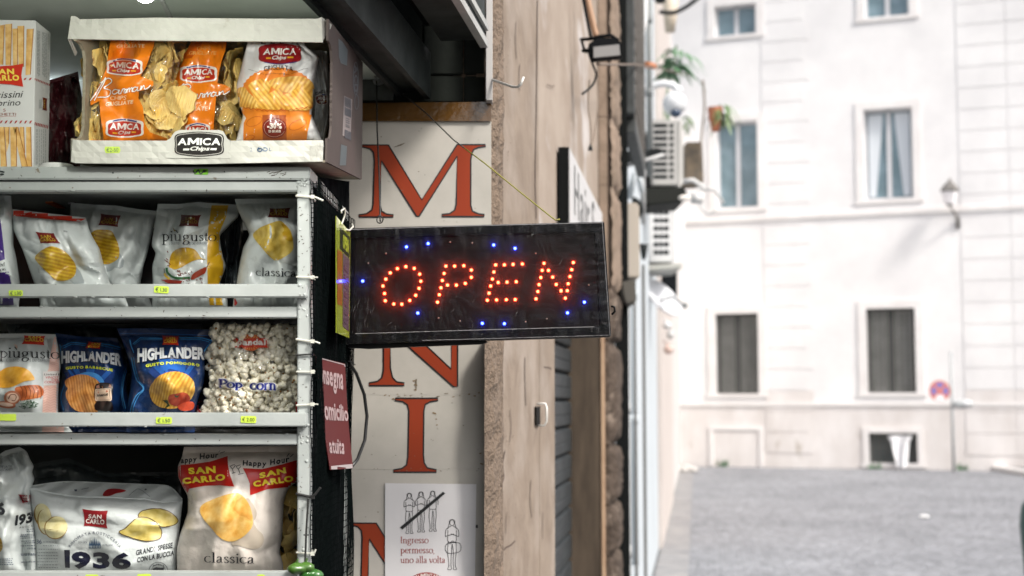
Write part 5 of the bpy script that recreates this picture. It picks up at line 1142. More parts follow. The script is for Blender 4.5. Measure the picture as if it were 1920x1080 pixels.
decal('red_fringe', merge(poly([(366, 775), (370, 757), (376, 752), (372, 765), (378, 772), (374, 780)]), poly([(553, 752), (559, 756), (560, 780), (554, 776)]), poly([(338, 812), (350, 800), (356, 806), (348, 815)])), ink(190, 50, 46), rt, bv, 3)

# ================================================================== shelf 3
rt, bv = make_bag('crisp_bag', 'crumpled white crisp bag at the far left end of the bottom shelf', 'crisp bag', [(-70, 850), (-75, 950), (-70, 1105)], [(36, 838), (50, 846), (56, 862), (63, 874), (58, 886), (64, 897), (57, 915), (55, 935), (62, 970), (68, 1020), (69, 1105)], 2.42, .05, 52, WBAG, .011, .05, shelf=3, top=(10, 14, 18, 4, 0), group='bags on the bottom shelf')
decal('lettering', fit(text('RICCIATE', 'r', .12), mp(T71, [(-30, 190), (95, 186), (95, 204), (-30, 210)])), ink(60, 70, 80), rt, bv, 1)
decal('lettering', fit(text('ROCCANTI', 'r', .12), mp(T71, [(-30, 216), (98, 208), (98, 226), (-30, 236)])), ink(60, 70, 80), rt, bv, 1)
sancarlo(rt, bv, mp(T71, [(146, 416), (245, 424), (240, 480), (180, 492)]), (mp(T71, [(178, 428), (225, 432), (222, 446), (178, 446)]), mp(T71, [(172, 450), (234, 452), (230, 468), (176, 468)])), (140, 30, 40), (230, 215, 210))
decal('numerals', fit(text('6', 'x'), mp(T71, [(-30, 470), (46, 490), (40, 590), (-30, 580)])), DK, rt, bv, 1)
decal('numerals', fit(text('193', 'x', .05, .1), mp(T71, [(118, 590), (265, 560), (262, 650), (118, 675)])), DK, rt, bv, 1)
decal('small_print', fit(text('ANTICA', 'r', .3), mp(T71, [(155, 680), (262, 668), (262, 682), (155, 694)])), DK, rt, bv, 1)
decal('lettering', fit(text('150g', 'r', .1), mp(T71, [(222, 852), (290, 848), (290, 864), (222, 868)])), ink(60, 80, 110), rt, bv, 1)
sh = []
for i, (xa, y) in enumerate(((222, 705), (215, 722), (160, 760), (170, 748), (165, 775), (170, 800), (200, 815), (165, 838), (170, 915), (165, 905), (0, 940), (0, 955), (0, 970), (0, 985), (170, 970))):
    xb = 280 if xa else 96; x = xa
    while x < xb: l = r5.uniform(6, 18); sh.append(poly(mp(T71, [(x, y - x * .03), (x + l, y - x * .03), (x + l, y + 6 - x * .03), (x, y + 6 - x * .03)]))); x += l + 5
decal('small_print', merge(*sh), ink(70, 84, 104), rt, bv, 1)
decal('crisp_picture', poly(mp(T71, [(-40, 780), (0, 770), (16, 800), (20, 850), (0, 885), (-40, 880)]), True), YLD, rt, bv, 1)
# open folded bag
Rb = [(342, 936), (340, 960), (336, 998), (334, 1030), (330, 1071), (330, 1105)]
rt, bv = make_bag('crisp_bag', 'wide open topped white crisp bag with potato slices and big dark numerals', 'crisp bag', [(57, 914), (57, 940), (60, 975), (66, 1040), (68, 1105)], Rb, 2.42, .055, 53, WBAG, .0035, .05, shelf=3, top=(0, 6, 9, 9, 6, 6, 4, 8, 2), ts=.02, group='bags on the bottom shelf')
fr_ = [(57, 914), (67, 919), (111, 927), (160, 929), (194, 932), (230, 933), (266, 937), (319, 942), (341, 938)]; bk_ = [(54, 912), (80, 908), (116, 903), (160, 904), (208, 906), (262, 908), (317, 910), (330, 922), (341, 936)]
v = []; f = []; n = 40
def itp(pts, t): p = resamp(pts, 60); return p[:, 0][int(t * 59)], p[:, 1][int(t * 59)]
fR = smoothl(resamp(fr_, n + 1)); bR = smoothl(resamp(bk_, n + 1))
for i in range(n + 1):
    for j in range(7):
        s = j / 6; arc_ = math.sin(math.pi * i / n) ** .5; px, py = bR[i] * (1 - s) + fR[i] * s; py += 6 * s * arc_
        v.append(P(px, py, 2.42 + (.05 * arc_) * (1 - s) + .004 * math.sin(i * .9 + j)))
for i in range(n):
    for j in range(6): f.append((i * 7 + j, i * 7 + j + 1, (i + 1) * 7 + j + 1, (i + 1) * 7 + j))
rim = add('open_rim', v, f, WBAG, rt, smooth=True); rbv2 = bvh_of(rim)
k = MB(); k.tube([P(bR[i][0], bR[i][1], 2.42 + .05 * math.sin(math.pi * i / n) ** .5) for i in range(n + 1)], .0012, 5); k.build('rim_edge', WBAG, rt, smooth=True)
decal('inner_logo', poly(mp(T71, [(835, 432), (845, 400), (880, 378), (950, 374), (1020, 390), (980, 405), (940, 412), (890, 432)]), True), ink(170, 36, 40), rt, rbv2, 1)
decal('inner_marks', merge(ribbon(mp(T71, cat([(1045, 430), (1085, 395), (1120, 376), (1165, 400), (1215, 440)])), .6), ribbon(mp(T71, [(660, 380), (720, 368)]), .8), poly(mp(T71, ell(1180, 380, 9, 6))), poly(mp(T71, [(600, 380), (625, 380), (622, 396), (606, 396)]))), ink(60, 70, 90), rt, rbv2, 1)
SLI = chip_print('potato_print', srgb(196, 184, 120), srgb(214, 206, 156), srgb(226, 220, 180)); SKN = ink(150, 116, 44)
for cx, cy, rx, ry, ro, lf in ((352, 590, 62, 98, -.25, 1), (372, 640, 55, 100, -.12, 3), (460, 685, 84, 92, .75, 5)):
    decal('potato_slice', poly(mp(T71, ell(cx - 5, cy + 3, rx + 7, ry + 3, ro))), SKN, rt, bv, lf); decal('potato_slice', poly(mp(T71, ell(cx, cy, rx, ry, ro))), SLI, rt, bv, lf + 1)
sancarlo(rt, bv, mp(T71, [(668, 538), (874, 552), (872, 696), (680, 676)]), (mp(T71, [(720, 578), (826, 584), (824, 616), (718, 612)]), mp(T71, [(698, 616), (848, 622), (848, 662), (696, 652)])), (138, 28, 34), (236, 226, 220))
g = text('RINOMATA ROSTICCERIA', 'r', .22); a, b_, c_, d_ = bbox(g)
def arcfn(x, y):
    t = (x - a) / (c_ - a); th = math.radians(-148 + 116 * t + 0); R_ = 232 + 22 * (1 - (y - b_) / (d_ - b_)); return T71(768 + R_ * math.cos(th), 968 + R_ * math.sin(th) * .98 + (8 if t > .5 else 0) * (t - .5) * 2)
decal('lettering', xf(g, arcfn), ink(58, 66, 84), rt, bv, 1)
cas = [poly(rq(T71, 722, 822, 816, 856))]
for i, x in enumerate((722, 735, 748, 762, 776, 790, 804)):
    h = (796, 785, 776, 762, 776, 786, 796)[i]; cas.append(poly(mp(T71, [(x, 824), (x + 5, h), (x + 12, 824)])))
decal('cathedral_emblem', merge(*cas), ink(72, 96, 124), rt, bv, 1)
decal('emblem_windows', merge(*[poly(mp(T71, [(728 + i * 13, 838), (731 + i * 13, 830), (734 + i * 13, 838), (734 + i * 13, 852), (728 + i * 13, 852)])) for i in range(7)]), ink(190, 198, 200), rt, bv, 3)
decal('lettering', merge(fit(text('CON SEDE', 'r', .12), rq(T71, 632, 799, 706, 815)), fit(text('IN MILANO', 'r', .12), rq(T71, 832, 823, 916, 838))), ink(90, 98, 108), rt, bv, 1)
NAVY = ink(20, 22, 42)
decal('numerals', fit(text('1', 'x'), mp(T71, [(520, 870), (566, 868), (566, 1014), (528, 1012)])), NAVY, rt, bv, 1)
decal('numerals', fit(text('936', 'x', .06), mp(T71, [(578, 876), (1060, 892), (1062, 1028), (582, 1022)])), NAVY, rt, bv, 1)
CHP = chip_print('skin_crisp_print', srgb(170, 148, 60), srgb(198, 180, 100), srgb(218, 206, 140)); RIM = ink(84, 62, 28)
for lf, pts in ((1, [(1120, 600), (1140, 562), (1190, 545), (1250, 535), (1310, 538), (1380, 565), (1430, 610), (1438, 640), (1400, 670), (1310, 682), (1240, 650), (1180, 640)]), (4, [(968, 718), (1010, 695), (1060, 650), (1110, 612), (1180, 608), (1250, 640), (1300, 690), (1308, 740), (1290, 780), (1200, 800), (1110, 785), (1040, 760), (985, 740)])):
    decal('crisp_picture', poly(mp(T71, pts), True), CHP, rt, bv, lf); decal('crisp_rim', ribbon(mp(T71, cat(pts, True, 5)), 1.5, True), RIM, rt, bv, lf + 1)
decal('lettering', fit(text('GRANDI, SPESSE', 'b', .08, .15), mp(T71, [(1100, 872), (1398, 808), (1400, 858), (1104, 922)])), ink(52, 54, 60), rt, bv, 1)
decal('lettering', fit(text('CON LA BUCCIA', 'b', .08, .15), mp(T71, [(1110, 930), (1404, 872), (1408, 912), (1112, 972)])), ink(52, 54, 60), rt, bv, 1)
decal('stamp', merge(ribbon(mp(T71, ell(1282, 1045, 78, 78)), .8, True), ribbon(mp(T71, ell(1282, 1045, 58, 58)), .6, True), arc_map(fit(text('APRI E', 'r', .2), rq(T71, 1235, 990, 1330, 1004)), 2), poly(mp(T71, [(1235, 1020), (1262, 1008), (1300, 1012), (1328, 1010), (1322, 1050), (1300, 1030), (1290, 1052), (1262, 1030), (1240, 1050)]))), ink(46, 50, 58), rt, bv, 1)
decal('lettering', fit(text('36', 'r'), rq(T71, 296, 785, 340, 820)), ink(70, 84, 112), rt, bv, 1)
sh = []
for i, y in enumerate((802, 832, 860, 888, 912, 936, 962, 986, 1008, 1030)):
    x = 350 if i < 2 else 302 + 6 * (i % 3)
    while x < 466: l = r5.uniform(6, 20); l = min(l, 470 - x); sh.append(poly(mp(T71, [(x, y), (x + l, y + 1), (x + l, y + 6), (x, y + 5)]))); x += l + 6
decal('small_print', merge(*sh), ink(120, 128, 136), rt, bv, 1)
# clear bag with crisps behind, right
rt, bv = make_bag('crisp_bag', 'clear bag of golden crisps peeking out between the classica bag and the post', 'crisp bag', [(500, 880), (502, 950), (505, 1020), (505, 1105)], [(563, 880), (566, 950), (566, 1020), (568, 1105)], 2.47, .03, 56, CLEAR, .004, .05, shelf=3, group='bags on the bottom shelf')
fill_crisps(rt, [(548, 935), (545, 955), (552, 975), (540, 1000), (550, 1015), (540, 1030), (552, 1045), (545, 1060), (555, 1000), (536, 1050), (555, 950), (530, 1062), (520, 1000), (525, 940), (515, 1050), (520, 970)], CRF, 7, 2.455, 2.49)
LQ, RQ = [(345, 838), (341, 858), (333, 873), (334, 895), (342, 912), (352, 930), (352, 960), (345, 980), (337, 1003), (331, 1030), (332, 1071), (334, 1105)], [(560, 836), (561, 870), (560, 902), (541, 914), (532, 940), (531, 970), (529, 1006), (524, 1036), (531, 1058), (532, 1105)]
rt, bv = make_bag('crisp_bag', 'large cream crisp bag with two red pennants, right on the bottom shelf', 'crisp bag', LQ, RQ, 2.40, .055, 59, CBAG, .0035, .05, shelf=3, group='bags on the bottom shelf')
RD = ink(186, 30, 20); YY = ink(246, 222, 60)
decal('red_pennant', poly(mp(T72, [(50, 205), (85, 182), (200, 172), (320, 155), (462, 110), (464, 180), (480, 260), (515, 356), (400, 345), (280, 350), (150, 374), (140, 406), (95, 350), (60, 262)])), RD, rt, bv, 1)
decal('red_pennant', poly(mp(T72, [(585, 208), (740, 215), (900, 178), (1045, 135), (1045, 362), (930, 360), (780, 378), (645, 426), (640, 330), (610, 255)])), RD, rt, bv, 1)
for s, q in (('SAN', [(140, 206), (364, 190), (368, 246), (150, 258)]), ('CARLO', [(92, 286), (440, 252), (446, 304), (104, 338)]), ('SAN', [(716, 248), (928, 200), (936, 248), (722, 292)]), ('CARLO', [(664, 314), (986, 266), (994, 312), (674, 362)])): decal('lettering', fit(text(s, 'x', .03), mp(T72, q)), YY, rt, bv, 3)
for s, q in (('Happy', [(40, 128), (212, 112), (215, 166), (46, 190)]), ('Hour', [(232, 92), (386, 80), (388, 124), (236, 140)]), ('Happy', [(582, 146), (776, 152), (776, 210), (584, 200)]), ('Hour', [(800, 142), (958, 108), (962, 160), (804, 186)])): decal('lettering', fit(text(s, 'b', .14, .1), mp(T72, q)), DK, rt, bv, 4)
decal('glasses_drawing', merge(*[ribbon(mp(T72, cat(q)), 1.1) for q in ([(478, 190), (500, 215), (525, 185)], [(482, 190), (520, 180)], [(500, 215), (510, 245)], [(495, 250), (525, 242)], [(530, 190), (545, 215), (568, 195)], [(532, 192), (566, 182)], [(548, 215), (560, 250)], [(545, 258), (590, 250)])]), DK, rt, bv, 3)
decal('lettering_dash', merge(ribbon(mp(T72, [(385, 80), (400, 65)]), 1), ribbon(mp(T72, [(400, 90), (440, 70)]), 1), ribbon(mp(T72, [(940, 118), (960, 90)]), 1), ribbon(mp(T72, [(965, 120), (995, 95)]), 1)), DK, rt, bv, 3)
decal('printed_shadow', poly(mp(T72, [(600, 470), (660, 490), (695, 560), (690, 610), (670, 640), (700, 700), (745, 745), (752, 800), (720, 850), (650, 862), (560, 835), (490, 795)]), True), ink(188, 176, 160), rt, bv, 1)
BIGC = chip_print('crisp_print_big', srgb(204, 142, 50), srgb(226, 180, 96), srgb(240, 210, 140))
decal('crisp_picture', poly(mp(T72, [(238, 548), (262, 500), (340, 462), (430, 430), (500, 412), (545, 410), (600, 448), (640, 510), (662, 590), (664, 660), (640, 710), (590, 760), (520, 796), (455, 796), (395, 765), (330, 690), (262, 610)]), True), BIGC, rt, bv, 3)
decal('crisp_fold', poly(mp(T72, [(505, 540), (530, 470), (575, 440), (605, 455), (645, 520), (662, 600), (655, 640), (610, 600), (560, 590)]), False), chip_print('crisp_print_fold', srgb(196, 130, 44), srgb(216, 160, 74), srgb(230, 190, 110)), rt, bv, 4)
decal('lettering', fit(serif('classica', .17, .05), mp(T72, [(272, 884), (676, 896), (676, 980), (272, 970)])), DK, rt, bv, 2)
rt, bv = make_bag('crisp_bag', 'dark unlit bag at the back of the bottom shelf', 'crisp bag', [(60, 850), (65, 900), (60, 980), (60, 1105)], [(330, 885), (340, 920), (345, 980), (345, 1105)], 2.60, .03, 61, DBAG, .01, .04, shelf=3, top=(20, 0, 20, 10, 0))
# green peppers hanging on a string at the post's foot
pepm = mat('pepper_green', (0.07, 0.17, 0.02), rough=.3, coat=.3, col2=(0.03, 0.08, 0.012), nscale=30)
for i, (x, y, rr_, sx, sz) in enumerate(((556, 1066, .016, 1.0, .55), (573, 1064, .012, 1.1, .7), (585, 1078, .016, 1.2, .6))):
    k = MB(); c_ = P(x, y, 2.272 + .004 * i); k.ball(c_, rr_, sx, .9, sz, 20, 12)
    vv = []
    for v in k.v:
        d = v - c_; a = math.atan2(d.y, d.x); v2 = c_ + d * (1 + .10 * math.cos(3 * a + i)); vv.append(v2)
    k.v = vv; o = k.build('green_pepper', pepm if i < 2 else mat('pepper_dark', (0.03, 0.12, 0.02), rough=.3, coat=.5), smooth=True)
    s_ = MB(); s_.tube([c_ + Vector((0, 0, rr_ * sz * .8)), c_ + Vector((.002, 0, rr_ * sz + .006))], .0018, 6); s_.build('stem', mat('stem_green', (0.06, 0.12, 0.03), rough=.6), o)
    tag(o, ('bright green pepper nearest the shelf rail at the foot of the post', 'bright green pepper in the middle under the hanging string', 'dark green pepper lowest at the right below the post')[i], 'pepper', 'green peppers at the post')
# ================================================================== OPEN sign
OY = 2.70
S5 = lambda X, Y: (560 + X / 3, 380 + Y / 3)
osn = thing('open_sign', 'black LED sign reading OPEN in red dots, wrapped in clear plastic', 'led sign', P(895, 640, OY + .02))
GB = mat('sign_gloss_black', (0.003, 0.0035, 0.004), rough=.30, coat=0.0, spec=.12, rough2=.5, nscale=30, bump=.25, bscale=18, bdist=.004)
TL, TR, BR, BL = (648, 428), (1133, 415.5), (1146, 631), (640, 646)
k = MB(); k.prism([P(*BL, OY), P(*BR, OY), P(*TR, OY), P(*TL, OY)], (0, .035, 0)); k.build('housing', GB, osn, bevel=.002)
# raised border
def lerp(a, b_, t): return (a[0] + (b_[0] - a[0]) * t, a[1] + (b_[1] - a[1]) * t)
def quadp(u, v_): return lerp(lerp(TL, TR, u), lerp(BL, BR, u), v_)
bw, bh = .036, .085
for (u0, v0, u1, v1) in ((0, 0, 1, bh), (0, 1 - bh, 1, 1), (0, bh + .002, bw, 1 - bh - .002), (1 - bw, bh + .002, 1, 1 - bh - .002)):
    k = MB(); k.prism([P(*quadp(u0, v1), OY - .006), P(*quadp(u1, v1), OY - .006), P(*quadp(u1, v0), OY - .006), P(*quadp(u0, v0), OY - .006)], (0, .0058, 0)); k.build('frame_bar', GB, osn, bevel=.0015)
k = MB(); k.prism([P(*quadp(bw + .002, 1 - bh - .004), OY - .0012), P(*quadp(1 - bw - .002, 1 - bh - .004), OY - .0012), P(*quadp(1 - bw - .002, bh + .004), OY - .0012), P(*quadp(bw + .002, bh + .004), OY - .0012)], (0, .001, 0))
k.build('panel', mat('sign_face', (0.007, 0.006, 0.006), rough=.7, spec=.1), osn)
RED = [(603,360),(555,371),(515,395),(490,430),(474,469),(483,511),(487,552),(535,570),(580,571),(625,550),(658,521),(677,482),(687,442),(681,402),(650,370),
 (828,357),(877,357),(929,355),(971,379),(971,420),(937,454),(887,464),(837,464),(818,398),(808,438),(800,479),(791,518),(781,560),
 (1108,350),(1157,350),(1206,347),(1258,345),(1098,390),(1090,430),(1122,449),(1172,447),(1224,445),(1080,469),(1071,509),(1061,549),(1113,547),(1168,546),(1218,545),
 (1380,341),(1370,381),(1405,381),(1362,421),(1429,419),(1352,461),(1449,460),(1345,500),(1476,495),(1335,541),(1545,337),(1536,377),(1526,416),(1516,456),(1511,495),(1476,497),(1500,537)]
BLU = [(606,249),(728,230),(1097,238),(1217,257),(360,441),(670,621),(1033,679),(1157,681),(1512,620),(1607,560)]
OFF = [(852,221),(976,226),(491,285),(391,340),(1334,285),(1632,463),(787,649),(908,666),(1277,670),(1396,653)]
def led_mesh(nm, m, r=.0021):
    k = MB(); k.ball((0, 0, 0), r * 1.1, 1, 1.2, 1, 12, 8); me = bpy.data.meshes.new(nm); me.from_pydata([tuple(v) for v in k.v], [], k.f); me.polygons.foreach_set('use_smooth', [True] * len(me.polygons)); me.materials.append(m); return me
lm = {'r': led_mesh('led_red', mat('led_red', (0.8, 0.1, 0.03), emit=(1.0, 0.055, 0.018), estr=17), .0024), 'b': led_mesh('led_blue', mat('led_blue', (0.1, 0.2, 0.9), emit=(0.025, 0.05, 1.0), estr=18), .0024), 'o': led_mesh('led_unlit', mat('led_clear', (0.35, 0.25, 0.2), rough=.1, coat=1), .0015)}
for kk, pts in (('r', RED), ('b', BLU), ('o', OFF)):
    done = set()
    for X, Y in pts:
        if (X, Y) in done: continue
        done.add((X, Y)); o = bpy.data.objects.new('led', lm[kk]); C.objects.link(o); o.parent = osn; o.location = P(*S5(X, Y), OY - .004) - ORG[osn.name]
        o['label'] = {'r': 'lit red led', 'b': 'lit blue led', 'o': 'unlit led'}[kk]
# the wrap: clear film pulled over the front, with puckers at the border
nu, nv = 150, 66; v = []; f = []; rs = np.random.RandomState(2)
for i in range(nu + 1):
    for j in range(nv + 1):
        u, w = i / nu, j / nv; e = min(u, 1 - u, .5); ev = min(w, 1 - w, .5)
        d_ = .0034 * mnoise.noise(Vector((u * 46, w * 5, 7))) * math.exp(-ev / .14) + .0030 * mnoise.noise(Vector((u * 7, w * 30, 2))) * math.exp(-e / .08) + .0015 * math.sin((u * 2.3 + w * 1.2) * 9) * .5 + .0012 * mnoise.noise(Vector((u * 14 + w * 4, w * 7, 3)))
        inn = 0.0 if (e < bw or ev < bh) else .0025
        v.append(P(*quadp(u, w), OY - .0095 + inn * .0 + d_))
for i in range(nu):
    for j in range(nv): f.append((i * (nv + 1) + j, i * (nv + 1) + j + 1, (i + 1) * (nv + 1) + j + 1, (i + 1) * (nv + 1) + j))
add('plastic_wrap', v, f, film_mat('sign_film', tint=(.93, .93, .94), gloss=.18, wr=.4, base=.011, scat=.036, gcol=.6), osn, smooth=True)
bvs = BVHTree.FromPolygons(v, f)
# scratches and folds in the wrap
sh = []; r7 = random.Random(77)
for i in range(120):
    t = r7.random()
    if t < .3: x, y, l, a = r7.uniform(660, 1130), r7.choice([r7.uniform(418, 438), r7.uniform(612, 628)]), r7.uniform(2, 9), r7.uniform(1.2, 1.9)
    elif t < .65: x, y, l, a = r7.uniform(1110, 1140), r7.uniform(425, 625), r7.uniform(2, 8), r7.uniform(-.8, .8)
    elif t < .8: x, y, l, a = r7.uniform(655, 700), r7.uniform(560, 628), r7.uniform(5, 16), r7.uniform(1.2, 1.8)
    else: x, y, l, a = r7.uniform(680, 1110), r7.uniform(440, 610), r7.uniform(3, 10), r7.uniform(.5, 1.3)
    sh.append(ribbon(cat([(x, y), (x + l * .5 * math.cos(a) + r7.uniform(-1, 1), y - l * .5 * math.sin(a)), (x + l * math.cos(a), y - l * math.sin(a))]), r7.uniform(.25, .7)))
decal('film_fold', merge(*sh), mat('film_crease', (0.30, 0.29, 0.30), rough=.3, alpha=.28), osn, bvs, 0, 0)
sh = [ribbon([quadp(.05 + .001, 1 - bh - .004), quadp(.4, 1 - bh - .006), quadp(.94, 1 - bh - .004)], .9), ribbon([quadp(.02, .012), quadp(.5, .006), quadp(.995, .008)], 1.2), ribbon([quadp(.992, .01), quadp(.996, .99)], .8), ribbon([quadp(.3, .985), quadp(.99, .988)], .8)]
decal('film_edge_highlight', merge(*sh), mat('film_edge_highlight', (0.42, 0.41, 0.42), rough=.25, alpha=.6), osn, bvs, 0, 0)  # pale strips painted as highlights along the wrap's edges
k = MB(); k.tube([P(1146, 574, OY + .01), P(1152, 576, OY + .01), P(1153, 584, OY + .01), P(1147, 590, OY + .01)], .0022, 7); k.build('side_knob', GB, osn, smooth=True)
k = MB(); k.prism([P(655, 640, OY + .005), P(900, 634, OY + .005), P(915, 641, OY + .005), P(905, 645, OY + .005), P(780, 650, OY + .005), P(690, 654, OY + .005), P(652, 652, OY + .005)], (0, .02, 0)); k.build('hanging_film_edge', GB, osn)
# wires
wr = thing('hanging_wire', 'slanting wire from the dark bolt to the OPEN sign, yellow green, its upper length painted dark as shaded', 'wire', P(1042, 413, 2.71))
k = MB(); k.tube([P(720, 150, 3.01), P(760, 180, 2.99), P(800, 213, 2.95), P(850, 262, 2.88), P(870, 277, 2.857)], .0013, 7); k.build('shaded_length', mat('wire_dark', (0.015, 0.015, 0.015), rough=.5), wr, smooth=True)  # shade on the upper wire put into its colour
k = MB(); k.tube([P(871, 278, 2.856), P(910, 307, 2.80), P(975, 360, 2.75), P(1030, 404, 2.715), P(1042, 413, 2.71), P(1050, 411, 2.71)], .0013, 7); k.build('yellow_length', mat('wire_yellow', (0.26, 0.24, 0.04), rough=.5), wr, smooth=True)
k = MB(); k.tube([P(706, 152, 3.0), P(707, 240, 2.95), P(711, 330, 2.88), P(713, 415, 2.72)], .0016, 7)
cc = P(713, 413, 2.70); k.tube([cc + Vector((.006 * math.cos(a), -.002 * a, .007 * math.sin(a))) for a in [i * .5 for i in range(18)]], .0012, 5); o = k.build('hanging_wire', mat('wire_dark', (0.015, 0.015, 0.015), rough=.5), smooth=True); tag(o, 'dark vertical wire dropping over the letter M to the sign', 'wire')
k = MB(); k.tube([P(649, 640, 2.76), P(655, 680, 2.8), P(668, 700, 2.84), P(683, 740, 2.86), P(688, 780, 2.87), P(684, 825, 2.86), P(670, 862, 2.84), P(658, 876, 2.8)], .0034, 8)
k.tube([P(640, 676, 2.74), P(658, 678, 2.76), P(666, 684, 2.77)], .001, 5)
o = k.build('power_cable', MTIEB, smooth=True); tag(o, 'thick black cable looping between the red sign and the white panel', 'cable')

# ---- yellow sign seen edge on, with hooks
def signq(name, q, m, parent, D=.0015, nx=10, ny=16, bow=0.0):
    """bent sheet through four (px, py, Y) corners"""
    v = []; f = []
    for i in range(nx + 1):
        for j in range(ny + 1):
            u, w = i / nx, j / ny
            p = [np.array(c_, float) for c_ in q]; c3_ = p[0] * (1 - u) * (1 - w) + p[1] * u * (1 - w) + p[2] * u * w + p[3] * (1 - u) * w
            v.append(P(c3_[0] + bow * math.sin(math.pi * w), c3_[1], c3_[2]))
    for i in range(nx):
        for j in range(ny): f.append((i * (ny + 1) + j, i * (ny + 1) + j + 1, (i + 1) * (ny + 1) + j + 1, (i + 1) * (ny + 1) + j))
    n0 = len(v); v2 = v + [p + Vector((-D, D * .4, 0)) for p in v]; f2 = f + [tuple(i + n0 for i in q_[::-1]) for q_ in f]
    ed = [j for j in range(ny)]
    for j in ed: f2 += [(j, j + n0, j + 1 + n0, j + 1), (nx * (ny + 1) + j, nx * (ny + 1) + j + 1, nx * (ny + 1) + j + 1 + n0, nx * (ny + 1) + j + n0)]
    for i in range(nx): f2 += [(i * (ny + 1), (i + 1) * (ny + 1), (i + 1) * (ny + 1) + n0, i * (ny + 1) + n0), (i * (ny + 1) + ny, i * (ny + 1) + ny + n0, (i + 1) * (ny + 1) + ny + n0, (i + 1) * (ny + 1) + ny)]
    o = add(name, v2, f2, m, parent, smooth=False); return o, BVHTree.FromPolygons(v, f)
ys = thing('yellow_sign', 'narrow yellow green board seen nearly edge on beside the OPEN sign', 'sign', P(645, 635, 2.55))
yo, ybv = signq('board', [(630.5, 405, 2.46), (657, 436, 2.66), (655, 634, 2.66), (631, 624, 2.46)], mat('board_yellow_green', (0.42, 0.50, 0.05), rough=.16, coat=.8), ys)
def YQ(u, w): 
    a = lerp((630.5, 405), (657, 436), u); c_ = lerp((631, 624), (655, 634), u); return lerp(a, c_, w)
decal('led_reflection', poly([YQ(.05, .28), YQ(.42, .26), YQ(.42, .74), YQ(.05, .75)]), mat('board_led_reflection', (0.50, 0.17, 0.02), rough=.16, coat=.8), ys, ybv, 1, 8)  # reflection of the red LEDs painted on the board
decal('dark_field', poly([YQ(.25, .06), YQ(.95, .05), YQ(.95, .25), YQ(.25, .25)]), mat('board_dark', (0.05, 0.055, 0.02), rough=.16, coat=.8), ys, ybv, 1, 8)
decal('pink_field', poly([YQ(.46, .26), YQ(.95, .26), YQ(.95, .94), YQ(.46, .92)]), mat('board_pink', (0.19, 0.12, 0.15), rough=.2, coat=.8), ys, ybv, 1, 8)
g = text('OPEN', 'x', .1); a, b_, c_, d_ = bbox(g)
decal('lettering', xf(g, lambda x, y: YQ(.45 + .4 * (x - a) / (c_ - a), .09 + .13 * (y - b_) / (d_ - b_))), mat('board_letters', (0.42, 0.50, 0.05), rough=.2), ys, ybv, 3, 8)
sh = [poly([YQ(.55, y), YQ(.85, y + .01), YQ(.85, y + .05), YQ(.55, y + .04)]) for y in (.36, .44, .52, .60, .68, .76, .84)]
decal('lettering_lines', merge(*sh), mat('board_ink', (0.08, 0.05, 0.07), rough=.3), ys, ybv, 3, 8)
for pts in ([(640, 400, 2.5), (640, 395, 2.5), (646, 391, 2.52), (647, 400, 2.53), (643, 414, 2.53), (640, 421, 2.52)], [(660, 420, 2.66), (662, 425, 2.64), (655, 432, 2.62), (648, 430, 2.6)]):
    k = MB(); k.tube([P(*p) for p in pts], .0017, 7); k.build('hook', MTIE, ys, smooth=True)
# ---- red delivery sign
rs_ = thing('red_sign', 'curved dark red paper sign with white lettering hanging on the net', 'sign', P(628, 880, 2.5))
ro_, rbv3 = signq('paper', [(593, 669, 2.36), (647, 682, 2.60), (662, 878, 2.62), (619, 881, 2.44)], mat('paper_dark_red', (0.085, 0.012, 0.013), rough=.5, spec=.2), rs_, bow=-2)
WS = mat('sign_print_pale', (0.34, 0.25, 0.25), rough=.5)
for s, q in (('onsegna', [(597, 692), (643, 702), (643, 744), (600, 728)]), ('omicilio', [(606, 748), (651, 762), (653, 790), (609, 788)]), ('atuita', [(615, 822), (645, 824), (645, 852), (618, 850)])):
    decal('lettering', fit(text(s, 'b', .04), q), WS, rs_, rbv3, 2, 6)
decal('white_edge', merge(ribbon([(594, 670), (646, 684)], 1.6), ribbon([(646, 684), (655, 780), (661, 877)], 1.4), poly([(620, 874), (660, 870), (661, 878), (621, 881)])), mat('sign_border', (0.34, 0.30, 0.30), rough=.5), rs_, rbv3, 1, 8)
# dark sheet added behind the net, painting the shade inside the rack
k = MB(); k.prism([P(583, 1400, 2.34), P(648, 1400, 2.87), P(655, 900, 2.88), P(655, 340, 2.88), P(583, 330, 2.34)], (-.012, 0, 0)); o = k.build('net_shade_sheet', mat('net_shade_sheet', (0.011, 0.012, 0.013), rough=.9, spec=0.0, col2=(0.003, 0.0035, 0.004), nscale=14), rack)

# ================================================================== the street facade
STONE = mat('travertine', (0.275, 0.220, 0.175), rough=.85, spec=.2, col2=(0.205, 0.160, 0.125), nscale=5.0, ndet=10, stretch=(.9, .55, .9), bump=.45, bscale=34, bdist=.005, col3=(0.325, 0.275, 0.235), n3=(6, .48, .75), distort=1.6)
STEDGE = mat('rough_stone_edge', (0.17, 0.125, 0.092), rough=.95, col2=(0.15, 0.11, 0.08), nscale=40, bump=1.0, bscale=90, bdist=.012)
PLAST = mat('old_plaster', (0.36, 0.30, 0.25), rough=.85, spec=.2, col2=(0.255, 0.20, 0.16), nscale=3.5, ndet=9, stretch=(.9, .5, .9), bump=.3, bscale=30, bdist=.004, col3=(0.50, 0.465, 0.45), n3=(3, .50, .62))
JAMB = mat('jamb_shaded', (0.085, 0.064, 0.046), rough=.8, spec=.2, col2=(0.045, 0.034, 0.025), nscale=6, stretch=(3, 3, .5), bump=.3, bscale=30)  # shade on the jamb face put into the brown
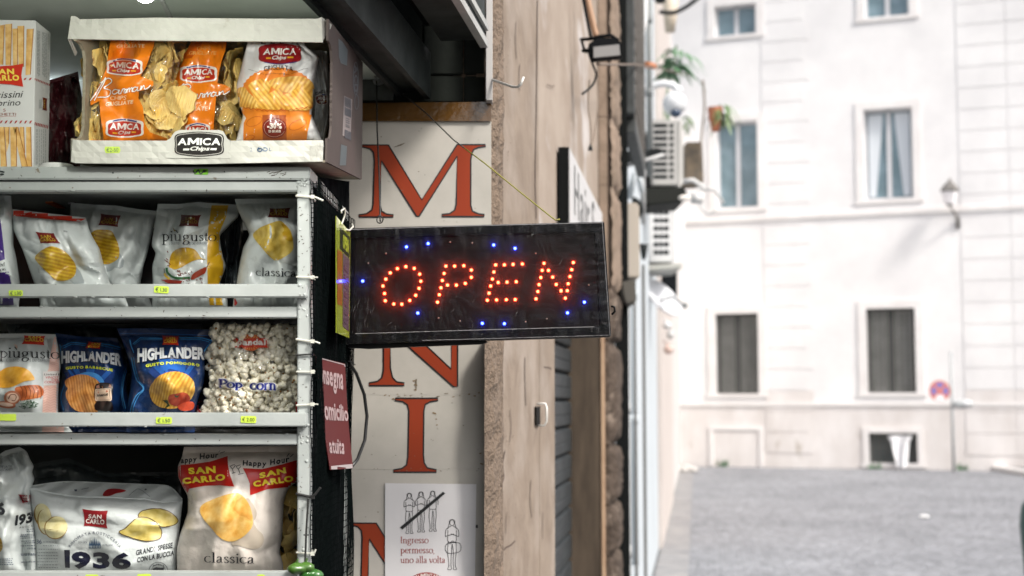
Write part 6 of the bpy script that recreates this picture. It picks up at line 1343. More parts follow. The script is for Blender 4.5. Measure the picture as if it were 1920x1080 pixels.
QU = mat('quoin_stone', (0.10, 0.076, 0.06), rough=.9, spec=.2, col2=(0.05, 0.037, 0.029), nscale=12, ndet=10, bump=1.0, bscale=38, bdist=.016, col3=(0.19, 0.15, 0.12), n3=(14, .58, .7))
PALE = mat('pale_render', (0.60, 0.58, 0.57), rough=.8, col2=(0.50, 0.48, 0.47), nscale=2.5, stretch=(1, 1, .4), bump=.1)
PALEB = mat('pale_blue_render', (0.52, 0.56, 0.59), rough=.7, col2=(0.42, 0.46, 0.49), nscale=2.5, stretch=(1, 1, .3))
PINK = mat('pink_render', (0.54, 0.49, 0.46), rough=.8, col2=(0.45, 0.40, 0.375), nscale=2.5, stretch=(1, 1, .3))
s_of = lambda px: (lambda a: a)(1152.0 / (1304.0 - px))
fw = thing('stone_wall', 'worn beige travertine wall running away beside the lettered panel', 'wall', FW(3.0, 0, 0))
def slab(name, s0, s1, z0, z1, o0, o1, m, parent, bevel=0.004):
    bb = MB(); bb.prism([FW(s0, z0, o0), FW(s0, z0, o1), FW(s0, z1, o1), FW(s0, z1, o0)], FW(s1, z0, o0) - FW(s0, z0, o0)); return bb.build(name, m, parent, bevel=bevel)
sJ = s_of(1011); sE = s_of(1040)
# rough broken near edge: a jagged strip
k = MB(); r8 = random.Random(31); n = 120; v = []; f = []
for i in range(n + 1):
    z = .0 + 3.4 * i / n
    for j in range(6):
        s_a = 3.035 if z > 1.75 else 2.965; s = s_a + (3.166 - s_a) * j / 5
        v.append(FW(s + (r8.uniform(-.004, .004) if j else r8.uniform(-.002, .006)), z + r8.uniform(-.006, .006), .004 + (r8.uniform(-.006, .008) if 0 < j < 5 else 0) - (.012 if j == 0 else 0)))
for i in range(n):
    for j in range(5): f.append((i * 6 + j, i * 6 + j + 1, (i + 1) * 6 + j + 1, (i + 1) * 6 + j))
add('broken_edge', v, f, STEDGE, fw)
k = MB(); k.prism([FW(3.048, 0, -.010), FW(3.048, 0, -.14), FW(3.048, 3.4, -.14), FW(3.048, 3.4, -.010)], TD * .05); k.build('edge_core', STEDGE, fw)
for (a, c_, z0, z1) in ((3.166, sJ, -.02, 3.6), (sJ + .004, sE, -.02, 2.05)):
    slab('slab', a, c_, z0, z1, -.14, 0, STONE, fw)
# upper plastered wall from the joint on
uw = thing('plaster_wall', 'blotchy beige plaster wall above the roller shutter, carrying the floodlight', 'wall', FW(4.2, 2.05, 0))
slab('wall', sJ + .004, 6.41, 2.054, 6.5, -.15, -.003, PLAST, uw, 0); slab('wall', 2.96, sJ, 3.603, 6.5, -.15, -.004, PLAST, uw, 0)
slab('wall', 0.2, 2.95, 3.32, 6.5, -.15, -.004, PLAST, uw, 0)
# cracks and scratches on the stone
def fdecal(name, sh, m, parent, pl=0.002, step=0):
    V = [FP(x, y, pl) for x, y in sh[0]]; o = add(name, V, sh[1], m, parent); return o
fdecal('crack', merge(ribbon(cat([(947, 846), (943, 870), (945, 895), (939, 912)]), 1.6), ribbon(cat([(944, 1032), (950, 1026), (958, 1022), (966, 1014)]), 2.4), ribbon(cat([(1008, 0), (1006, 200), (1004, 330), (1006, 410)]), 1.2), ribbon(cat([(1020, 688), (1030, 689), (1034, 692)]), 1.5), ribbon(cat([(1026, 158), (1036, 162), (1040, 160)]), 1.5)), mat('crack_dark', (0.09, 0.06, 0.045), rough=.9), fw)
r10 = random.Random(44); sh = []
for i in range(110):
    t = r10.random() * .8
    if t < .5: x, y = 930 + abs(r10.gauss(0, 14)), r10.uniform(20, 400)
    elif t < .8: x, y = 945 + abs(r10.gauss(0, 22)), r10.uniform(660, 1075)
    else: x, y = r10.uniform(965, 1030), r10.uniform(30, 1070)
    if x > 1030: continue
    w = r10.uniform(.3, .8); sh.append(poly(ell(x, y, w * .6, w * r10.uniform(.8, 2.6), r10.uniform(-.3, .3), 7, .35, i)))
fdecal('pit', merge(*sh), mat('pit_brown', (0.13, 0.088, 0.064), rough=.95, spec=.1), fw, .0024)
sh = [ribbon(cat([(x, y), (x + r10.uniform(-2, 2), y + l / 2), (x + r10.uniform(-3, 3), y + l)]), r10.uniform(.5, 1.1)) for x, y, l in ((968, 40, 70), (985, 560 + 110, 90), (957, 770, 60), (996, 900, 70), (1018, 960, 50), (975, 120, 50), (951, 960, 40))]
fdecal('hairline_crack', merge(*sh), mat('crack_dark', (0.09, 0.06, 0.045), rough=.9), fw, .0028)
hd = thing('wall_bracket', 'small dark metal loop bracket screwed to the stone wall', 'bracket', FP(1012, 800, .0))
k = MB(); q1 = FP(1007, 757, .003); q2 = FP(1007, 798, .003); k.tube([q1, q1 + ND * .022 + TD * .01, q1 + ND * .026 + Vector((0, 0, -.012)), q2 + ND * .026 + Vector((0, 0, .012)), q2 + ND * .02, q2], .003, 8); k.build('loop', mat('bright_steel', (0.62, 0.61, 0.58), rough=0.35, metal=.35), hd, smooth=True)
k = MB(); k.prism([FP(1002, 797, .001), FP(1009, 798, .001), FP(1009, 762, .001), FP(1002, 763, .001)], ND * .006); k.build('base_plate', mat('bracket_dark', (0.008, 0.007, 0.006), rough=.7, spec=.1), hd)
# roller shutter, slat by slat
rsd = thing('roller_shutter', 'closed dark grey roller shutter between the stone wall and shaded jamb', 'shutter', FW(4.7, 0, -.1))
MSH = mat('shutter_grey', (0.042, 0.05, 0.054), rough=.5, spec=.3, col2=(0.026, 0.03, 0.034), nscale=12, metal=.3)
slm = None
for i in range(18):
    z = i * .117 - .02
    k = MB(); s0, s1 = sE + .005, 6.40; pr = [(-.145, 0), (-.132, .003), (-.127, .010), (-.126, .045), (-.129, .05), (-.126, .055), (-.127, .098), (-.134, .106), (-.145, .112)]
    k.prism([FW(s0, z + b2, a) for a, b2 in pr], FW(s1, 0, 0) - FW(s0, 0, 0)); k.build('slat', MSH, rsd)
k = MB(); k.prism([FW(sE, -.02, -.3), FW(sE, -.02, -.152), FW(sE, 2.05, -.152), FW(sE, 2.05, -.3)], TD * 2.0); k.build('housing', MBLACK, rsd)
# signboard above
sb = thing('white_signboard', 'white projecting signboard with dark letters and black end on the plaster wall', 'sign', FW(4.5, 1.9, .0))
sbe = FP(1045, 340, 0).y
zt_, zb_ = P(0, 276, sbe).z, P(0, 520, sbe).z
def Fq(s, z, o_): return FW(s, z, o_)
s0_, s1_ = sbe, 6.02
k = MB(); k.prism([Fq(s0_, zb_, .003), Fq(s0_, zb_, .036), Fq(s0_, zt_, .036), Fq(s0_, zt_, .003)], FW(s1_, 0, 0) - FW(s0_, 0, 0)); k.build('box_body', mat('signboard_black', (0.005, 0.006, 0.006), rough=.7, spec=.1), sb)
k = MB(); k.prism([Fq(s0_ + .004, zb_ + .005, .0365), Fq(s0_ + .004, zb_ + .005, .040), Fq(s0_ + .004, zt_ - .005, .040), Fq(s0_ + .004, zt_ - .005, .0365)], FW(s1_, 0, 0) - FW(s0_ + .004, 0, 0)); k.build('face', mat('signboard_white', (0.50, 0.49, 0.49), rough=.4), sb)
for ch, sa, sb2 in (('H', 4.62, 4.80), ('a', 4.86, 5.0), ('i', 5.06, 5.10), ('r', 5.16, 5.28), ('S', 5.4, 5.56)):
    V, Fc = _gl[('r', ch)]; a, b_, c_, d_ = bbox((V, Fc)); zb2 = zb_ + .12; sc_ = .24
    add('lettering', [Fq(sa + (sb2 - sa) * (x - a) / (c_ - a), zb2 + .10 - y * sc_, .0415) for x, y in V], Fc, mat('signboard_ink', (0.10, 0.10, 0.10), rough=.5), sb)
# jamb, its shade and lit edge painted in, and the next house's rusticated pier
js = 6.40
jm = thing('shaded_jamb', 'stone door jamb facing the camera right of the shutter, its shade painted dark brown', 'jamb', FW(6.4, 0, -.05))
def cambox(name, x0, x1, Y, D, z0, z1, m, parent, bevel=.004, yref=900):
    a = P(x0, yref, Y).x; c_ = P(x1, yref, Y).x; k = MB(); k.box((a, Y, z0), (c_, Y + D, z1)); return k.build(name, m, parent, bevel=bevel)
cambox('jamb_face', 1060, 1126, js, .05, -.02, 2.05, JAMB, jm); cambox('jamb_edge', 1126.5, 1135, js - .004, .1, -.02, 2.05, mat('jamb_edge_lit', (0.42, 0.29, 0.19), rough=.8, col2=(0.34, 0.22, 0.14), nscale=9), jm)
pr_ = thing('rusticated_pier', 'tan pier of bulging rusticated stone blocks beside the shaded jamb', 'pier', FW(5.9, 0, .1))
k = MB(); k.prism([FW(6.45, -.02, -.05), FW(6.45, -.02, .04), FW(6.45, 1.9, .04), FW(6.45, 1.9, -.05)], FW(6.92, 0, 0) - FW(6.45, 0, 0)); k.build('core', QU, pr_)
k = MB(); k.prism([FW(6.45, 1.903, -.05), FW(6.45, 1.903, .05), FW(6.45, 6.5, .05), FW(6.45, 6.5, -.05)], FW(6.92, 0, 0) - FW(6.45, 0, 0)); k.build('core', mat('quoin_core', (0.20, 0.15, 0.115), rough=.9), pr_)
cuts_px = [1130, 1040, 945, 835, 640, 540, 352, 225, 95, -40, -180, -330, -500]
def quoin(z0, z1, m):
    n, mm = 10, 16; v = []; f = []; r = random.Random(int(z0 * 100))
    for i in range(n + 1):
        for j in range(mm + 1):
            u, w = i / n, j / mm; BG_ = .036 if m is QU else .020; bu = min(1, 7 * min(u, 1 - u)); bw_ = min(1, 5.5 * min(w, 1 - w)); hgt = (1 - (1 - bu) ** 2) ** .5 * (1 - (1 - bw_) ** 2) ** .5
            v.append(FW(6.43 + .5 * u, z0 + (z1 - z0) * w, .038 + BG_ * hgt + (0 if m is QU else .018) + .012 * mnoise.noise(Vector((u * 7, w * 11, z0))) + .006 * mnoise.noise(Vector((u * 22, w * 31, z0)))))
    for i in range(n):
        for j in range(mm): f.append((i * (mm + 1) + j, (i + 1) * (mm + 1) + j, (i + 1) * (mm + 1) + j + 1, i * (mm + 1) + j + 1))
    # near end facing the camera
    n0 = len(v)
    for j in range(mm + 1):
        w = j / mm; bw_ = min(1, 5.5 * min(w, 1 - w)); v += [FW(6.43, z0 + (z1 - z0) * w, .038), FW(6.42, z0 + (z1 - z0) * w, .0)]
    for j in range(mm): a = n0 + 2 * j; f.append((a, a + 1, a + 3, a + 2))
    add('stone_block', v, f, m, pr_, smooth=True)
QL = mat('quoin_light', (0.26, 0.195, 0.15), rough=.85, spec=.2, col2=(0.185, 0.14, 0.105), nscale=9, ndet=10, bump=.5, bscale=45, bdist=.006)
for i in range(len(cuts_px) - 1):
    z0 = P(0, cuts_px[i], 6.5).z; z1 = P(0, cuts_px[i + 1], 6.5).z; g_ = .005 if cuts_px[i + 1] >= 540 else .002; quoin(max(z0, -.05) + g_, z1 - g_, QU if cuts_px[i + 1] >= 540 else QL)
# further facade: piers and shop fronts in pale colours, each its own depth
def pier(name, label, px0, px1, ybase, z1, m, catn='wall', dd=.5, n=0):
    """vertical element whose foot meets the ground at ybase; right edge seen at px1"""
    Y = 1.6 * F / (ybase - 757.0); a = P(px0, 757, Y).x; c_ = P(px1, 757, Y).x
    t = thing(name, label, catn, ((a + c_) / 2, Y, 0)); k = MB(); k.prism([(a, Y, -.03), (c_, Y, -.03), (c_, Y, z1), (a, Y, z1)], Vector((TD.x * dd, TD.y * dd, 0))); k.build('face', m, t, bevel=.01); return t, Y
w_ = thing('far_facade', 'long pale house front receding behind the pipes and air conditioners', 'building', FW(12, 0, 0))
slab('wall', 6.94, 16, -.03, 9, -.3, .0, PALEB, w_, 0); slab('wall', 16.01, 24, -.03, 9, -.3, .04, PINK, w_, 0); slab('wall', 24.01, 38.5, -.03, 9, -.3, .02, PALE, w_, 0)
pier('shop_pier', 'greyish white pier with its foot nearest the camera along the far facade', 1198, 1210, 1052, 2.35, PALEB, dd=1.6)
pier('shop_pier', 'pale blue pier second along the far facade, under the lower air conditioner', 1212, 1226, 988, 3.0, PALE, dd=2.6)
pier('shop_pier', 'pinkish pier third along the far facade, below the satellite dish', 1228, 1243, 950, 3.4, PINK, dd=4)
pier('shop_pier', 'pale pink pier farthest along the facade, beside the rubble heap', 1246, 1258, 905, 3.5, PALE, dd=6)
def vpipe(label, px, y0, y1, Y, r, m, name='drain_pipe'):
    k = MB(); a = P(px, y0, Y); c_ = P(px, y1, Y); a = Vector((c_.x, c_.y, a.z)); c_.z = max(c_.z, 0); k.tube([a, c_], r, 14)
    for t in (.25, .6): q = a.lerp(c_, t); k.tube([q + Vector((0, 0, .03)), q - Vector((0, 0, .03))], r * 1.2, 14)
    o = k.build(name, m, smooth=True); tag(o, label, 'pipe'); return o
PG = mat('pipe_grey', (0.52, 0.53, 0.53), rough=.5, col2=(0.42, 0.42, 0.42), nscale=5, stretch=(1, 1, .2))
PD = mat('pipe_dark', (0.16, 0.17, 0.17), rough=.5)
vpipe('pale grey drainpipe standing right of the rusticated pier', 1178, 575, 1400, 7.4, .020, PG)
vpipe('bluish white drainpipe behind the grey one, running up past the air conditioner', 1191, 385, 1060, 9.4, .022, PALEB)
vpipe('slim dark grey pipe beside the louvred shutter high on the facade', 1219, -60, 330, 10.6, .022, PD)
vpipe('thin grey pipe at the left of the upper air conditioner', 1206, 190, 420, 9.9, .018, PG)
k = MB(); k.box(P(1158, 1200, 6.98), P(1172, -200, 7.02)); o = k.build('shadow_gap', MBLACK); tag(o, 'black box painted as the narrow shaded gap between the rusticated pier and the pipes', 'gap')  # black box put where there is only a shaded gap
for (xa, xb, Yd, lb_) in ((1186, 1188.5, 8.6, 'dark seam between the grey and the bluish drainpipes'), (1202, 1205, 10.2, 'dark seam left of the nearest shop pier'), (1226, 1228.5, 18.0, 'brown seam between the pale and pinkish shop piers')):
    k = MB(); k.box((P(xa, 0, Yd).x, Yd, 0), (P(xb, 0, Yd).x, Yd + .1, 2.6)); o = k.build('wall_seam', mat('seam_brown', (0.10, 0.09, 0.08), rough=.8)); tag(o, lb_, 'seam')
# louvred shutter high on the wall: frame and slats
ls = thing('louvred_shutter', 'grey louvred window shutter opened flat high on the facade', 'window shutter', FW(7.6, 2.9, .2))
SHG = mat('shutter_paint', (0.075, 0.08, 0.08), rough=.6, spec=.2, col2=(0.05, 0.053, 0.053), nscale=14); SLG = mat('louvre_beige', (0.22, 0.20, 0.18), rough=.6, spec=.2)
L0, L1, lo_ = 7.3, 8.75, .10
zl0, zl1 = 3.08, 5.0
slab('stile', L0 - .12, L0, zl0, zl1, lo_ - .12, lo_ + .03, SHG, ls); slab('stile', L1, L1 + .1, zl0, zl1, lo_ - .02, lo_ + .03, SHG, ls); slab('bottom_rail', L0, L1, zl0 - .08, zl0, lo_ - .02, lo_ + .03, SHG, ls); slab('rear_board', L0, L1, zl0, zl1, lo_ - .05, lo_ - .03, SHG, ls)
for i in range(26):
    z = zl0 + .01 + i * .076; k = MB(); k.prism([FW(L0, z, lo_ + .028), FW(L0, z + .012, lo_ + .034), FW(L0, z + .06, lo_ - .01), FW(L0, z + .048, lo_ - .016)], FW(L1, 0, 0) - FW(L0, 0, 0)); k.build('louvre', SLG, ls)
# black inner jambs and glints under the shutter
k = MB(); k.box(P(1166, 205, 7.25), P(1171, 305, 7.3)); k.box(P(1171, 200, 7.26), P(1184, 206, 7.32)); k.tube([P(1180, 214, 7.3), P(1196, 247, 8.2)], .018, 6); o = k.build('folded_awning', MBLACK); tag(o, 'black bent awning frame under the louvred shutter', 'frame')
aw = thing('white_awning', 'bright white folded awning edge at the top of the far facade', 'awning', P(1200, 60, 9.5))
k = MB(); k.prism([P(1181, -30, 9.5), P(1216, -30, 9.5), P(1214, 40, 9.5), P(1209, 66, 9.5), P(1196, 50, 9.5), P(1182, 8, 9.5)], (0, .4, 0)); k.build('cloth', mat('awning_white', (0.8, 0.8, 0.8), rough=.6), aw)
bgx = MB(); bgx.box(P(1167, 522, 7.0), P(1186, 400, 7.4)); o = bgx.build('beige_box', mat('box_beige', (0.40, 0.36, 0.31), rough=.7), bevel=.01); tag(o, 'beige metal shutter box above the grey drainpipe', 'box')
bgx = MB(); bgx.prism([P(1164, 528, 6.9), P(1192, 524, 6.9), P(1194, 568, 6.9), P(1172, 572, 6.9), P(1166, 550, 6.9)], (0, .3, 0)); o = bgx.build('awning_box', mat('box_dark', (0.07, 0.065, 0.055), rough=.6), bevel=.01); tag(o, 'dark folded awning box above the grey drainpipe', 'awning')

# floodlight on its arm
flt = thing('floodlight', 'black rectangular LED floodlight on a short arm on the plaster wall', 'floodlight', P(1130, 110, 5.0))
FB = mat('floodlight_black', (0.004, 0.005, 0.006), rough=.6, spec=.08)
k = MB(); k.prism([P(1109, 112, 4.95), P(1167, 106, 4.95), P(1165, 78, 4.95), P(1150, 70, 4.95), P(1120, 70, 4.95), P(1103, 82, 4.95)], (0, .05, 0)); k.build('casing', FB, flt, bevel=.004)
k = MB(); k.prism([P(1113, 108, 4.94), P(1163, 103, 4.94), P(1161, 83, 4.94), P(1113, 88, 4.94)], (0, .008, 0)); k.build('lens', mat('lens_grey', (0.22, 0.215, 0.21), rough=.3, coat=.3), flt)
k = MB(); k.tube([P(1089, 74, 5.0), P(1108, 73, 4.97), P(1125, 68, 4.97), P(1145, 66, 4.97), P(1160, 76, 4.97)], .0065, 8); k.tube([P(1090, 74, 5.0), P(1095, 92, 5.0), P(1109, 96, 4.97)], .005, 8); k.tube([P(1093, 95, 5.0), P(1106, 96, 4.97)], .007, 8); k.build('mounting_arm', FB, flt, smooth=True)
def cable(label, pts, r, m, name='cable'):
    q = cat([(i, 0) for i in range(2)]) if False else pts
    k = MB(); sm_ = []
    p = [Vector(P(*a)) for a in pts]; n = len(p)
    for i in range(n - 1):
        p0 = p[max(i - 1, 0)]; p1 = p[i]; p2 = p[i + 1]; p3 = p[min(i + 2, n - 1)]
        for j in range(5):
            t = j / 5; sm_.append(0.5 * ((2 * p1) + (p2 - p0) * t + (2 * p0 - 5 * p1 + 4 * p2 - p3) * t * t + (3 * p1 - p0 - 3 * p2 + p3) * t ** 3))
    sm_.append(p[-1]); k.tube(sm_, r, 7); o = k.build(name, m, smooth=True); tag(o, label, 'cable'); return o
WB = mat('cable_black', (0.008, 0.010, 0.011), rough=.6, spec=.2); WGR = mat('cable_brown', (0.16, 0.12, 0.09), rough=.6)
cable('black cable curling down from the floodlight to the plaster wall', [(1104, 100, 4.95), (1112, 122, 4.97), (1118, 140, 4.98), (1112, 158, 4.98), (1100, 170, 4.93), (1092, 176, 4.9)], .0042, WB)
cable('dark cable running down the wall above the floodlight', [(1093, -10, 4.9), (1100, 30, 4.93), (1108, 70, 4.95)], .006, WB)
cable('orange brown pipe running down the wall beside the dark cable', [(1100, -10, 5.1), (1110, 35, 5.1), (1118, 68, 5.1)], .012, mat('pipe_brown', (0.36, 0.22, 0.14), rough=.6))
cable('thin pale wire loop hanging on the plaster wall', [(1105, 150, 5.0), (1103, 200, 5.0), (1108, 240, 5.0), (1107, 278, 5.0), (1116, 240, 5.05), (1122, 190, 5.1), (1120, 150, 5.1)], .0022, WGR)
k = MB(); k.tube([P(1107, 270, 4.99), P(1107, 275, 4.99), P(1107, 282, 4.99)], [.001, .006, .009], 8); o = k.build('cable_end', WB); tag(o, 'small black plug at the end of the hanging wire loop', 'plug')
cable('thin wire stretched from the floodlight across the street front', [(1120, 120, 5.0), (1165, 121, 6), (1200, 122, 7.5), (1235, 128, 10), (1265, 135, 12), (1300, 143, 14)], .005, WGR)
k = MB(); k.tube([P(1212, 121, 9), P(1226, 124, 9.3)], .022, 8); o = k.build('orange_clamp', mat('clamp_orange', (0.45, 0.16, 0.06), rough=.6)); tag(o, 'small orange clamp on the thin wire by the shutter', 'clamp')
cable('dark cable sweeping up at the top of the far facade', [(1236, 22, 14), (1262, 24, 14), (1288, 12, 14), (1312, -6, 14)], .022, WB)
k = MB(); k.tube([P(1258, -30, 14.2), P(1257, 30, 14.2), P(1256, 60, 14.2)], [.09, .07, .05], 14); o = k.build('beige_lamp_body', mat('beige_enamel', (0.55, 0.47, 0.38), rough=.5), smooth=True); tag(o, 'beige tapered lamp body at the top of the far facade', 'lamp')
k = MB(); k.ball(P(1238, 0, 13.6), .045, 1.3, 1, .8); o = k.build('dark_insulator', WB, smooth=True); tag(o, 'dark round cable fitting at the top of the far facade', 'fitting')
cable('dark curved hanger wire right of the hanging plant', [(1318, 150, 14.8), (1321, 200, 14.8), (1316, 250, 14.8), (1312, 300, 14.8)], .012, WGR)
cable('pale looped cable below the air conditioner', [(1310, 350, 13.6), (1312, 385, 13.6), (1328, 400, 13.6), (1344, 392, 13.6)], .010, PG)

# air conditioners
ACM = mat('ac_enamel', (0.42, 0.41, 0.395), rough=.5, col2=(0.36, 0.35, 0.335), nscale=4); ACW = mat('ac_white', (0.68, 0.68, 0.68), rough=.5); HOLE = mat('grille_dark', (0.006, 0.008, 0.010), rough=.8, spec=.1)
def ac(label, x0, y0, x1, y1, x2, Y, D, m, cols, rows, mx):
    t = thing('air_conditioner', label, 'air conditioner', P((x0 + x1) / 2, y1, Y + D / 2), 'air conditioners on the far facade')
    k = MB(); a = P(x0, y1, Y); c_ = P(x1, y0, Y); k.prism([Vector((a.x, Y, a.z)), Vector((c_.x, Y, a.z)), Vector((c_.x, Y, c_.z)), Vector((a.x, Y, c_.z))], (0, D, 0)); k.build('casing', m, t, bevel=.012)
    for i in range(rows):
        for (c0, c1) in cols:
            yy0 = y0 + 8 + (y1 - y0 - 16) * i / rows; yy1 = yy0 + (y1 - y0 - 16) / rows * .52
            k = MB(); k.prism([P(c0, yy1, Y - .006), P(c1, yy1, Y - .006), P(c1, yy0, Y - .006), P(c0, yy0, Y - .006)], (0, .004, 0)); k.build('grille_slot', HOLE, t)
    k = MB(); k.prism([P(x1, y1 + 2, Y - .004), P(x2, y1 - 4, Y + .02), P(x2, y0 + 6, Y + .02), P(x1, y0 - 1, Y - .004)], (0, .03, 0)); k.build('side_cover', m, t)
    return t
ac('grey air conditioner, the upper one, with long black grille slots', 1222, 224, 1273, 348, 1281, 12.0, .7, ACM, ((1226, 1251), (1256, 1263)), 9, 0)
ac('white air conditioner, the lower one, with a square grey grille', 1217, 386, 1262, 492, 1284, 13.4, .7, ACW, ((1226, 1234), (1236, 1243), (1245, 1254)), 6, 0)
k = MB(); k.prism([P(1205, 352, 11.9), P(1283, 350, 11.9), P(1290, 366, 11.9), P(1282, 378, 11.9), P(1216, 385, 11.9), P(1202, 370, 11.9)], (0, .6, 0)); o = k.build('support_tray', mat('tray_dark', (0.012, 0.013, 0.011), rough=.7, spec=.2), bevel=.01); tag(o, 'dark support tray under the upper air conditioner', 'tray')
k = MB(); k.ball(P(1284, 371, 11.7), .035, 1.5, 1, .7); o = k.build('tray_lamp', mat('tray_lamp_white', (0.8, 0.74, 0.68), rough=.4), smooth=True); tag(o, 'small white lamp dome at the right end of the dark tray', 'lamp')
k = MB(); k.prism([P(1208, 497, 13.3), P(1280, 494, 13.3), P(1278, 504, 13.3), P(1208, 508, 13.3)], (0, .7, 0)); o = k.build('support_shelf', mat('shelf_grey', (0.40, 0.40, 0.37), rough=.7), bevel=.01); tag(o, 'grey shelf under the lower white air conditioner', 'shelf')
k = MB(); k.prism([P(1167, 366, 9.8), P(1196, 370, 9.8), P(1208, 388, 9.8), P(1206, 402, 9.8), P(1196, 402, 9.8), P(1176, 390, 9.8)], (0, .3, 0)); o = k.build('black_junction_box', WB, bevel=.01); tag(o, 'black angular box below the black arm on the facade', 'box')
arm = thing('swing_lamp', 'black swing lamp arm reaching over the upper air conditioner grille', 'arm', P(1180, 310, 9.0))
k = MB(); k.prism([P(1170, 280, 9.0), P(1192, 288, 9.0), P(1232, 276, 9.0), P(1248, 282, 9.0), P(1245, 292, 9.0), P(1200, 303, 9.0), P(1172, 314, 9.0)], (0, .06, 0)); k.build('arm_body', WB, arm, bevel=.008)
k = MB(); k.tube([P(1178, 310, 8.95), P(1205, 302, 8.95), P(1245, 290, 8.95)], .012, 8); k.build('arm_rod', PG, arm, smooth=True)
k = MB(); k.tube([P(1180, 372, 9.2), P(1190, 326, 9.2), P(1196, 324, 9.2), P(1200, 340, 9.2), P(1204, 360, 9.2)], .02, 8)
o = k.build('pipe_elbow', PALEB, smooth=True); tag(o, 'pale bent ventilation pipe below the black arm', 'pipe')
k = MB(); k.prism([P(1284, 345, 15.2), P(1320, 342, 15.2), P(1317, 266, 15.2), P(1286, 266, 15.2)], (0, .4, 0)); o = k.build('brown_crate', mat('crate_brown', (0.20, 0.15, 0.10), rough=.8, col2=(0.11, 0.09, 0.07), nscale=12), bevel=.01); tag(o, 'brown boxed unit behind the upper air conditioner', 'crate')
# white curved dish arm
k = MB(); k.tube([P(1280, 340, 13.0), P(1300, 338, 13), P(1314, 348, 13), P(1320, 356, 13)], .022, 8); k.tube([P(1296, 372, 13), P(1318, 372, 13)], .05, 8); k.tube([P(1318, 354, 13), P(1342, 356, 13), P(1356, 382, 13)], .017, 8); o = k.build('curved_bracket', mat('bracket_white', (0.55, 0.55, 0.55), rough=.4), smooth=True); tag(o, 'pale curved metal bracket reaching right below the brown crate', 'bracket')
# cctv dome
cc_ = thing('security_camera', 'white dome security camera hanging from a curved arm over the air conditioner', 'camera', P(1264, 222, 11.0))
WC = mat('camera_white', (0.60, 0.61, 0.63), rough=.4)
k = MB(); k.tube([P(1210, 180, 11), P(1213, 168, 11), P(1224, 160, 11), (P(1245, 156, 11)), P(1262, 160, 11), P(1272, 168, 11), P(1270, 176, 11)], [.03, .032, .03, .028, .03, .035, .05], 12); k.build('arm', WC, cc_, smooth=True)
k = MB(); c_ = P(1265, 194, 11); k.ball(c_, .095, 1, 1, 1.02, 20, 14); k.build('dome', WC, cc_, smooth=True)
k = MB(); c_ = P(1267, 212, 10.955); k.ball(c_, .042, 1.05, 1, .85, 14, 10); k.build('lens', mat('lens_dark', (0.03, 0.05, 0.09), rough=.15), cc_, smooth=True)
# hanging plants
def plant(name, label, cx, cy, Y, w, h, n, seed, m, pot=None, droop=.5):
    t = thing(name, label, 'plant', P(cx, cy, Y)); r = random.Random(seed); k = MB(); c0 = P(cx, cy, Y); sx = w / F * Y; sz = h / F * Y
    for i in range(n):
        a = r.uniform(0, 6.28); l = r.uniform(.35, 1.0); st = c0 + Vector((r.uniform(-.12, .12) * sx, r.uniform(-.12, .12) * sx, r.uniform(-.2, .5) * sz)); d = Vector((math.cos(a) * sx * .5 * l, math.sin(a) * sx * .5 * l, 0))
        up_ = r.uniform(.1, .55) * sz; wd = r.uniform(.05, .10) * sx; pts = []
        for j in range(6): u = j / 5; pts.append((st + d * u + Vector((0, 0, up_ * u - (up_ + sz * droop * l) * u * u)), wd * math.sin(math.pi * min(.97, u * .9 + .08))))
        side = Vector((-math.sin(a), math.cos(a), .25)); v = []
        for p, ww in pts: v += [p - side * ww / 2, p + side * ww / 2]
        k.raw(v, [(2 * j, 2 * j + 1, 2 * j + 3, 2 * j + 2) for j in range(5)])
    k.build('leaves', m, t); return t
GR = mat('leaf_green', (0.06, 0.15, 0.07), rough=.5, col2=(0.13, 0.24, 0.13), nscale=6); GR2 = mat('leaf_pale', (0.16, 0.24, 0.09), rough=.5, col2=(0.10, 0.18, 0.06), nscale=6)
pl_ = plant('hanging_plant', 'large green long leaved plant above the white dome camera', 1264, 128, 13.5, 120, 62, 46, 4, GR)
plant('trailing_plant', 'green stems trailing down behind the dome camera', 1250, 195, 13.2, 26, 80, 14, 5, GR, droop=1.0)
k = MB(); k.tube([P(1300, 70, 13.5) * 0 + P(1268, 85, 13.5), P(1266, 120, 13.5)], .01, 6); k.build('stem', mat('stem_green', (0.06, 0.12, 0.03), rough=.6), pl_)
pt_ = plant('potted_plant', 'pale leafy plant in the terracotta pots by the left window', 1352, 218, 15.0, 76, 46, 46, 9, GR2, droop=.9)
plant('small_plant', 'small mixed green plant right of the upper air conditioner', 1292, 235, 14.0, 44, 34, 26, 12, GR2)
TC = mat('terracotta', (0.45, 0.16, 0.08), rough=.8, col2=(0.32, 0.11, 0.06), nscale=9)
k = MB(); k.tube([P(1342, 246, 15), P(1341, 228, 15), P(1341, 224, 15), P(1341, 202, 15)], [.045, .06, .072, .085], 16); o = k.build('terracotta_pot', TC, smooth=False); tag(o, 'orange terracotta pot hanging by the left upper window', 'flower pot')
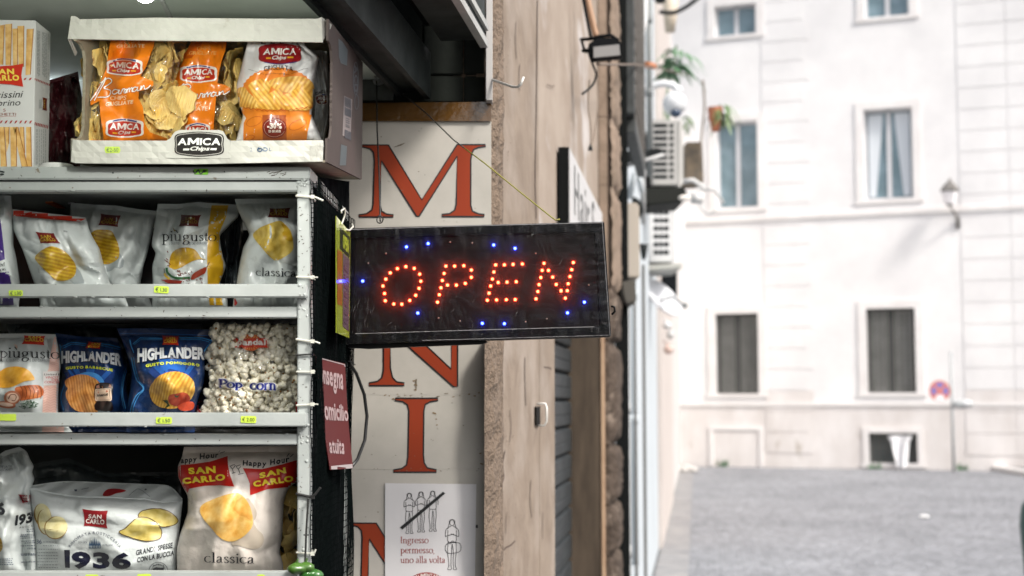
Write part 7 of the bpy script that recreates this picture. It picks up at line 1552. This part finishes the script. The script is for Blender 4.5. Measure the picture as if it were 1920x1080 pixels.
# satellite dish, lamp, small fittings
ds = thing('satellite_dish', 'pale grey satellite dish seen obliquely below the lower air conditioner', 'satellite dish', P(1240, 580, 13.5))
k = MB(); c_ = P(1240, 562, 13.5); nrm = Vector((.55, -.55, .62)).normalized(); ax = nrm.cross(Vector((0, 0, 1))).normalized(); ay = nrm.cross(ax); v = []; f = []
for i in range(7):
    for j in range(28): a = 2 * math.pi * j / 28; rr_ = .21 * i / 6; v.append(c_ + ax * rr_ * math.cos(a) + ay * rr_ * 1.1 * math.sin(a) + nrm * (.9 * rr_ * rr_))
for i in range(6):
    for j in range(28): f.append((i * 28 + j, (i + 1) * 28 + j, (i + 1) * 28 + (j + 1) % 28, i * 28 + (j + 1) % 28))
k.raw(v, f); k.raw([p - nrm * .012 for p in v], [q[::-1] for q in f]); k.build('reflector', mat('dish_grey', (0.58, 0.59, 0.62), rough=.5), ds, smooth=True)
k = MB(); k.tube([c_ - nrm * .01, P(1262, 556, 13.2), P(1283, 574, 13.0)], .012, 8); k.ball(P(1284, 573, 13.0), .028); k.build('feed_arm', PD, ds, smooth=True)
k = MB(); k.tube([P(1207, 487, 11), P(1207, 478, 11), P(1207, 458, 11)], [.012, .022, .036], 12); o = k.build('black_cone_lamp', WB, smooth=True); tag(o, 'small black cone lamp left of the lower air conditioner', 'lamp')
k = MB(); k.box(P(1244, 560, 16.5), P(1264, 512, 16.8)); o = k.build('dark_window', HOLE); tag(o, 'small dark opening in the facade above the satellite dish', 'window')
for i, (x, y, r_2, m, lb_) in enumerate(((1254, 655, .06, TC, 'small pinkish round lamp low on the far facade'), (1257, 628, .05, PG, 'small grey globe above the pinkish lamp'), (1251, 610, .05, WC, 'white round fitting below the satellite dish'))):
    k = MB(); c_ = P(x, y, 17); k.ball(c_, r_2, 1, 1, 1, 14, 10); k.tube([c_ + Vector((0, 0, r_2)), c_ + Vector((-.08, .05, r_2 + .05))], .01, 6); o = k.build('wall_globe', m if i != 0 else mat('globe_pink', (0.5, 0.38, 0.34), rough=.6), smooth=True); tag(o, lb_, 'lamp')

# unseen house front past the camera, added to block sky light from behind left
nb_ = thing('blocker_house', 'unseen house front along the street towards the viewer, added to block sky light', 'building', FW(-4, 0, -.1))
slab('wall', -12, 0.19, -.03, 7, -5.0, -.02, PLAST, nb_, 0)

# ================================================================== far building
BA = Vector((4.52, 37.1, 0)); BB = Vector((12.25, 34.2, 0)); BT = (BB - BA).normalized(); BN = Vector((BT.y, -BT.x, 0))
if BN.y > 0: BN = -BN
def BU(px, py, out=0.0): p = hit(px, py, BA + BN * out, BN); return (p - BA).dot(BT), p.z
def BW(u, z, out=0.0): return BA + BT * u + BN * out + Vector((0, 0, z))
bd_ = thing('palazzo', 'large white palazzo with tall windows closing the street', 'building', BW(4, 0, -.5))
BP = mat('palazzo_plaster', (0.82, 0.81, 0.81), rough=.85, col2=(0.72, 0.71, 0.715), nscale=.7, bump=.1, bscale=4)
BT2 = mat('palazzo_trim', (0.80, 0.78, 0.77), rough=.8, col2=(0.72, 0.69, 0.68), nscale=1.5)
BPB = mat('palazzo_base', (0.76, 0.73, 0.72), rough=.85, col2=(0.64, 0.60, 0.58), nscale=1.3, stretch=(1, 1, .5), col3=(0.44, 0.39, 0.34), n3=(2.2, .62, .74))
WIN = []          # (u0, z0, u1, z1, kind)
def wrect(x0, y0, x1, y1):
    a = BU(x0, y0); c_ = BU(x1, y0); d_ = BU(x1, y1); e_ = BU(x0, y1); return (min(a[0], e_[0]), min(d_[1], e_[1]), max(c_[0], d_[0]), (a[1] + c_[1]) / 2)
for r_, kd in (((1340, 9, 1417, 62), 'top'), ((1621, -60, 1703, 27), 'top'), ((1344, 228, 1420, 388), 'mid'), ((1622, 203, 1710, 371), 'mid'), ((1343, 588, 1421, 738), 'grid'), ((1627, 578, 1715, 736), 'grid'), ((1630, 812, 1720, 868), 'base')): WIN.append((*wrect(*r_), kd))
u0b, u1b, ztop = -3.5, 26.0, 16.0
us = sorted({u0b, u1b} | {w[0] for w in WIN} | {w[2] for w in WIN}); zcourse = BU(1500, 757)[1]
zs = sorted({-.05, ztop} | {w[1] for w in WIN} | {w[3] for w in WIN} | {zcourse})
v = []; f = []; fm = []
for i in range(len(us) - 1):
    for j in range(len(zs) - 1):
        uc, zc = (us[i] + us[i + 1]) / 2, (zs[j] + zs[j + 1]) / 2
        if any(w[0] < uc < w[2] and w[1] < zc < w[3] for w in WIN): continue
        n0 = len(v); v += [BW(us[i], zs[j]), BW(us[i + 1], zs[j]), BW(us[i + 1], zs[j + 1]), BW(us[i], zs[j + 1])]; f.append((n0, n0 + 1, n0 + 2, n0 + 3)); fm.append(0 if zc > zcourse else 1)
for w in WIN:
    for (a, b_, c_, d_) in ((w[0], w[1], w[0], w[3]), (w[2], w[1], w[2], w[3]), (w[0], w[1], w[2], w[1]), (w[0], w[3], w[2], w[3])):
        n0 = len(v); v += [BW(a, b_), BW(c_, d_), BW(c_, d_, -.22), BW(a, b_, -.22)]; f.append((n0, n0 + 1, n0 + 2, n0 + 3)); fm.append(0)
add('wall', v, f, BP, bd_, mats=[BP, BPB], fmat=fm)
def bbox3(name, u0, u1, z0, z1, o0, o1, m, parent, bevel=0):
    k = MB(); k.prism([BW(u0, z0, o1), BW(u1, z0, o1), BW(u1, z1, o1), BW(u0, z1, o1)], BN * (o0 - o1)); return k.build(name, m, parent, bevel=bevel)
bbox3('roof_block', u0b, u1b, 16.0, 16.5, -6, .3, BP, bd_); bbox3('rear_mass', u0b, u1b, -.05, 15.9, -6, -.5, BPB, bd_)
bbox3('string_course', u0b, u1b, BU(1500, 405)[1] - .07, BU(1500, 405)[1] + .05, 0, .05, BT2, bd_); bbox3('base_course', u0b, u1b, zcourse - .06, zcourse + .04, 0, .035, BT2, bd_)
for (xa, xb) in ((1432, 1522), (1803, 2300)):
    ua, ub = BU(xa, 500)[0], BU(xb, 500)[0]
    z = .35; i = 0
    while z < 15.2:
        h_ = .52; off = .0
        L_ = ub - ua; nblk = max(1, round(L_ / 1.25)); st = ua - (0 if i % 2 else .0)
        for q in range(nblk): bbox3('stone', ua + L_ * q / nblk + .005, ua + L_ * (q + 1) / nblk - .005 - (.12 if (i % 2 and q == nblk - 1) else 0), z + .005, z + h_ - .003, .0, .014, BP if z > zcourse else BPB, bd_, .006)
        z += h_ + .01; i += 1
GLS = mat('pane_blue_grey', (0.22, 0.31, 0.36), rough=.08, col2=(0.13, 0.20, 0.23), nscale=2, coat=.5); GLD = mat('pane_dark', (0.10, 0.12, 0.12), rough=.1)
FRW = mat('frame_grey', (0.62, 0.62, 0.64), rough=.6); IRON = mat('iron_grille', (0.09, 0.085, 0.08), rough=.6); SHUT = mat('closed_shutters', (0.38, 0.39, 0.37), rough=.6, col2=(0.28, 0.29, 0.275), nscale=3)
CURT = mat('curtain', (0.62, 0.66, 0.70), rough=.8)
for (a, z0, c_, z1, kd) in WIN:
    fr2 = bbox3('window', a, c_, z0, z1, -.24, -.235, GLS if kd in ('top', 'mid') else GLD, bd_) if kd != 'x' else None
    t_ = .055
    for (ua, ub, za, zb_2) in ((a, a + t_, z0, z1), (c_ - t_, c_, z0, z1), ((a + c_) / 2 - .05, (a + c_) / 2 + .05, z0 + t_, z1 - t_), (a + t_, (a + c_) / 2 - .05, z0, z0 + t_), ((a + c_) / 2 + .05, c_ - t_, z0, z0 + t_), (a + t_, (a + c_) / 2 - .05, z1 - t_, z1), ((a + c_) / 2 + .05, c_ - t_, z1 - t_, z1)):
        if kd in ('top', 'mid'): bbox3('frame', ua, ub, za, zb_2, -.235, -.17, FRW, fr2) if False else add_sub(fr2, ua, ub, za, zb_2) if False else bbox3('window_frame', ua, ub, za, zb_2, -.234, -.17, FRW, bd_)
    if kd == 'mid' and a > 3:
        for sgn in (-1, 1):
            m_ = (a + c_) / 2; k = MB(); pts = [(m_ + sgn * .5, z1 - .1), (m_ + sgn * .14, z1 - .1), (m_ + sgn * .2, z0 + 1.5), (m_ + sgn * .34, z0 + .1), (m_ + sgn * .5, z0 + .1)]
            k.prism([BW(u, z, -.2) for u, z in pts], BN * -.02); k.build('curtain', CURT, bd_)
    if kd == 'grid':
        bbox3('shutter_leaf', a + .1, (a + c_) / 2 - .08, z0 + .02, z1 - .06, -.22, -.18, SHUT, bd_); bbox3('shutter_leaf', (a + c_) / 2 + .06, c_ - .06, z0 + .02, z1 - .06, -.22, -.18, SHUT, bd_)
    if kd in ('grid', 'base'):
        nb, nh = (9, 17) if kd == 'grid' else (7, 5)
        for i in range(nb): u = a + (c_ - a) * (i + .5) / nb; k = MB(); k.tube([BW(u, z0, -.08), BW(u, z1, -.08)], .015, 5); k.build('grille_bar', IRON, bd_)
        for j in range(nh): z = z0 + (z1 - z0) * (j + .5) / nh; k = MB(); k.tube([BW(a, z, -.092), BW(c_, z, -.092)], .014, 5); k.build('grille_bar', IRON, bd_)
    mg = .20 if kd != 'base' else .14
    for (ua, ub, za, zb_2) in ((a - mg, a, z0, z1), (c_, c_ + mg, z0, z1), (a - mg, c_ + mg, z1, z1 + mg), (a - mg - .04, c_ + mg + .04, z0 - .1, z0)): bbox3('surround', ua, ub, za, zb_2, .0, .045 if za < z0 else .035, BT2, bd_)
# blind niche frame at the lower left
na, nz1 = BU(1330, 806); nc, nz0 = BU(1432, 872)
for (ua, ub, za, zb_2) in ((na, na + .1, 0, nz1), (nc - .1, nc, 0, nz1), (na, nc, nz1, nz1 + .1)): bbox3('niche_frame', ua, ub, za, zb_2, 0, .03, BT2, bd_)
# clinging white bag in the basement window
bgw = thing('white_sheet', 'crumpled white plastic sheet hanging in the basement window grille', 'plastic sheet', BW(BU(1690, 870)[0], .02, .1))
v = []; f = []
for i in range(9):
    for j in range(13):
        u, w = i / 8, j / 12; xa = 1668 + (1684 - 1668) * w - (3 if w < .15 else 0); xb = 1706 + (1702 - 1706) * w + (4 if w < .12 else 0); a_ = BU(xa + (xb - xa) * u, 817 + 60 * w)
        v.append(BW(a_[0], max(a_[1], .01), .05 + .05 * math.sin(u * 9 + w * 3) + .05 * w))
for i in range(8):
    for j in range(12): f.append((i * 13 + j, i * 13 + j + 1, (i + 1) * 13 + j + 1, (i + 1) * 13 + j))
add('sheet', v, f, mat('plastic_white', (0.78, 0.78, 0.8), rough=.4), bgw, smooth=True)
# street lantern
ln = thing('street_lantern', 'wrought iron street lantern on a curved bracket on the palazzo wall', 'street lamp', BW(BU(1793, 425)[0], BU(1793, 425)[1], .1))
IR2 = mat('lantern_iron', (0.16, 0.15, 0.14), rough=.6)
lc = lambda px, py, o=.45: BW(*BU(px, py), .0) + BN * o
k = MB(); k.tube([lc(1796, 428, .02), lc(1796, 412, .05), lc(1790, 400, .3), lc(1783, 392, .45)], [.05, .045, .025, .02], 8); k.build('bracket', IR2, ln, smooth=True)
cz = [(390, .05), (388, .12), (364, .21), (361, .225), (359, .225), (350, .12), (345, .05), (341, .02)]
k = MB(); k.tube([lc(1783, 391), lc(1783, 388)], [.04, .12], 6); k.build('lantern_base', IR2, ln); k = MB(); k.tube([lc(1783, 364), lc(1783, 361), lc(1783, 350), lc(1783, 345), lc(1783, 339)], [.21, .225, .12, .05, .015], 6); k.build('lantern_frame', IR2, ln)
k = MB(); k.tube([lc(1783, 387.5), lc(1783, 364.5)], [.11, .195], 6); k.build('lantern_glass', mat('lantern_glass', (0.80, 0.78, 0.80), rough=.2), ln)
# no stopping sign and its pole
NY = 33.5
sg = thing('no_stopping_sign', 'round blue and red no stopping sign on a thin grey pole', 'road sign', P(1783, 880, NY))
k = MB(); k.tube([(P(1783, 660, NY).x, NY, P(1783, 660, NY).z), (P(1783, 660, NY).x, NY, 0)], .035, 10); k.build('pole', mat('pole_grey', (0.40, 0.42, 0.43), rough=.5), sg, smooth=True)
c_ = P(1762, 733, NY - .06)
def disc(name, r0, r1, dy, m, a0=0, a1=360):
    v = []; f = []; n = 30
    for i in range(n + 1): a = math.radians(a0 + (a1 - a0) * i / n); v += [c_ + Vector((r0 * math.cos(a), dy, r0 * math.sin(a))), c_ + Vector((r1 * math.cos(a), dy, r1 * math.sin(a)))]
    for i in range(n): f.append((2 * i, 2 * i + 1, 2 * i + 3, 2 * i + 2))
    return add(name, v, f, m, sg)
k = MB(); k.tube([c_, c_ + Vector((0, .012, 0))], .25, 30); k.build('sign_plate', mat('plate_grey', (0.5, 0.5, 0.5), rough=.5), sg)
SR_ = mat('sign_red', (0.50, 0.16, 0.13), rough=.5); SB_ = mat('sign_blue', (0.12, 0.14, 0.42), rough=.5)
disc('red_ring', .195, .25, -.004, SR_); disc('blue_field', 0.0, .194, -.004, SB_)
for an in (45, -45):
    d_ = Vector((math.cos(math.radians(an)), 0, math.sin(math.radians(an)))); pp2 = Vector((-d_.z, 0, d_.x)); q = [c_ + d_ * .195 + pp2 * .038, c_ - d_ * .195 + pp2 * .038, c_ - d_ * .195 - pp2 * .038, c_ + d_ * .195 - pp2 * .038]
    add('red_bar', [x + Vector((0, -.008 - (.003 if an > 0 else 0), 0)) for x in q], [(0, 1, 2, 3)], SR_, sg)
disc('sticker', .10, .235, -.016, mat('sticker_white', (0.75, 0.72, 0.74), rough=.5), 238, 302)
k = MB(); c2 = P(1806, 757, NY - .05); k.ball(c2, .26, 1, .25, .42, 16, 8); k.build('side_sign', mat('pole_grey', (0.40, 0.42, 0.43), rough=.5), sg, smooth=True)
k = MB(); k.ball(P(1814, 757, NY - .12), .12, 1, .2, .4, 12, 6); k.build('side_sign_glint', WC, sg, smooth=True)

# ================================================================== ground
b = MB(); b.raw([(-120, -60, -.02), (160, -60, -.02), (160, 200, -.02), (-120, 200, -.02)], [(0, 1, 2, 3)])
GRM = mat('road_joint', (0.15, 0.15, 0.155), rough=.9, col2=(0.11, 0.11, 0.115), nscale=1.2, bump=.5, bscale=20)
o = b.build('road', GRM); tag(o, kind='structure')
b = MB(); b.box((-2.6, -1.6, -.01), (-.3, 3.05, .05)); o = b.build('shop_floor', MDARK); tag(o, kind='structure')
# cobbles as real small blocks in the part of the street that shows
rs = np.random.RandomState(6); sx, sy = .115, .115
cosr, sinr = math.cos(math.radians(-8)), math.sin(math.radians(-8))
cen = []
for i in range(-60, 190):
    for j in range(0, 240):
        x = i * sx + (j % 2) * sx * .5; y = 9.5 + j * sy
        X = x * cosr - y * sinr; Y = x * sinr + y * cosr
        if X < fx(Y) + .15 or X > .40 * Y + 1.0: continue
        if (Vector((X, Y, 0)) - BA).dot(BN) < .1: continue
        cen.append((X, Y))
cen = np.array(cen) + rs.uniform(-.006, .006, (len(cen), 2)); n = len(cen)
tb = np.array([(-1, -1, 0), (1, -1, 0), (1, 1, 0), (-1, 1, 0), (-.82, -.82, 1), (.82, -.82, 1), (.82, .82, 1), (-.82, .82, 1)], float)
sz = rs.uniform(.046, .054, (n, 1)); hh = rs.uniform(.011, .016, (n, 1)); tilt = rs.uniform(-.05, .05, (n, 2))
V = np.zeros((n, 8, 3)); V[:, :, 0] = cen[:, :1] + tb[None, :, 0] * sz; V[:, :, 1] = cen[:, 1:] + tb[None, :, 1] * sz
V[:, :, 2] = -.02 + tb[None, :, 2] * (hh + tilt[:, :1] * tb[None, :, 0] * .05 + tilt[:, 1:] * tb[None, :, 1] * .05) + .0
V[:, :4, 2] = -.019
base = (np.arange(n) * 8)[:, None, None]; fq = np.array([(4, 5, 6, 7), (0, 1, 5, 4), (1, 2, 6, 5), (2, 3, 7, 6), (3, 0, 4, 7)])[None]
FQ = (base + fq).reshape(-1, 4)
me = bpy.data.meshes.new('cobbles'); me.vertices.add(n * 8); me.vertices.foreach_set('co', V.reshape(-1)); me.loops.add(len(FQ) * 4); me.loops.foreach_set('vertex_index', FQ.reshape(-1).astype(np.int32))
me.polygons.add(len(FQ)); me.polygons.foreach_set('loop_start', np.arange(0, len(FQ) * 4, 4, dtype=np.int32)); me.polygons.foreach_set('loop_total', np.full(len(FQ), 4, dtype=np.int32)); me.update(); me.validate()
ca = me.color_attributes.new('tone', 'FLOAT_COLOR', 'CORNER'); tone = np.repeat(rs.uniform(.78, 1.12, n), 20); ca.data.foreach_set('color', np.stack([tone, tone, tone, np.ones_like(tone)], 1).reshape(-1))
cm = mat('cobble_stone', (0.27, 0.275, 0.295), rough=.75, col2=(0.185, 0.19, 0.205), nscale=.45, ndet=8, nlo=.3, nhi=.7)
nt2 = cm.node_tree; bs_ = nt2.nodes['Principled BSDF']; src = bs_.inputs['Base Color'].links[0].from_socket; at = nt2.nodes.new('ShaderNodeAttribute'); at.attribute_name = 'tone'
mx_ = nt2.nodes.new('ShaderNodeMix'); mx_.data_type = 'RGBA'; mx_.blend_type = 'MULTIPLY'; mx_.inputs[0].default_value = 1; nt2.links.new(src, mx_.inputs[6]); nt2.links.new(at.outputs['Color'], mx_.inputs[7]); nt2.links.new(mx_.outputs[2], bs_.inputs['Base Color'])
me.materials.append(cm); o = bpy.data.objects.new('cobbles', me); C.objects.link(o); tag(o, 'grey cobblestones paving the street', None, None, 'stuff')
# slabs along the house fronts
r9 = random.Random(2); pv = thing('pavement', 'row of worn pale paving slabs along the house fronts', 'pavement', FW(14, 0, .3)); pv['kind'] = 'structure'
SLB = mat('paving_slab', (0.30, 0.29, 0.285), rough=.8, col2=(0.19, 0.19, 0.20), nscale=3.5)
s = 9.0
while s < 36:
    L_ = r9.uniform(.7, 1.1); slab('slab', s, s + L_ - .02, -.02, -.003 + r9.uniform(0, .006), .02, .34, SLB, pv, .006); s += L_
k = MB(); q = [PZ(1812, 874, .0), PZ(1990, 904, .0)]; d_ = (q[1] - q[0]).normalized(); pn_ = Vector((-d_.y, d_.x, 0))
kerb = MB(); kerb.prism([q[0] + Vector((0, 0, -.02)), q[0] + pn_ * .3 + Vector((0, 0, -.02)), q[0] + pn_ * .3 + Vector((0, 0, .1)), q[0] + Vector((0, 0, .1))], d_ * 12); o = kerb.build('kerb', mat('kerb_stone', (0.62, 0.60, 0.59), rough=.8), bevel=.01); tag(o, kind='structure')
k = MB(); k.prism([q[0] + pn_ * .31 + Vector((0, 0, .0)), q[0] + pn_ * 2.6 + Vector((0, 0, .0)), q[0] + pn_ * 2.6 + Vector((0, 0, .09)), q[0] + pn_ * .31 + Vector((0, 0, .09))], d_ * 12); o = k.build('raised_pavement', GRM); tag(o, kind='structure')
# rubble, litter, weeds
k = MB(); c_ = PZ(1277, 884, .0); rr9 = random.Random(5)
for i in range(12):
    p = c_ + Vector((rr9.uniform(-.28, .3), rr9.uniform(-.3, .3), .05)); k.ball(p, rr9.uniform(.06, .14), rr9.uniform(.8, 1.3), 1, rr9.uniform(.5, .9), 8, 5)
o = k.build('rubble_heap', mat('rubble', (0.62, 0.60, 0.58), rough=.9, col2=(0.4, 0.38, 0.36), nscale=6)); tag(o, 'small heap of pale rubble at the foot of the far facade', 'rubble')
k = MB(); c_ = PZ(1733, 968, .02); k.ball(c_, .055, 1.4, 1, .35, 10, 6); o = k.build('litter', mat('litter_white', (0.85, 0.85, 0.85), rough=.6)); tag(o, 'crumpled white litter lying alone on the cobbles', 'litter')
k = MB(); c_ = PZ(1722, 876, .02); k.ball(c_, .12, 2.0, 1, .3, 10, 6); o = k.build('plastic_scrap', mat('litter_white', (0.85, 0.85, 0.85), rough=.6)); tag(o, 'white plastic scrap on the ground below the basement window', 'litter')
for i, (px, lb_) in enumerate(((1355, 'weed tuft at the wall foot below the blind niche'), (1640, 'weed tuft at the wall foot left of the basement window'), (1803, 'weed tuft beside the foot of the sign pole'), (1262, 'weed tuft beside the rubble heap'))):
    uu, zz = BU(px, 875); c_ = BW(uu, 0, .1); t = thing('weed', lb_, 'weed', c_); k = MB(); r = random.Random(i)
    for j in range(22):
        a = r.uniform(0, 6.28); l = r.uniform(.08, .2); p = c_ + Vector((r.uniform(-.15, .15), r.uniform(-.08, .08), 0)); tip = p + Vector((math.cos(a) * l * .6, math.sin(a) * l * .6, l)); k.raw([p - BT * .02, p + BT * .02, tip], [(0, 1, 2)])
    k.build('leaves', GR, t)
# unidentified dark thing cut off at the right border, built as a bollard
YB = 11.0; bz = thing('bollard', 'dark green rounded bollard just entering the right edge of view', 'bollard', (P(1938, 980, YB).x, YB, 0))
k = MB(); xb = P(1937, 980, YB).x; zz = [P(0, y, YB).z for y in (1090, 1020, 985, 950, 925)]
k.tube([(xb, YB, 0), (xb, YB, zz[0]), (xb, YB, zz[1]), (xb, YB, zz[2]), (xb, YB, zz[3]), (xb, YB, zz[4])], [.07, .07, .09, .1, .085, .02], 16); k.build('post', mat('bollard_green', (0.02, 0.06, 0.055), rough=.4), bz, smooth=True)
